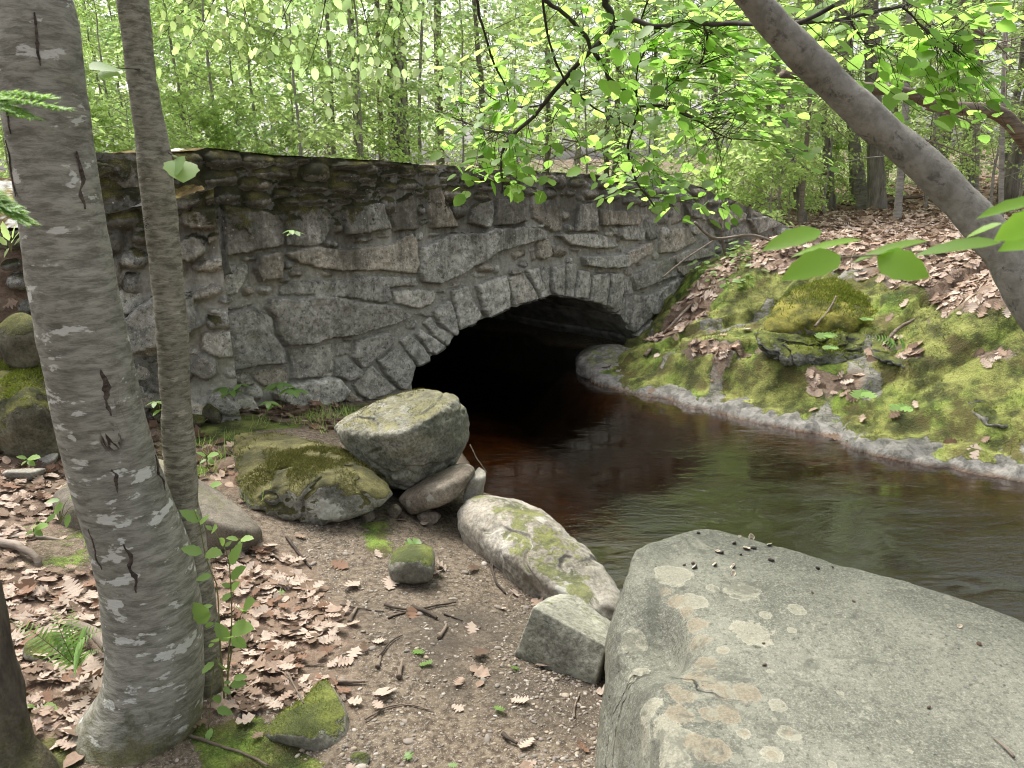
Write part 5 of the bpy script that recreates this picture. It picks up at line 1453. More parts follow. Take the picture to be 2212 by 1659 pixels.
for (u, v, hw_, hh, n, d) in SPR:
    for _ in range(int(n * .9)):
        uu, vv = u + hw_ * rg.uniform(-1, 1), v + hh * rg.uniform(-1, 1)
        T = P(uu, vv, d + rg.normal(0, .18))
        dd = np.linalg.norm((bpts - T) * (1, 1, 1.3), axis=1)
        cand = np.argsort(dd)[:40]
        S = bpts[rg.choice(cand)]
        mid = (S + T) / 2 + (0, 0, .04) + rg.normal(0, .03, 3)
        ln = np.linalg.norm(T - S)
        tw = spline(np.array([S, mid, T]), 9)
        if ln < .65: A.add(*tube(tw, np.linspace(.0016, .0006, 9), 4, cap=False))
        k = 3 if ln < .25 else 5
        td = norm(T - mid)
        flat = norm((td[0], td[1], td[2] * .3))
        side = norm(np.cross((0, 0, 1), flat))
        for j in range(k):
            t_ = 1 - j * .055 / max(ln, .15) * 1.1
            if t_ < .2: break
            p = tw[0] * 0 + np.array([np.interp(t_, np.linspace(0, 1, 9), tw[:, m]) for m in range(3)])
            sg = 0 if j == 0 else (1 if j % 2 else -1)
            x = norm(flat * .75 + side * sg * .9 + (0, 0, rg.normal(-.12, .16)))
            LP.append(p); LX.append(x)
            LU.append(norm(np.array((rg.normal(0, .32), -.28 + rg.normal(0, .3), 1))))
            LS.append(rg.uniform(.042, .080))
A.add(*bough_part)
V, F = A.done()
obj('bough', mesh('bough', V - HB, F, B_TWIG), haz)
HZL = oval_leaf(.37, .07, 7, .10, .10)
LS = np.array(LS)
V, F = scatter(HZL[0], HZL[1], LP, frames(np.array(LX), np.array(LU)), LS)
obj('foliage', mesh('foliage', V - HB, F, L_HAZEL), haz)

# --- near spray of big leaves on the right, close to the lens
A = Acc()
nl = [((1000,1385),(650,1470),.80,.78,.7,(.1,-.55,.8)),((1240,1440),(815,1500),.80,.80,.35,(.1,-.35,.95)),((1110,1530),(785,1645),.78,.74,.75,(.15,-.7,.7)),((1640,1445),(1180,1530),.80,.80,.4,(.0,-.3,1)),
      ((1330,1540),(1640,1650),.80,.76,1.2,(-.2,-.9,.3)),((2080,1455),(1560,1490),.75,.77,.55,(.0,-.45,.9)),((2330,1195),(1945,1265),.8,.78,.45,(.1,-.4,.9)),((2340,1290),(2060,1420),.74,.72,.9,(.1,-.8,.6)),
      ((2080,1340),(1855,1410),.86,.88,.6,(0,-.5,.85)),((2420,1400),(2080,1470),.76,.74,.7,(0,-.6,.8))]
for (a, b, ya, yb, w, up) in nl:
    a2, b2_ = r2_(*a), r2_(*b)
    A.add(*leaf_at(a2[0], a2[1], ya, b2_[0], b2_[1], yb, up, w * .78))
V, F = A.done()
sb = np.array((2.45, .75, -.15))
o = thing('leafy_branch', 'close spray of large out-of-focus green leaves before the leaning tree', 'branch', tuple(sb))
obj('foliage', mesh('foliage', V - sb, F, leaf_mat('near_leaf', (.11, .24, .025), (.15, .28, .035), (.45, .75, .07), .58, .45, .3)), o)
st = spline(np.array([(2.45, .75, -.15), (2.2, .8, .55), (1.7, .85, 1.1), P(2500,600,.9)] + [P(*r2_(x, y), d) for x, y, d in [(2400,1380,.82),(2080,1460,.8),(1640,1500,.8),(1330,1540,.8),(1110,1545,.8)]]), 40)
V, F = tube(st, np.linspace(.009, .0009, 40) ** 1.0, 8)
obj('twig', mesh('twig', V - sb, F, B_DEAD), o)

# --- prototypes of the wood behind
def limb_tree(seed, h, r0, crown0, spread, nlimb, leaf, leaf_n, lmat, bmat, flat=.25, droop=.0, lean=.0, needle=False, top_r=.25, upw=.45):
    g = np.random.default_rng(seed)
    n = 24
    zz = np.linspace(0, h, n)
    cx = np.cumsum(g.normal(0, .035 * h / n * 2, n)) + lean * zz
    cy = np.cumsum(g.normal(0, .035 * h / n * 2, n))
    cx -= cx[0]; cy -= cy[0]
    c = np.stack([cx, cy, zz - .12], 1)
    r = r0 * (1 - .8 * zz / h) + r0 * .35 * np.exp(-zz / (2.5 * r0 + .05))
    T = Acc()
    T.add(*tube(c, r, 14, r0 * .10, 6 / max(r0 * 6, .3), seed))
    pos, fx, up, sc = [], [], [], []
    for i in range(nlimb):
        t = crown0 + (1 - crown0) * (i + g.uniform(0, 1)) / nlimb
        S = np.array([np.interp(t * h, zz, c[:, k]) for k in range(3)])
        a = g.uniform(0, 2 * math.pi)
        L = spread * (1 - .55 * (t - crown0) / (1 - crown0)) * g.uniform(.6, 1.15)
        d = np.array((math.cos(a), math.sin(a), upw * g.uniform(.2, 1.2)))
        e = S + d * L
        e[2] += -droop * L
        m = S + d * L * .5 + (0, 0, .06 * L + droop * L * .1)
        q = spline(np.array([S, m, e]), 8)
        T.add(*tube(q, np.linspace(max(r0 * .16 * (1 - t) + .003, .005), .0015, 8), 5, cap=False))
        nt = 6 if not needle else 9
        for j in range(nt):
            u = .25 + .75 * (j + g.uniform(0, 1)) / nt
            b = np.array([np.interp(u, np.linspace(0, 1, 8), q[:, k]) for k in range(3)])
            sa = a + (1 if j % 2 else -1) * g.uniform(.4, 1.1)
            l2 = L * g.uniform(.25, .5) * (1.25 - u * .5)
            d2 = np.array((math.cos(sa), math.sin(sa), g.normal(.0, .18) - droop * .5))
            tw = b + d2 * l2 * np.linspace(0, 1, 6)[:, None]
            tw[:, 2] -= .18 * l2 * np.linspace(0, 1, 6) ** 2
            T.add(*tube(tw, np.linspace(.0022, .0008, 6), 3, cap=False))
            k = leaf_n
            s = g.uniform(.08, 1, k)
            p = b + d2 * l2 * s[:, None]
            p[:, 2] -= .18 * l2 * s ** 2
            sd = np.where(np.arange(k) % 2, 1, -1)
            perp = np.array((-d2[1], d2[0], 0))
            x = d2 * .6 + perp * sd[:, None] * .8 + g.normal(0, .3, (k, 3)) + (0, 0, -.45)
            if needle:
                x = d2 * .35 + perp * sd[:, None] + g.normal(0, .15, (k, 3)) - (0, 0, .15)
            p = p + g.normal(0, .03 if not needle else .015, (k, 3)) + np.array((0, 0, 1)) * g.normal(0, flat * .12, (k, 1))
            pos.append(p); fx.append(x)
            up.append(np.stack([g.normal(0, 1.0, k), g.normal(0, 1.0, k), np.full(k, .75)], 1) if not needle else np.stack([g.normal(0, .5, k), g.normal(0, .5, k), np.ones(k)], 1))
            sc.append(leaf * g.uniform(.65, 1.2, k))
    pos, fx, up, sc = np.concatenate(pos), np.concatenate(fx), np.concatenate(up), np.concatenate(sc)
    s3 = np.stack([sc, sc * (1.0 if not needle else .30), sc], 1)
    V, F = scatter(LEAF4[0], LEAF4[1], pos, frames(fx, up), s3)
    return T, (V, F)
def proto(name, *a, **k):
    T, (V, F) = limb_tree(*a, **k)
    bmat, lmat = a[9], a[8]
    return T.me('trunk', bmat), mesh('crown', V, F, lmat, smooth=False)
PR = {}
PR['beech'] = [proto('beech', s, 8.0, .026, .14, 2.6, 32, .105, 20, L_MID, B_PALE) for s in (1, 2, 3)]
PR['lime'] = [proto('lime', s, 7.0, .02, .10, 2.3, 34, .10, 20, L_LIME, B_PALE) for s in (4, 5, 14)]
PR['sapling'] = [proto('sapling', s, 3.2, .022, .12, 1.15, 22, .075, 16, L_LIME, B_PALE) for s in (6, 7)]
PR['tall'] = [proto('tall', s, 17.0, .17, .30, 4.2, 46, .13, 30, L_MID, B_FURROW, upw=.5) for s in (8, 9)]
PR['hemlock'] = [proto('hemlock', s, 12.0, .12, .10, 2.3, 64, .06, 46, L_HEM, B_DARK, flat=.1, droop=.12, needle=True, upw=.1) for s in (10, 11)]
PR['bush'] = [proto('bush', s, 1.3, .012, .08, .75, 16, .07, 14, L_LIME, B_PALE) for s in (12, 13)]
def tree(kind, x, y, s=1.0, rz=None, label='', group=None, name=None, var=None, sxy=1.0, tilt=(0, 0)):
    g = rg
    tm, cm = PR[kind][int(g.integers(len(PR[kind]))) if var is None else var]
    z = float(H(np.array([x]), np.array([y]))[0]) if abs(x) < 300 else 2
    o = thing(name or {'beech': 'beech_tree', 'lime': 'understory_tree', 'sapling': 'sapling', 'tall': 'canopy_tree', 'hemlock': 'hemlock_tree', 'bush': 'shrub'}[kind], label, 'shrub' if kind == 'bush' else 'tree', (x, y, z), group)
    o.rotation_euler = (tilt[0], tilt[1], g.uniform(0, 6.28) if rz is None else rz)
    o.scale = (s * sxy, s * sxy, s)
    obj('trunk', tm, o); obj('crown', cm, o)
    return o
def px2(u, y):
    d = ray(u, 380)
    return d[0] * y
# trunks one can tell apart: (u at the foot, distance, trunk radius, height, lean in u over the picture, bark, label, foliage kind)
def bole(u0, y, r0, h, utop, bark, label, crown=None, v0=430, name='tree', fork=None):
    x = px2(u0, y)
    z = float(H(np.array([x]), np.array([y]))[0])
    top = P(utop, 0, y)
    k = (h) / max(top[2] - z, .5)
    base = np.array((x, y, z))
    tp = base + (top - base) * k
    q = spline(np.array([base - (0, 0, .15), base * .62 + tp * .38 + rg.normal(0, .012 * h, 3) * (1, 1, 0), tp]), 60)
    t_ = np.linspace(0, 1, 60)
    rr = r0 * (1 - .62 * t_) + r0 * .4 * np.exp(-t_ * h / (3 * r0 + .05))
    V, F = tube(q, rr, 24 if r0 > .1 else 14, r0 * .10, 2.2 / r0, int(u0))
    o = thing(name, label, 'tree', tuple(base))
    A = Acc()
    A.add(V, F)
    for _ in range(int(h * 1.5)):                        # dead stubs and low limbs
        j = rg.integers(8, 55)
        a = rg.uniform(0, 6.28)
        L_ = rg.uniform(.25, 1.3)
        d = np.array((math.cos(a), math.sin(a), rg.uniform(-.25, .5)))
        e = spline(np.array([q[j], q[j] + d * L_ * .5 + (0, 0, .04), q[j] + d * L_ + rg.normal(0, .08, 3)]), 6)
        A.add(*tube(e, np.linspace(max(.008, r0 * .12), .003, 6), 5, cap=False))
    V, F = A.done()
    obj('trunk', mesh('trunk', V - base, F, bark), o)
    if crown:
        tm, cm = PR[crown[0]][0]
        cr = obj('crown', cm, o)
        cr.location = Vector(q[int(crown[2])] - base)
        cr.scale = (crown[1],) * 3
        cr.rotation_euler = (0, 0, rg.uniform(0, 6.28))
    return o
bole(862, 15.0, .20, 16, 853, B_FURROW, 'stout trunk with pale deeply furrowed bark beyond the bridge', None)
bole(822, 14.2, .055, 9, 815, B_DEAD, 'broken bare snag leaning beside the stout furrowed trunk')
bole(950, 17.0, .10, 12, 950, B_DARK, 'dark straight hemlock trunk with dead side branches', ('hemlock', .8, 12), name='hemlock_tree')
bole(720, 12.5, .04, 7, 700, B_DARK, 'thin dark stem rising behind the parapet', ('lime', .5, 22))
bole(768, 14.5, .07, 8, 735, B_DARK, 'dark stem leaning towards the stout furrowed trunk', ('beech', .5, 26))
bole(905, 14.0, .035, 6, 925, B_PALE, 'pale whip-thin stem between the stout trunk and the hemlock', ('sapling', 1.2, 20))
bole(372, 20.0, .16, 12, 385, B_PALE, 'pale trunk seen between the two birches', None)
bole(405, 22.0, .14, 12, 400, B_DARK, 'dark trunk close beside the pale one behind the birches', None)
bole(1806, 13.6, .075, 9, 1780, B_DARK, 'slender dark trunk rooted at the leaf-covered rise', ('hemlock', .6, 24))
bole(1856, 14.2, .085, 10, 1838, B_DARK, 'straight grey-brown trunk beside the pale one', ('beech', .6, 26))
bole(1876, 13.4, .095, 10, 1850, B_PALE, 'pale smooth trunk with a mottled foot', ('beech', .6, 26))
bole(1905, 13.0, .13, 12, 1895, B_DARK, 'reddish-brown scaly trunk at the edge of the fallen branches', ('hemlock', .9, 24), name='hemlock_tree')
bole(1950, 11.0, .05, 8, 1935, B_PALE, 'lichen-speckled thin trunk behind the leaning tree', ('sapling', 1.2, 30))
bole(2118, 12.5, .055, 8, 2105, B_PALE, 'thin pale pole of a tree on the far slope', ('sapling', 1.3, 30))
bole(2090, 17.0, .14, 12, 2085, B_DARK, 'dark trunk in the hemlock shade', ('hemlock', .8, 18), name='hemlock_tree')
bole(2178, 10.5, .035, 6, 2186, B_PALE, 'bare pale stem at the edge of the shade', None)
bole(1748, 11.5, .065, 7, 1680, B_DARK, 'crooked dark trunk leaning back over the wing of the bridge', ('lime', .5, 24))
bole(1736, 11.3, .035, 6, 1760, B_DEAD, 'thin stem crossing the crooked dark trunk', ('sapling', 1.1, 24))
bole(1640, 15.0, .07, 9, 1650, B_DARK, 'shadowed trunk hung with dead leaves past the bridge end', ('beech', .6, 22))
bole(1560, 16.0, .07, 9, 1540, B_DARK, 'dim trunk behind the middle of the parapet', ('beech', .6, 20))
bole(1310, 17.0, .06, 11, 1300, B_DARK, 'dark hemlock trunk behind the parapet crest', ('hemlock', .8, 12), name='hemlock_tree')
bole(1180, 18.0, .05, 11, 1190, B_DARK, 'narrow hemlock trunk among grey dead twigs', ('hemlock', .8, 10), name='hemlock_tree')
bole(1420, 19.0, .055, 11, 1430, B_DARK, 'far hemlock trunk over the right half of the arch', ('hemlock', .8, 14), name='hemlock_tree')

LAB = {'beech': ('leafy beech among the bright green trees beyond the bridge', 'beeches beyond the bridge'),
       'lime': ('lime-green understory tree in the lit wood behind the bridge', 'understory trees beyond the bridge'),
       'sapling': ('small leafy sapling on the forest floor', 'saplings in the wood'),
       'tall': ('tall canopy tree deep in the wood', 'canopy trees deep in the wood'),
       'hemlock': ('feathery dark hemlock in the shaded wood', 'hemlocks in the wood'),
       'bush': ('low leafy shrub behind the bridge', 'shrubs behind the bridge')}
def many(kind, lst, s=1.0):
    for u, y in lst:
        hk = {'beech': 8, 'lime': 7, 'sapling': 3.2, 'tall': 17, 'hemlock': 12, 'bush': 1.3}[kind]
        f = min(1.0, (2.2 + .30 * y) / (hk * s))
        tree(kind, px2(u + rg.normal(0, 8), y), y, s * f * rg.uniform(.85, 1.15), None, LAB[kind][0], LAB[kind][1], sxy=min(1.7, f ** -.6))
many('beech', [(120,13),(600,15),(250,17),(-150,15),(1700,17),(2300,16)])
many('lime', [(330,12.5),(650,12),(430,16),(700,17),(1640,16),(1350,19),(20,12.5)])
many('hemlock', [(1030,16),(1180,19),(1340,18),(2030,16),(2180,15),(1900,21)], .85)
many('tall', [(180,36),(700,38),(1250,36),(1800,36),(2250,36),(450,48),(1050,48),(1550,50),(2050,50),(-100,46)])
many('beech', [(160,10.2),(430,10.2),(790,10.8),(300,14),(900,12.6),(1600,14)], .9)
many('lime', [(240,11.6),(520,11.2),(90,14.2),(780,14.6),(1000,14),(1120,16),(1260,15),(1420,16.5),(1530,14.5),(1080,19),(1800,18),(1960,19)], .95)
many('sapling', [(1690,11.0),(1780,12.5),(1660,13),(560,10.5),(480,9.8),(260,9.6),(1840,15),(2010,12.5),(1590,12),(2140,11.5),(650,9.5),(780,11),(1990,14.5),(140,9.2),(2200,13.2),(1720,15)])
many('bush', [(1720,11.8),(1660,10.6),(1780,14),(1610,11),(1840,17),(420,9.5),(280,8.8),(520,9.9),(620,10.2),(720,11.2),(200,8.6),(90,8.4),(20,8.2),(1950,15.5),(1560,11.6),(1700,13.5),(1750,16.5),(820,12)], 1.0)

# the far wood, one mass of leaves no one could count
g = np.random.default_rng(5)
n = 150000
y_ = 16.5 + 44 * g.uniform(0, 1, n) ** 1.4
x_ = g.uniform(-1.05, 1.05, n) * y_ * .95
z_ = g.uniform(0, 1, n) ** .8 * (8 + y_ * .22) + 1
cl = fbm(np.stack([x_ * .22, y_ * .22, z_ * .22], 1), 3, 4)
k = cl > -.12
x_, y_, z_ = x_[k], y_[k], z_[k]
n = len(x_)
pos = np.stack([x_, y_, z_ + np.interp(y_, [0, 30, 75], [1, 1.2, 3])], 1)
V, F = scatter(LEAF4[0], LEAF4[1], pos, frames(g.normal(0, 1, (n, 3)) * (1, 1, .4), np.stack([g.normal(0, .8, n), g.normal(-.5, .7, n), np.full(n, .6)], 1)), np.interp(y_, [16, 30, 60], [.13, .26, .42]) * g.uniform(.7, 1.3, n))
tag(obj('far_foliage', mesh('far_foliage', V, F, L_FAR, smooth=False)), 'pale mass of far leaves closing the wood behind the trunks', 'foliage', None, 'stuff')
# green undergrowth of the wood floor, a closed layer of small leaves
g = np.random.default_rng(15)
n = 60000
y_ = g.uniform(8.0, 32, n) 
x_ = g.uniform(-.85, .80, n) * y_
k = (fbm(np.stack([x_ * .5, y_ * .5, 0 * x_], 1), 3, 9) + np.clip((3.5 - x_) * .06, -.25, .5) + np.clip((y_ - 14) * .03, -.2, .3) > -.05) & ~((x_ > 1.4) & (y_ < 11.5)) & ((np.stack([x_, y_], 1) - WO[:2]) @ WN[:2] < -3.5)
x_, y_ = x_[k], y_[k]; n = len(x_)
hh_ = (.15 + .75 * np.clip(fbm(np.stack([x_ * .9, y_ * .9, 0 * x_], 1), 3, 19) + .35, 0, 1)) * g.uniform(.15, 1, n)
pos = np.stack([x_, y_, H(x_, y_) + hh_], 1)
V, F = scatter(LEAF4[0], LEAF4[1], pos, frames(g.normal(0, 1, (n, 3)) * (1, 1, .3), np.stack([g.normal(0, .6, n), g.normal(-.5, .5, n), np.ones(n)], 1)), g.uniform(.06, .13, n))
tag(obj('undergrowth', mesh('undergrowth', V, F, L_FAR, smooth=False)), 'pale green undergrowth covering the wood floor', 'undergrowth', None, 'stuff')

for u_, y_, s_, lb_ in ((2180, 13.5, 1.0, 'tall dark hemlock closing the shade past the leaning tree'), (2420, 11.5, 1.05, 'tall hemlock out over the downstream bank'), (2650, 9.5, .95, 'nearest tall hemlock over the downstream bank'), (2020, 18.5, 1.1, 'tall hemlock behind the fallen log')):
    tree('hemlock', px2(u_, y_), y_, s_, None, lb_)
# ------------------------------------------------------------------ beech boughs hanging in from above on the left
g = np.random.default_rng(21)
def hanging_bough(name, label, stems, y, nleaf, size, mat, seed):
    g = np.random.default_rng(seed)
    A = Acc(); LPs, LXs, LUs = [], [], []
    for pts in stems:
        q = spline(np.array([P(u, v, y + dy) for u, v, dy in pts]), 26)
        A.add(*tube(q, np.linspace(.006, .0015, 26), 6, cap=False))
        for i in range(5, 26):
            for _ in range(nleaf):
                a = g.uniform(0, 6.28)
                d = np.array((math.cos(a), .6 * math.sin(a), -.35))
                L_ = g.uniform(.05, .34)
                tw = q[i] + d * L_ * np.linspace(0, 1, 5)[:, None] - (0, 0, .25) * (L_ * np.linspace(0, 1, 5) ** 2)[:, None]
                if g.random() < .4: A.add(*tube(tw, np.linspace(.0018, .0008, 5), 4, cap=False))
                LPs.append(tw[-1]); LXs.append(d * .5 + (0, 0, -.8) + g.normal(0, .3, 3)); LUs.append(g.normal(0, .5, 3) + (0, -.7, .5))
    b = P(stems[0][0][0], stems[0][0][1], y)
    o = thing(name, label, 'branch', tuple(b))
    V, F = A.done()
    obj('twig', mesh('twig', V - b, F, B_TWIG), o)
    V, F = scatter(OV[0], OV[1], LPs, frames(np.array(LXs), np.array(LUs)), size * g.uniform(.7, 1.15, len(LPs)))
    obj('foliage', mesh('foliage', V - b, F, mat), o)
hanging_bough('hanging_bough', 'drooping beech bough with oval leaves over the middle of the parapet',
    [[(720,-160,0),(705,-20,0),(690,70,.1),(660,160,.1)],[(720,-160,0),(780,0,.1),(800,80,.2),(830,130,.3)],[(720,-160,0),(640,-20,.2),(600,60,.2),(570,110,.3)],[(720,-160,0),(845,-20,.2),(880,50,.3),(910,90,.3)]], 5.6, 1, .085, L_MID, 3)
hanging_bough('hanging_bough', 'light spray of beech leaves hanging beside the slim birch',
    [[(480,-150,0),(470,-30,0),(440,50,.1),(400,110,.2)],[(480,-150,0),(520,-10,.1),(540,60,.2),(560,120,.3)],[(480,-150,0),(430,-20,.1),(380,40,.2),(350,80,.2)]], 6.2, 1, .08, L_LIME, 4)
hanging_bough('hanging_bough', 'pale beech spray in front of the stout furrowed trunk',
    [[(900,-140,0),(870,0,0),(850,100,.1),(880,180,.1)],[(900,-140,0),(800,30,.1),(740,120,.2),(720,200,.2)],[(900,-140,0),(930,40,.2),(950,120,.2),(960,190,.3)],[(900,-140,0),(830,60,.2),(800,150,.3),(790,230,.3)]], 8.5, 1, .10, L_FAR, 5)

# ------------------------------------------------------------------ litter, gravel, grass: what no one could count
OAK = [lobed_leaf(4 if s % 2 else 5, .36, (.08, .16, .28)[s % 3], s, .58) for s in range(6)] + [lobed_leaf(3, .46, .25, s, .55) for s in (7, 8)]
SIMPLE = (OV[0] - (.5, 0, 0), OV[1])
tx, ty = px.reshape(gx.shape), py.reshape(gx.shape)
LIT = litter.reshape(gx.shape); MOS = moss.reshape(gx.shape)
def look(A_, x, y):
    i = np.clip(np.searchsorted(GX, x), 0, len(GX) - 1); j = np.clip(np.searchsorted(GY, y), 0, len(GY) - 1)
    return A_[i, j]
def ground_normal(x, y, e=.06):
    nx, ny = -(H(x + e, y) - H(x - e, y)) / (2 * e), -(H(x, y + e) - H(x, y - e)) / (2 * e)
    return norm(np.stack([nx, ny, np.ones_like(nx)], 1))
def lay(x, y, lift, tilt, g):
    n = len(x)
    N = norm(ground_normal(x, y) + g.normal(0, tilt, (n, 3)))
    a = g.uniform(0, 6.28, n)
    X = np.stack([np.cos(a), np.sin(a), np.zeros(n)], 1)
    X = X - N * (X * N).sum(1)[:, None]
    return np.stack([x, y, H(x, y) + lift], 1), frames(X, N)
def free(x, y):
    """not under the slab or in the water"""
    p = np.stack([x, y], 1)
    return (seg_dist(p, water_poly) < -.02)
def scatter_on(n, x0, x1, y0, y1, dens, g, bias=1.0):
    x, y = g.uniform(x0, x1, n), y0 + (y1 - y0) * g.uniform(0, 1, n) ** bias
    k = (g.uniform(0, 1, n) < dens(x, y)) & free(x, y)
    return x[k], y[k]
LITF = lambda x, y: np.clip(look(LIT, x, y), 0, 1) ** 1.5
def litter_mesh(name, label, n, box, size, mats, tilt, seed, dens=LITF, bias=1.0):
    g = np.random.default_rng(seed)
    x, y = scatter_on(n, *box, dens, g, bias)
    A = Acc()
    fm = []
    for k, (T, TF) in enumerate(OAK + [SIMPLE]):
        m = np.arange(len(x)) % (len(OAK) + 1) == k
        if not m.any(): continue
        pos, fr = lay(x[m], y[m], g.uniform(.004, .022, m.sum()), tilt, g)
        V, F = scatter(T, TF, pos, fr, size * g.uniform(.45, 1.2, m.sum()))
        A.add(V, F)
    V, F = A.done()
    fm = np.zeros(sum(len(f) for f in F), int)
    tag(obj(name, mesh(name, V, F, mats)), label, 'leaf litter', None, 'stuff')
litter_mesh('leaf_litter', 'tan dead leaves heaped around the birch feet and on the sand', 9000, (-3.6, .2, 1.0, 3.6), .066, L_OAK, .18, 1, lambda x, y: np.clip(look(LIT, x, y), 0, 1) ** 2 + .012)
litter_mesh('leaf_litter', 'dead leaves caught between the mossy boulder and the bridge foot', 1500, (-2.9, -.6, 3.3, 5.6), .10, L_OAK2, .35, 2)
litter_mesh('leaf_litter', 'pink-tan dead leaves covering the far slope', 30000, (.8, 7.5, 4.6, 12.5), .095, L_OAKB, .26, 3, lambda x, y: np.clip(look(LIT, x, y), 0, 1) ** 1.5 + .01)
litter_mesh('leaf_litter', 'leaf carpet under the trees of the wood', 16000, (-6, 16, 10, 24), .15, L_OAK2, .3, 4, lambda x, y: np.full(len(x), .7))

# gravel: stones too many to count
g = np.random.default_rng(9)
dirs, IF = ico(2)
def gravel(n, box, smin, smax, seed, dens, mat, label):
    g = np.random.default_rng(seed)
    x, y = scatter_on(n, *box, dens, g, 1.4)
    T = dirs * (1, .8, .5) * (1 + .18 * fbm(dirs * 1.7, 2, seed)[:, None])
    pos, fr = lay(x, y, 0.0, .25, g)
    s = smin + (smax - smin) * g.uniform(0, 1, len(x)) ** 3
    V, F = scatter(T, [IF], pos, fr, np.stack([s, s * g.uniform(.65, 1, len(x)), s * g.uniform(.7, 1.1, len(x))], 1))
    tag(obj('gravel', mesh('gravel', V, F, mat)), label, 'gravel', None, 'stuff')
t = NT('river_gravel')
r = t.n('NewGeometry').outputs['Random Per Island']
cr = t.n('ValToRGB', Fac=r)
e = cr.color_ramp.elements
e[0].color, e[1].color = (.08, .062, .048, 1), (.33, .30, .26, 1)
for p_, c_ in ((.25, (.19, .16, .13, 1)), (.5, (.12, .11, .095, 1)), (.75, (.24, .19, .13, 1))):
    k_ = e.new(p_); k_.color = c_
gc = t.mix(t.ramp(t.noise(t.co(), 160, 3, .7), .3, .7, 0, .4), cr.outputs[0], (.2, .18, .16))
M_GRAV = t.end(t.bsdf(gc, .75, None, .3))
sandy = lambda x, y: (1 - np.clip(look(MOS, x, y) * 2.5, 0, 1)) * (1 - np.clip(look(LIT, x, y), 0, 1)) * np.clip(.18 + .95 * sstep(-.15, .5, fbm(np.stack([x * 2.2, y * 2.2, 0 * x], 1), 3, 5)), 0, 1)
gravel(21000, (-1.0, .55, 1.6, 3.4), .0022, .011, 1, sandy, M_GRAV, 'fine pebbles scattered over the dark sand')
gravel(700, (-1.0, .5, 1.6, 3.2), .008, .022, 2, lambda x, y: sandy(x, y) * .6, M_GRAV, 'coarser rounded pebbles in the sand by the huge slab')

# grass tufts on the moss
BL = (np.array([(0, .5, 0), (0, -.5, 0), (.5, .35, .22), (.5, -.35, .22), (1, 0, .20)]) * (1, .05, 1), [np.array([(0, 1, 3, 2)]), np.array([(2, 3, 4)])])
def grass(pts, label, seed, hgt=.10):
    g = np.random.default_rng(seed)
    pos, X, S = [], [], []
    for (u, v, y, n, rad) in pts:
        c = P(u, v, y)
        for _ in range(n):
            a = g.uniform(0, 6.28)
            pos.append(c + (g.normal(0, rad), g.normal(0, rad), -.01))
            X.append((math.cos(a) * g.uniform(.1, .8), math.sin(a) * g.uniform(.1, .8), 1)); S.append(hgt * g.uniform(.5, 1.2))
    X = np.array(X)
    V, F = scatter(BL[0], BL[1], pos, frames(X, np.stack([X[:, 0], X[:, 1], -.5 + 0 * X[:, 0]], 1)), np.array(S))
    tag(obj('grass', mesh('grass', V, F, L_GRASS)), label, 'grass', None, 'stuff')
grass([(560,915,4.5,30,.06),(520,950,4.2,40,.07),(470,985,3.9,40,.06),(690,900,4.65,70,.05),(740,895,4.6,60,.05),(650,910,4.6,40,.05),(770,905,4.5,30,.04),(700,925,4.4,25,.05)], 'thin grass tufts at the bridge foot by the grey boulder', 1, .09)
grass([(600,985,3.95,60,.09),(680,1000,3.8,50,.07),(560,1010,3.8,40,.06),(640,1030,3.6,40,.08),(560,1070,3.5,30,.04),(720,1030,3.6,30,.05)], 'thin grass growing in the moss of the low boulder', 2, .075)
grass([(440,1020,3.6,30,.04),(432,960,3.9,30,.04),(60,1110,3.4,45,.09),(30,1180,3.1,45,.08),(150,1230,2.9,40,.08),(110,1170,3.05,40,.09),(200,1210,2.95,30,.06),(20,1090,3.5,40,.09),(90,940,3.9,25,.05)], 'wispy grass among the stones behind the birches', 3, .09)
# moss pile: fine upright shoots that roughen the cushions of the far bank and the near patch
def moss_shoots(name, label, n, box, seed, size, mat):
    g = np.random.default_rng(seed)
    x, y = scatter_on(n, *box, lambda x, y: np.clip(look(MOS, x, y), 0, 1) ** 1.3 * sstep(-.25, .25, fbm(np.stack([x * 5, y * 5, 0 * x], 1), 3, 8)), g)
    N = norm(ground_normal(x, y) + g.normal(0, .45, (len(x), 3)))
    a = g.uniform(0, 6.28, len(x))
    V, F = scatter(BL[0] * (1, 5, 1), BL[1], np.stack([x, y, H(x, y) - .004], 1), frames(N, np.stack([np.cos(a), np.sin(a), 0 * a], 1)), size * g.uniform(.6, 1.3, len(x)))
    tag(obj(name, mesh(name, V, F, mat)), label, 'moss', None, 'stuff')
L_MOSS = leaf_mat('moss_shoot', (.10, .125, .02), (.22, .24, .04), (.20, .26, .04), .25, .8, .1)
moss_shoots('moss', 'soft green moss carpet on the far bank', 42000, (.6, 5.2, 3.6, 8), 1, .022, L_MOSS)
moss_shoots('moss', 'bright moss patch at the foot of the birches', 16000, (-1.4, -.1, 1.5, 2.2), 2, .011, L_MOSS)

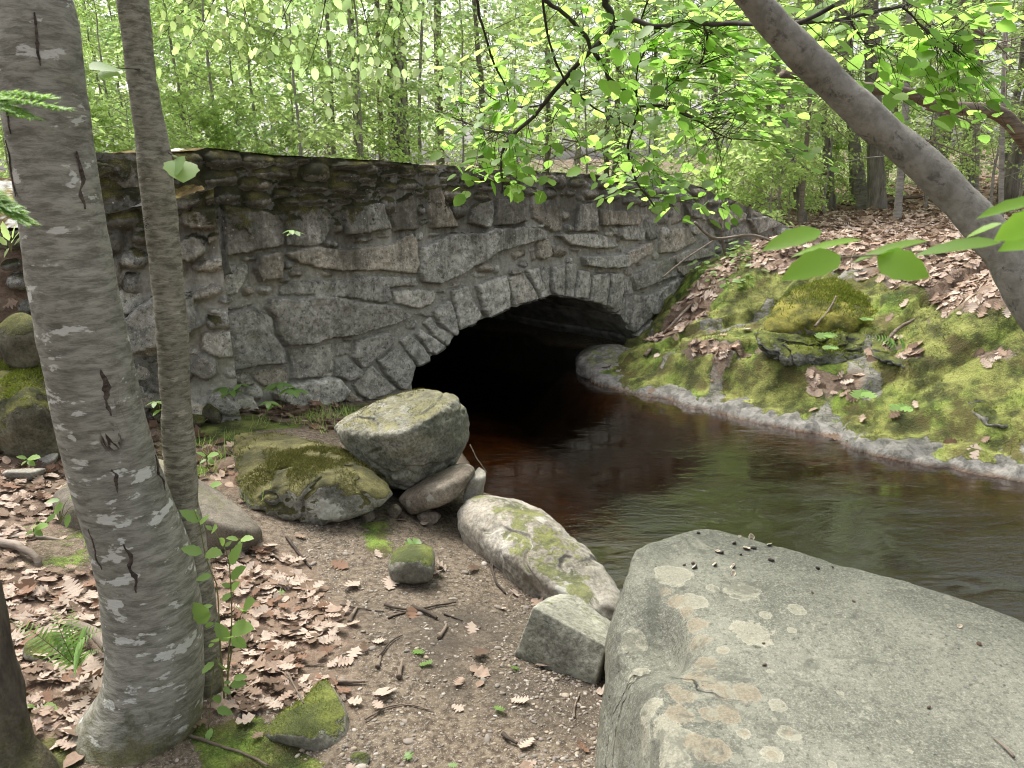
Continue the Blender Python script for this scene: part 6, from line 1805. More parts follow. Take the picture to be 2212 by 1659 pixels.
# ------------------------------------------------------------------ single leaves on the sand: each one a thing
g = np.random.default_rng(33)
def ground_point(u, v):
    return hit(u, v)
def one_leaf(u, v, w, mat, label, name='fallen_leaf', cat='leaf', shape=0, group=None, tilt=.25, me=None, lift=.012):
    p = ground_point(u, v)
    T, TF = OAK[shape % len(OAK)]
    size = w / FPX * p[1] * 1.05
    if me is None: me = mesh('fallen_leaf', T, TF, mat)
    o = tag(obj(name, me), label, cat, group)
    N = norm(ground_normal(p[:1], p[1:2])[0] + g.normal(0, tilt, 3))
    a = g.uniform(0, 6.28)
    X = np.array((math.cos(a), math.sin(a), 0)); X = norm(X - N * (X @ N)); Y = np.cross(N, X)
    Mx = Matrix.Identity(4)
    for i in range(3): Mx[i][0], Mx[i][1], Mx[i][2], Mx[i][3] = X[i] * size, Y[i] * size, N[i] * size, p[i] + N[i] * lift
    o.matrix_world = Mx
    return o
named = [(842,1265,56,'pale oak leaf just below the small rounded greenish stone'),(935,1245,55,'curled oak leaf beside the rounded greenish stone'),(950,1228,60,'pinkish oak leaf touching the bare sand by the rounded stone'),(1017,1363,46,'star-shaped tan oak leaf above the pebble line'),(1127,1520,50,'upright dry oak leaf in the dark sand near the huge slab'),
         (1250,1445,48,'reddish oak leaf at the corner of the angular block'),(1110,1287,32,'small tan leaf at the toe of the whale-backed boulder'),(888,1330,40,'brown leaf beside the dark driftwood bits'),(700,1385,40,'lone oak leaf at the edge of the litter heap'),(722,1383,30,'little oak leaf right next to the lone one'),
         (820,1392,36,'narrow tan leaf above the twig pile'),(765,1418,55,'ragged oak leaf beside a forked twig'),(1140,1615,50,'folded tan leaf near the bottom of the sand'),(1255,1620,40,'brown leaf at the foot of the huge slab'),(830,1505,60,'broad tan leaf beside the wedge stone'),(1305,1500,40,'crumpled leaf against the slab foot'),
         (815,1200,30,'tan leaf left of the rounded greenish stone'),(735,1225,46,'reddish oak leaf near the dark twig'),(760,1270,50,'pale flat leaf on the gravel'),(990,1535,36,'curled grey leaf beside the fresh green one'),(648,1358,48,'silvery grey leaf lying on the tan litter')]
for i, (u, v, w, lb) in enumerate(named):
    one_leaf(u, v, w, L_OAK2 if 'red' in lb or 'brown' in lb else L_OAK, lb, shape=i)
L_GREENF = leaf_mat('fallen_green_leaf', (.10, .20, .04), (.16, .27, .06), (.25, .4, .08), .4)
for i, (u, v, w, lb) in enumerate([(600,1290,44,'bright green fallen leaf on the gravel left of the sand'),(905,1415,40,'yellow-green maple leaf in the sand'),(922,1440,34,'fresh green lobed leaf below the yellow-green one'),(1080,1540,36,'green fallen leaf beside the upright dry oak leaf'),
        (885,1640,30,'small dark green leaf at the bottom of the sand'),(890,1180,44,'green oak leaf above the rounded greenish stone'),(1110,1450,34,'olive curled leaf between pebbles and angular block'),(980,1660,26,'yellow scrap of leaf at the bottom edge')]):
    one_leaf(u, v, w, L_GREENF, lb, shape=i + 2)
one_leaf(2105,712,30,L_OAK,'pale oak leaf lying on the dark lichen boulder',shape=2,lift=.25)
one_leaf(2105,978,46,L_OAK,'pinkish oak leaf on the bank moss above the water',shape=3)
one_leaf(2050,955,30,L_OAK2,'small brown leaf on the mossy bank',shape=1)
# the litter heap's upper leaves, alike and countable
mes = [mesh('fallen_leaf', T, TF, L_OAK if k % 3 else L_OAK2) for k, (T, TF) in enumerate(OAK)]
cnt = 0
for _ in range(900):
    u, v = g.uniform(430, 790), g.uniform(1180, 1600)
    p = ground_point(u, v)
    if cnt >= 110: break
    if LITF(p[:1], p[1:2])[0] < .35: continue
    one_leaf(u, v, g.uniform(24, 46), None, 'dry tan oak leaf on top of the litter beside the birches', group='oak leaves on the litter heap by the birches', me=mes[cnt % len(mes)], lift=g.uniform(.015, .035), tilt=.35)
    cnt += 1
cnt = 0
for _ in range(500):
    u, v = g.uniform(5, 225), g.uniform(1280, 1590)
    p = ground_point(u, v)
    if cnt >= 50: break
    if LITF(p[:1], p[1:2])[0] < .35: continue
    one_leaf(u, v, g.uniform(40, 70), None, 'dry tan leaf in the litter between fern and birch', group='leaves in the litter around the fern', me=mes[cnt % len(mes)], lift=g.uniform(.015, .035), tilt=.35)
    cnt += 1

# ------------------------------------------------------------------ sticks and twigs
B_STICK = bark_mat('stick_bark', (.11, .085, .065), (.27, .22, .18), 8, 50, None, None, False, 0, .5)
B_STICKD = bark_mat('wet_stick_bark', (.035, .028, .022), (.09, .07, .055), 8, 50, None, None, False, 0, .5)
def stick(pts, w, mat, label, name='stick', lift=.006, ys=None, w1=None, cat='stick'):
    if ys is None: q = np.array([ground_point(u, v) + (0, 0, lift + w * .5 / FPX * 2) for u, v in pts])
    else: q = np.array([P(u, v, y) for (u, v), y in zip(pts, ys)])
    k = q[:, 1].mean() / FPX
    c = spline(q, 24)
    c = c + .003 * np.stack([fbm(c * 30, 2, s) for s in (1, 2, 3)], 1)
    V, F = tube(c, np.linspace(w, w1 or w * .55, 24) * k / 2, 9, w * k * .1, 60, len(label))
    return place(name, V, F, mat, label, cat)
stick([(1394,768),(1440,715),(1500,650),(1545,605),(1575,560)],8,B_STICK,'long pale stick propped against the bank beside the arch',ys=[6.75,7.1,7.6,8.0,8.3],w1=4)
stick([(620,1165),(650,1205),(672,1232)],8,B_STICKD,'dark curved twig below the low mossy boulder')
stick([(575,1192),(608,1216)],8,B_STICK,'short grey twig by the brown boulder')
stick([(830,1312),(880,1322),(925,1316),(985,1306)],7,B_STICKD,'black wet twig lying across the dark sand')
stick([(890,1318),(920,1328),(945,1342)],13,B_STICKD,'dark chunk of driftwood in the dark sand')
stick([(838,1340),(862,1332),(895,1325)],6,B_STICKD,'thin dark twig left of the driftwood chunk')
stick([(755,1350),(762,1335),(772,1318)],11,B_STICK,'stubby tan stick near the pebbles on the sand')
stick([(948,1385),(958,1370),(966,1355)],11,B_STICK,'stubby pale stick below the driftwood chunk')
stick([(862,1470),(866,1452),(870,1435)],13,B_STICK,'thick short stick by the yellow-green maple leaf')
stick([(815,1448),(820,1435),(824,1425)],12,B_STICK,'second thick short stick near the forked twig')
stick([(720,1478),(750,1482),(790,1480)],13,B_STICK,'grey stick end poking from the wedge stone')
stick([(585,1452),(640,1443),(700,1442)],6,B_STICK,'long thin twig over the litter heap')
stick([(790,1560),(830,1535),(880,1528),(935,1540)],5,B_STICK,'bowed thin twig on the sand near the bottom')
stick([(1060,1225),(1072,1262),(1092,1287)],7,B_STICKD,'dark twig on the sand near the whale-backed boulder')
stick([(1062,1230),(1064,1215)],7,B_STICK,'short upright bit of stick on the bare sand')
stick([(818,1425),(845,1390),(870,1376)],5,B_STICKD,'slanting thin twig above the thick short stick')
stick([(1240,1555),(1242,1530),(1250,1505)],6,B_STICK,'thin upright twig at the slab foot')
stick([(1088,1592),(1098,1602),(1118,1613)],12,B_STICKD,'dark rotten stub under the folded tan leaf')
stick([(735,1310),(790,1320),(830,1325)],4,B_STICKD,'very thin twig across the gravel')
stick([(960,1330),(1000,1345)],5,B_STICKD,'dark splinter on the brown sand')
stick([(0,1170),(40,1180),(78,1205),(82,1235),(65,1265),(58,1280)],22,B_DEAD,'crooked grey root arching out of the bank',ys=[2.9,2.85,2.8,2.78,2.76,2.8],w1=12)
stick([(0,1168),(60,1158),(150,1170)],14,B_DEAD,'low grey root beside the crooked one',ys=[3.0,2.98,3.0],w1=8)
stick([(150,1345),(200,1365),(235,1400)],22,B_DEAD,'thick bare root running under the big birch',ys=[2.35,2.3,2.2],w1=30)
stick([(410,1595),(470,1615),(530,1635),(580,1660)],8,B_STICK,'grey stick lying in the bright moss patch',w1=5)
stick([(620,1455),(640,1490),(655,1520)],6,B_STICK,'thin twig resting on the wedge stone',ys=[2.02,1.94,1.86],w1=4)
stick([(1555,470),(1560,510),(1565,545),(1568,570)],5,B_STICK,'bare stem standing beside the wing of the bridge',ys=[8.2,8.2,8.2,8.2],w1=7)
stick([(1500,480),(1545,515),(1625,508),(1690,530),(1760,548)],6,B_DEAD,'bare bent branch reaching over the wing of the bridge',ys=[7.6,7.7,7.9,7.9,8.0],w1=5)
stick([(1430,600),(1480,560),(1540,520)],4,B_DEAD,'thin bare twig hanging before the bridge wing',ys=[7.5,7.6,7.7],w1=3)
stick([(1760,705),(1790,670),(1806,640)],6,B_STICK,'twig leaning on the mossiest boulder',ys=[5.85,6.0,6.1],w1=4)
stick([(1915,740),(1940,710),(1975,690)],9,B_STICK,'short broken stick above the cracked shelf',ys=[5.6,5.65,5.7],w1=6)
stick([(2005,690),(2010,720),(2016,760)],5,B_STICK,'thin bent twig hanging over the cracked shelf',ys=[5.7,5.6,5.5],w1=4)
stick([(1015,960),(1030,990),(1052,1022)],3,B_STICK,'hair-thin twig hanging beside the grey boulder',ys=[3.75,3.72,3.7],w1=2)
# fallen trunks and branches in the wood on the right
for i, (pts, w, lb, y) in enumerate([
    ([(1640,330),(1700,345),(1760,375),(1800,368)],10,'dead branch caught between the thin trunks',13.2),
    ([(1820,484),(1870,497),(1930,508),(2000,500)],14,'curved fallen branch on the leafy rise',11.5),
    ([(1940,500),(2000,492),(2060,487)],26,'fallen log at the edge of the hemlock shade',12.0),
    ([(1900,470),(2000,462),(2120,455)],16,'dark fallen trunk further back in the shade',14.5),
    ([(2000,440),(2100,470),(2212,480)],12,'slanting dead branch in the hemlock shade',13.5),
    ([(1870,455),(1930,430),(1990,425)],10,'dead limb propped on the fallen log',13.8),
    ([(1770,520),(1840,505),(1900,512)],8,'short dead branch in the leaf carpet',10.5),
    ([(2080,530),(2130,500),(2190,490)],9,'twisted dead limb near the leaning tree',10.8),
    ([(1850,590),(1900,560),(1960,530)],7,'dead twig standing out of the leaf carpet',8.6)]):
    stick(pts, w, B_DEAD if i % 2 == 0 else B_STICK, lb, 'fallen_branch', ys=[y + .25 * math.sin(k * 1.7 + i) for k in range(len(pts))], w1=w * .7, cat='branch')
# grey dead twigs of the hemlock bottoms, each a limb of its own
for i, (a, b, y) in enumerate([((1150,330),(1310,300),14),((1180,350),(1290,285),14.3),((1130,310),(1260,335),14.6),((1215,300),(1330,345),14.2),((1080,305),(1180,345),15),((1240,345),(1370,310),14.8),((960,215),(1080,250),15),((1000,150),(1090,165),15.5),
        ((1690,200),(1830,300),11),((2000,235),(2140,300),9.5),((1990,300),(2110,345),10.5),((2050,130),(2212,100),9.8),((2100,60),(2190,150),8)]):
    mid = ((a[0] + b[0]) / 2 + rg.normal(0, 8), (a[1] + b[1]) / 2 - 8)
    p3 = [P(*a, y), P(*mid, y + .2), P(*b, y + .1)]
    c = spline(np.array(p3), 18)
    A = Acc(); A.add(*tube(c, np.linspace(.016, .005, 18), 6))
    for _ in range(8):
        j = rg.integers(3, 17)
        d = norm(rg.normal(0, 1, 3) * (1, .6, .7) + (c[-1] - c[0]) * .4)
        A.add(*tube(spline(np.array([c[j], c[j] + d * .25 + (0, 0, .02), c[j] + d * rg.uniform(.4, .8)]), 6), np.linspace(.006, .002, 6), 4))
    V, F = A.done()
    place('dead_branch', V, F, B_DEAD, 'grey dead hemlock limb tangled in the dim wood', 'branch', 'dead limbs in the dim wood')
# the big mossy limb arching in the right-hand wood
q = spline(np.array([P(1690,160,6.0),P(1780,172,6.2),P(1860,188,6.4),P(1950,200,6.6),P(2050,232,6.8),P(2150,242,7.0),P(2212,300,7.1),P(2290,420,7.2)]), 50)
V, F = tube(q, np.linspace(.03, .075, 50), 14, .008, 14, 5)
place('bent_limb', V, F, B_STICK, 'long mossy limb arching behind the leaning tree', 'branch')

# ------------------------------------------------------------------ nutshells on the slab
nt = NT('nutshell')
M_NUT = nt.end(nt.bsdf(nt.mix(nt.ramp(nt.nz(), -.2, .6), (.035, .028, .024), (.06, .05, .042)), .6, None, .3))
nt = NT('nutshell_inside')
M_NUTI = nt.end(nt.bsdf((.50, .44, .34), .7, None, .2))
def shell_mesh():
    a = np.linspace(0, 2 * math.pi, 20, endpoint=False)
    rows = []
    for r_, z_ in ((.0, 0), (.55, .10), (.9, .38), (1.0, .72), (.97, .9), (.82, .88), (.78, .55), (.5, .24), (0, .16)):
        rows.append(np.stack([r_ * np.cos(a) * (1 + .12 * np.sin(2 * a + 1)), r_ * np.sin(a) * .85, z_ + .10 * r_ * np.sin(3 * a)], 1))
    V = np.concatenate(rows)
    n = len(rows)
    i, j = np.meshgrid(np.arange(n - 1), np.arange(20), indexing='ij')
    F = np.stack([i * 20 + j, i * 20 + (j + 1) % 20, (i + 1) * 20 + (j + 1) % 20, (i + 1) * 20 + j], -1).reshape(-1, 4)
    return mesh('nutshell', V, [F], [M_NUT, M_NUTI], fmat=(F[:, 0] // 20 >= 4).astype(int))
SM = shell_mesh()
slab = bpy.data.objects['slab_boulder']
bpy.context.view_layer.update()
dg = bpy.context.evaluated_depsgraph_get()
def on_slab(u, v):
    d = ray(u, v)
    ok, loc, nor, *_ = SC.ray_cast(dg, Vector(EYE + d * 1.0), Vector(d).normalized(), distance=6)
    return np.array(loc), np.array(nor)
NUTS = [(1508,1154,10,'nutshell alone at the far tip of the huge slab'),(1589,1176,13,'open nutshell on the crest of the slab nearest the water'),(1625,1162,16,'largest broken nutshell at the water edge of the slab'),(1598,1160,8,'tiny shell chip beside the largest broken nutshell'),
        (1612,1188,15,'dark nutshell in the middle of the shell scatter'),(1628,1187,13,'nutshell close beside the dark middle one'),(1664,1180,13,'upright nutshell at the edge of the slab above the water'),(1550,1194,12,'dark nutshell paired with a pale half'),(1559,1197,13,'pale hollow half shell of the pair'),
        (1602,1200,9,'small round nutshell in front of the dark middle one'),(1665,1213,14,'pale-lipped nutshell standing apart by the edge'),(1504,1228,16,'pale open shell nearest the brown crumbs'),(1546,1222,13,'nutshell halfway along the inner row of shells'),(1586,1226,14,'dark nutshell above its twin on the inner row'),
        (1582,1240,14,'lower twin of the inner row of shells'),(1765,1230,12,'nutshell alone far along the slab edge'),(1797,1226,9,'thin curved shell sliver on the slab rim'),(2072,1354,12,'dark pebble-like nut at the far end of the slab')]
for (u, v, w, lb) in NUTS:
    loc, nor = on_slab(u, v)
    o = tag(obj('nutshell', SM), lb, 'nutshell')
    k = w / FPX * loc[1] * .52
    o.scale = (k, k, k)
    o.location = Vector(loc)
    o.rotation_euler = (rg.uniform(-.9, .9), rg.uniform(-.9, .9), rg.uniform(0, 6.28))
mes2 = mesh('crumb', dirs * (.01, .006, .004) * (1 + .4 * fbm(dirs * 2, 2, 1)[:, None]), [IF], L_OAK2)
for (u, v, lb) in [(1478,1222,'orange-brown crumb left of the pale open shell'),(1497,1218,'second orange crumb next to the pale open shell'),(1755,1282,'brown bud scale in the open middle of the slab'),(1844,1301,'grey dropping on the bare slab'),(1650,1392,'rusty bud scale on a pale lichen patch'),(1651,1438,'red-brown bud scale below the lichen patch'),
                    (2006,1530,'pale crumb on the plain part of the slab'),(2115,1393,'dark crumb by the far rim of the slab')]:
    loc, nor = on_slab(u, v)
    o = tag(obj('bud_scale', mes2), lb, 'bud scale')
    o.location = Vector(loc + nor * .003); o.rotation_euler = (0, 0, rg.uniform(0, 6)); s_ = rg.uniform(.5, .9); o.scale = (s_,) * 3
l1, n1_ = on_slab(2145, 1598); l2, _ = on_slab(2190, 1640)
V, F = tube(spline(np.array([l1 + (0, 0, .004), (l1 + l2) / 2 + (0, 0, .008), l2 + (0, 0, .005)]), 10), np.linspace(.0015, .003, 10), 7)
place('twig', V, F, B_STICK, 'tiny brown twig lying on the near part of the slab', 'twig')

# ------------------------------------------------------------------ plants
MAP = lobed_leaf(3, .50, .06, 4, .35)
MAP = (MAP[0] + (.5, 0, 0), MAP[1])
def plant(name, label, cat, base, stems, mat, group=None):
    """stems: list of (points, w, leaves) with leaves (pos, dir, up, len, template)"""
    A, B = Acc(), Acc()
    for pts, w, lv in stems:
        A.add(*tube(spline(np.array(pts), 14), np.linspace(w, w * .4, 14), 6))
        for (p, d, u, L_, T) in lv:
            B.add(*scatter(T[0], T[1], np.array([p]), frames(np.array([d], float), np.array([u], float)), np.array([L_])))
    b = np.array(base)
    o = thing(name, label, cat, tuple(b), group)
    V, F = A.done(); obj('stem', mesh('stem', V - b, F, M_STEM), o)
    V, F = B.done(); obj('foliage', mesh('foliage', V - b, F, mat), o)
    return o
t = NT('green_stem')
M_STEM = t.end(t.bsdf(t.mix(t.noise(t.co(), 30), (.09, .07, .035), (.15, .17, .06)), .7, None, .3))
HB1 = oval_leaf(.25, .09, 7, .16, .10)
# weedy shoots beside the slim birch (leaf positions read off the photo)
def q_(x, y): return cp('Q', x, y)
def weed(label, line, leaves, y0, seed):
    g = np.random.default_rng(seed)
    pts = [P(*q_(x, y), y0) for x, y in line]
    lv = []
    for (x0, y_0, x1, y_1) in leaves:
        a, b = P(*q_(x0, y_0), y0), P(*q_(x1, y_1), y0 - g.uniform(-.02, .05))
        lv.append((a, b - a, (g.normal(0, .35), -.65, .75), np.linalg.norm(b - a) * 1.1, HB1))
    plant('weed_shoot', label, 'weed', pts[0], [(pts, .0028, lv)], L_HERB)
weed('tallest weedy shoot with serrated leaves hugging the slim birch', [(1345,1230),(1325,1000),(1318,850),(1300,560),(1240,420),(1195,180),(1165,110)],
     [(1200,180,1095,115),(1195,200,1245,140),(1215,370,1095,335),(1235,370,1310,365),(1270,500,1180,525),(1240,790,1180,690),(1230,810,1275,790),(1250,930,1280,915),(1210,700,1270,680),(1180,120,1170,105),(1310,900,1270,880)], 1.97, 1)
weed('second weedy shoot with a pale leafy tip', [(1365,1230),(1370,1000),(1390,800),(1385,560),(1370,400),(1340,330),(1270,210)],
     [(1275,230,1235,205),(1275,230,1285,215),(1345,320,1330,285),(1350,330,1385,300),(1380,440,1430,320),(1385,520,1450,455),(1385,570,1335,555),(1385,590,1425,545),(1390,820,1490,815),(1385,890,1470,930),(1370,900,1300,800),(1380,880,1360,860),(1330,650,1385,615),(1420,870,1470,920)], 1.95, 2)
weed('low weedy shoot with one yellowing leaf', [(1345,1240),(1340,1150),(1320,1080),(1290,1000),(1250,1430)],
     [(1290,1000,1350,1080),(1285,1020,1215,1080),(1340,1150,1385,1140),(1340,1170,1380,1210),(1330,1250,1290,1240),(1380,1160,1465,1150),(1300,1300,1385,1330),(1270,1420,1235,1500),(1400,1120,1475,1110)], 1.92, 3)
weed('thin weedy shoot leaning out over the litter', [(1360,1150),(1400,900),(1440,760),(1470,690)], [(1460,700,1500,655),(1455,720,1440,680),(1420,820,1490,810),(1410,860,1350,880)], 1.99, 4)
# umbrella-leaved herb by the dark boulder and the nettle-like leaves near the big birch
def herb(label, u, v, y, leaves, name='herb', mat=None, T=None, stem=.002):
    b = P(u, v, y)
    st = []
    for (u0, v0, u1, v1, dy) in leaves:
        a, e = P(u0, v0, y + dy), P(u1, v1, y + dy - .03)
        st.append(([b, (b + a) / 2 + (0, 0, .02), a], stem, [(a, e - a, (rg.normal(0, .3), -.5, .9), np.linalg.norm(e - a), T or HB1)]))
    plant(name, label, 'plant', b, st, mat or L_HERB)
herb('broad-leaved seedling in front of the rounded tan boulder', 130,1130,2.9,[(130,1080,98,1082,0),(135,1085,115,1112,0),(150,1075,175,1060,0),(165,1100,195,1112,.05),(120,1110,98,1128,0),(175,1085,190,1100,0),(150,1110,140,1140,0)])
herb('three-leaved seedling in the litter under the slim birch', 520,1180,2.8,[(515,1165,490,1160,0),(520,1165,545,1160,0),(518,1168,515,1185,0)])
herb('leafy seedling below the mossy boulder by the slim birch', 448,1010,3.6,[(445,985,425,975,0),(448,985,470,978,0),(450,990,462,1002,0),(446,992,430,1000,0)])
herb('seedling with drooping leaves behind the brown boulder', 452,1070,3.4,[(450,1050,430,1045,0),(452,1050,476,1042,0),(452,1055,468,1062,0),(448,1056,432,1066,0)])
herb('low broad seedling at the crooked grey root', 75,1160,2.9,[(72,1140,50,1135,0),(75,1140,100,1132,0),(74,1145,90,1155,0),(72,1145,55,1155,0),(74,1140,76,1120,0)])
herb('pale herb on the moss before the dark boulder', 60,1010,3.5,[(58,990,36,985,0),(60,990,84,985,0),(60,995,74,1004,0),(58,995,44,1004,0)])
herb('young herb under the moss-footed trunk', 85,1560,2.0,[(85,1530,60,1520,0),(88,1530,118,1528,0),(86,1535,95,1556,0)])
herb('single heart-leaved seedling in the moss patch', 600,1620,1.95,[(598,1600,575,1598,0),(600,1600,624,1596,0),(600,1604,604,1622,0)])
herb('small seedling at the bottom of the moss patch', 510,1650,1.9,[(508,1625,485,1622,0),(510,1625,532,1618,0)])
herb('small seedling on the moss by the birch', 215,1175,2.85,[(210,1165,190,1155,0),(215,1165,232,1160,0),(212,1168,205,1180,0)])
herb('fresh lily-like leaves against the wing wall', 25,545,3.9,[(20,520,0,480,0),(25,525,45,488,0),(15,530,-10,505,0),(30,530,55,500,0),(20,535,5,555,0),(28,515,30,475,0)], mat=L_LIME)
# compound leaflets at the bridge foot
def compound(label, u, v, y, fans, seed, scale=1.0, name='wild_sarsaparilla'):
    g = np.random.default_rng(seed)
    b = P(u, v, y)
    st = []
    for (uu, vv, r_, n) in fans:
        c = P(uu, vv, y - .03)
        lv = []
        for k in range(n):
            a = k / n * 6.28 + g.uniform(0, .4)
            d = np.array((math.cos(a), math.sin(a) * .9, -.22))
            lv.append((c, d, (0, -.15, 1), r_ / FPX * y * g.uniform(.85, 1.15), HB1))
        st.append(([b, (b + c) / 2 + (0, 0, .03), c], .0018, lv))
    plant(name, label, 'plant', b, st, L_HERB)
compound('fan of pale leaflets against the middle of the bridge foot', 610,880,4.9,[(600,828,34,5),(625,840,30,5),(590,832,26,4),(640,842,26,4)], 1)
compound('second fan of leaflets lower left of the pale fan', 490,850,4.75,[(480,835,34,5),(500,842,30,5),(520,830,22,3)], 2)
compound('low sprig of leaflets on the ground before the bridge foot', 575,900,4.6,[(580,868,28,4),(590,874,22,3)], 3)
compound('lone sprig growing out of the masonry', 640,505,PZ(640,505,1.25)[1] * 0 + 4.95,[(636,500,24,5),(628,497,20,4)], 4, name='wall_sprig')
compound('small pale seedling between the two birch trunks', 345,880,3.9,[(335,868,26,4),(345,885,20,3)], 5)
# maple seedlings and herbs on the far bank
for i, (u, v, y, r_, lb) in enumerate([(1862,850,5.0,30,'maple seedling with two pale stars of leaves on the bank'),(1945,882,4.85,26,'second maple seedling nearer the water'),(1785,725,5.75,26,'maple seedling under the mossiest boulder'),(1795,752,5.6,18,'little maple seedling below the other on the ledge'),
        (1872,690,5.9,16,'slim seedling growing from the mossiest boulder'),(2170,660,6.3,20,'pale seedling in the leaf carpet by the leaning tree')]):
    g = np.random.default_rng(i)
    b = P(u, v + 14, y)
    c = P(u, v - 2, y - .02)
    lv = []
    for k in range(4):
        a = k * 1.57 + g.uniform(0, .8)
        lv.append((c, (math.cos(a), math.sin(a), -.1), (0, -.35, 1), r_ / FPX * y * g.uniform(.9, 1.3), MAP))
    plant('maple_seedling', lb, 'seedling', b, [([b, (b + c) / 2, c], .0014, lv)], L_HERB)
g = np.random.default_rng(50)
for i in range(26):
    u, v = g.uniform(1480, 1640), g.uniform(545, 640)
    y = np.interp(v, [540, 640], [8.6, 7.4])
    b = ground_point(u, v)
    lv = []
    for k in range(int(g.integers(3, 7))):
        a = g.uniform(0, 6.28)
        c = b + (math.cos(a) * .05, math.sin(a) * .05, g.uniform(.05, .16))
        lv.append((c, (math.cos(a), math.sin(a), -.1), (g.normal(0, .3), -.4, 1), g.uniform(.05, .085), HB1))
    plant('ground_herb', 'small round-leaved herb on the slope beside the bridge wing', 'plant', b, [([b, b + (0, 0, .08), b + (0, 0, .14)], .0015, lv)], L_HERB, 'herbs on the slope beside the bridge wing')
# ferns
def frond(A, B, base, tip, up, w, n=16):
    base, tip = np.array(base), np.array(tip)
    d = tip - base
    L_ = np.linalg.norm(d)
    q = spline(np.array([base, (base + tip) / 2 + np.array(up) * L_ * .16, tip - (0, 0, .06 * L_)]), n + 2)
    A.add(*tube(q, np.linspace(.0016, .0005, n + 2), 5))
    s = norm(np.cross(d, up))
    PIN = (np.array([(0, .07, 0), (.35, .11, .01), (.7, .07, .0), (1, 0, -.05), (.7, -.07, 0), (.35, -.11, .01), (0, -.07, 0)]), [np.array([(0, 6, 5, 1), (1, 5, 4, 2)]), np.array([(2, 4, 3)])])
    for k in range(1, n + 2):
        u = k / (n + 2)
        l = .85 * w * L_ * (math.sin(math.pi * min(1, u * .8 + .22)) ** 1.0) * (1 - .35 * u)
        for sg in (1, -1):
            B.add(*scatter(PIN[0], PIN[1], q[k][None], frames((s * sg + norm(d) * .35)[None], np.array([up], float)), np.array([l])))
def fern(label, base, fronds, mat=L_FERN):
    A, B = Acc(), Acc()
    for tip, up, w in fronds: frond(A, B, base, tip, up, w)
    b = np.array(base)
    o = thing('fern', label, 'fern', tuple(b))
    V, F = A.done(); obj('stem', mesh('stem', V - b, F, M_STEM), o)
    V, F = B.done(); obj('frond', mesh('frond', V - b, F, mat), o)
y = 2.1
fb = P(165, 1440, y)
fern('bright fern with spreading fronds beside the big birch', fb, [(P(115,1305,2.15),(0,-.5,.8),.28),(P(155,1300,2.2),(.2,-.5,.8),.26),(P(222,1350,2.0),(-.2,-.5,.8),.28),(P(20,1330,2.1),(.1,-.5,.8),.24),(P(225,1400,2.1),(0,-.4,.9),.22)])
fb = P(1960, 775, 5.55)
fern('dark little fern rooted in the cracked shelf', fb, [(P(1865,722,5.6),(0,-.5,.8),.25),(P(1925,715,5.5),(0,-.5,.8),.25),(P(1975,690,5.6),(0,-.5,.8),.22),(P(2030,770,5.4),(0,-.5,.8),.25),(P(2050,745,5.6),(0,-.5,.8),.25),(P(1990,800,5.3),(0,-.5,.8),.25)])
fb = P(1560, 560, 8.2)
fern('small fern at the foot of the bridge wing', fb, [(P(1520,548,8.2),(0,-.5,.8),.22),(P(1590,540,8.2),(0,-.5,.8),.22),(P(1565,528,8.2),(0,-.5,.8),.22)])
# hemlock sprays poking in at the left edge, close to the lens
def hemlock_spray(label, base, tips, seed):
    g = np.random.default_rng(seed)
    A = Acc(); pos, X, U = [], [], []
    for tip in tips:
        q = spline(np.array([base, (np.array(base) + tip) / 2 + (0, 0, .01), tip]), 16)
        if tip is tips[0]: A.add(*tube(spline(np.array([np.array((-1.17, 1.74, base[2] + .12)), (np.array(base) + (-1.17, 1.74, base[2] + .1)) / 2 + (0, 0, .03), base]), 12), np.linspace(.006, .002, 12), 6))
        A.add(*tube(q, np.linspace(.0016, .0006, 16), 5))
        d = norm(np.array(tip) - base); s = norm(np.cross(d, (0, 0, 1)))
        for k in range(1, 16):
            for sg in (1, -1):
                l = .030 * (1 - k / 20)
                for f in np.linspace(0, 1, 6):
                    p = q[k] + (s * sg + d * .6) * l * f
                    for e in (1, -1):
                        pos.append(p); X.append(d * e * .9 + s * sg * .5 + g.normal(0, .15, 3)); U.append((0, -.3, 1))
    b = np.array(base)
    o = thing('hemlock_spray', label, 'branch', tuple(b))
    V, F = A.done(); obj('twig', mesh('twig', V - b, F, B_TWIG), o)
    V, F = scatter(LEAF4[0], LEAF4[1], pos, frames(np.array(X), np.array(U)), np.stack([np.full(len(pos), .012), np.full(len(pos), .006), np.full(len(pos), .012)], 1))
    obj('foliage', mesh('foliage', V - b, F, L_FERN), o)
hemlock_spray('blurred hemlock spray crossing the big birch trunk', P(-90,235,1.0), [P(130,235,1.0),P(100,212,1.02),P(60,255,.98)], 1)
hemlock_spray('lower hemlock spray at the frame edge', P(-90,430,1.0), [P(55,480,1.0),P(30,455,1.0),P(-10,430,1.0)], 2)

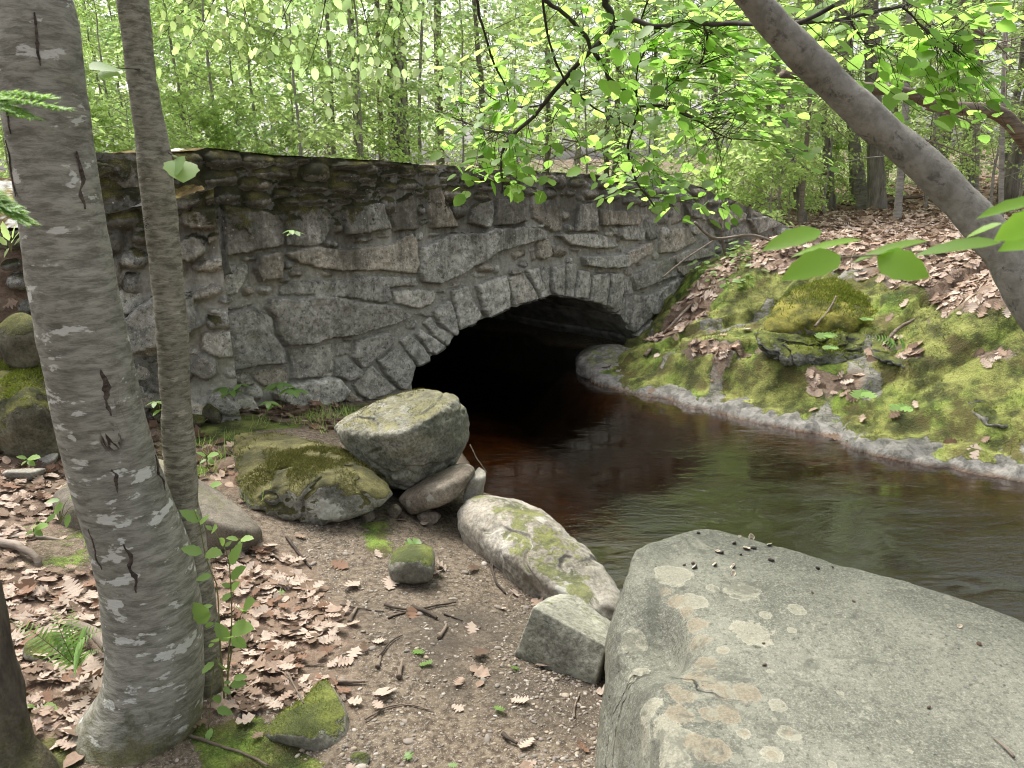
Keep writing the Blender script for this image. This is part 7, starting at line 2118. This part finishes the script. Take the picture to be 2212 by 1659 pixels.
# ------------------------------------------------------------------ moss standing on the mossy stones
def moss_on(name, n, size, label, zmin=.45, thr=.0, seed=0, mat=None):
    o = bpy.data.objects[name]
    me = o.data
    Vv = np.empty(len(me.vertices) * 3); me.vertices.foreach_get('co', Vv); Vv = Vv.reshape(-1, 3)
    Nn = np.empty(len(me.vertices) * 3); me.vertices.foreach_get('normal', Nn); Nn = Nn.reshape(-1, 3)
    g = np.random.default_rng(seed + 60)
    w = (Nn[:, 2] + .5 * fbm(Vv * 4.5, 4, seed) > zmin) & (fbm(Vv * 6, 3, seed + 5) > thr)
    ids = np.nonzero(w)[0]
    if not len(ids): return
    i = g.choice(ids, n)
    sp = np.ptp(Vv, axis=0).mean() * .012
    p = Vv[i] + g.normal(0, sp, (n, 3)) * (1, 1, .2) - Nn[i] * .002 + np.array(o.location)
    a = g.uniform(0, 6.28, n)
    F_ = frames(norm(Nn[i] + g.normal(0, .45, (n, 3))), np.stack([np.cos(a), np.sin(a), 0 * a], 1))
    V, F = scatter(BL[0] * (1, 5, 1), BL[1], p, F_, size * g.uniform(.5, 1.3, n))
    tag(obj('moss', mesh('moss', V, F, mat or L_MOSS)), label, 'moss', None, 'stuff')
L_MOSS2 = leaf_mat('brown_moss_shoot', (.075, .075, .02), (.15, .14, .045), (.14, .15, .04), .25, .8, .1)
moss_on('mossy_boulder', 14000, .016, 'olive moss on the low boulder', .62, -.05, 1, L_MOSS2)
moss_on('wedge_stone', 6000, .007, 'moss on the wedge stone', .55, -.05, 2)
moss_on('dark_boulder', 8000, .016, 'moss cap of the dark boulder', .62, .0, 3)
moss_on('moss_boulder', 16000, .024, 'deep moss cushion on the broad far boulder', .45, -.2, 4)
moss_on('grey_ledge', 5000, .02, 'moss on the dark layered ledge', .6, .0, 5)
moss_on('cracked_ledge', 5000, .02, 'moss on the cracked shelf', .6, .0, 6)
moss_on('bank_ledge', 5000, .02, 'moss on the downstream hump of bedrock', .5, -.05, 8)
moss_on('boulder', 2500, .010, 'thin moss on top of the grey boulder', .95, .05, 9, L_MOSS2)
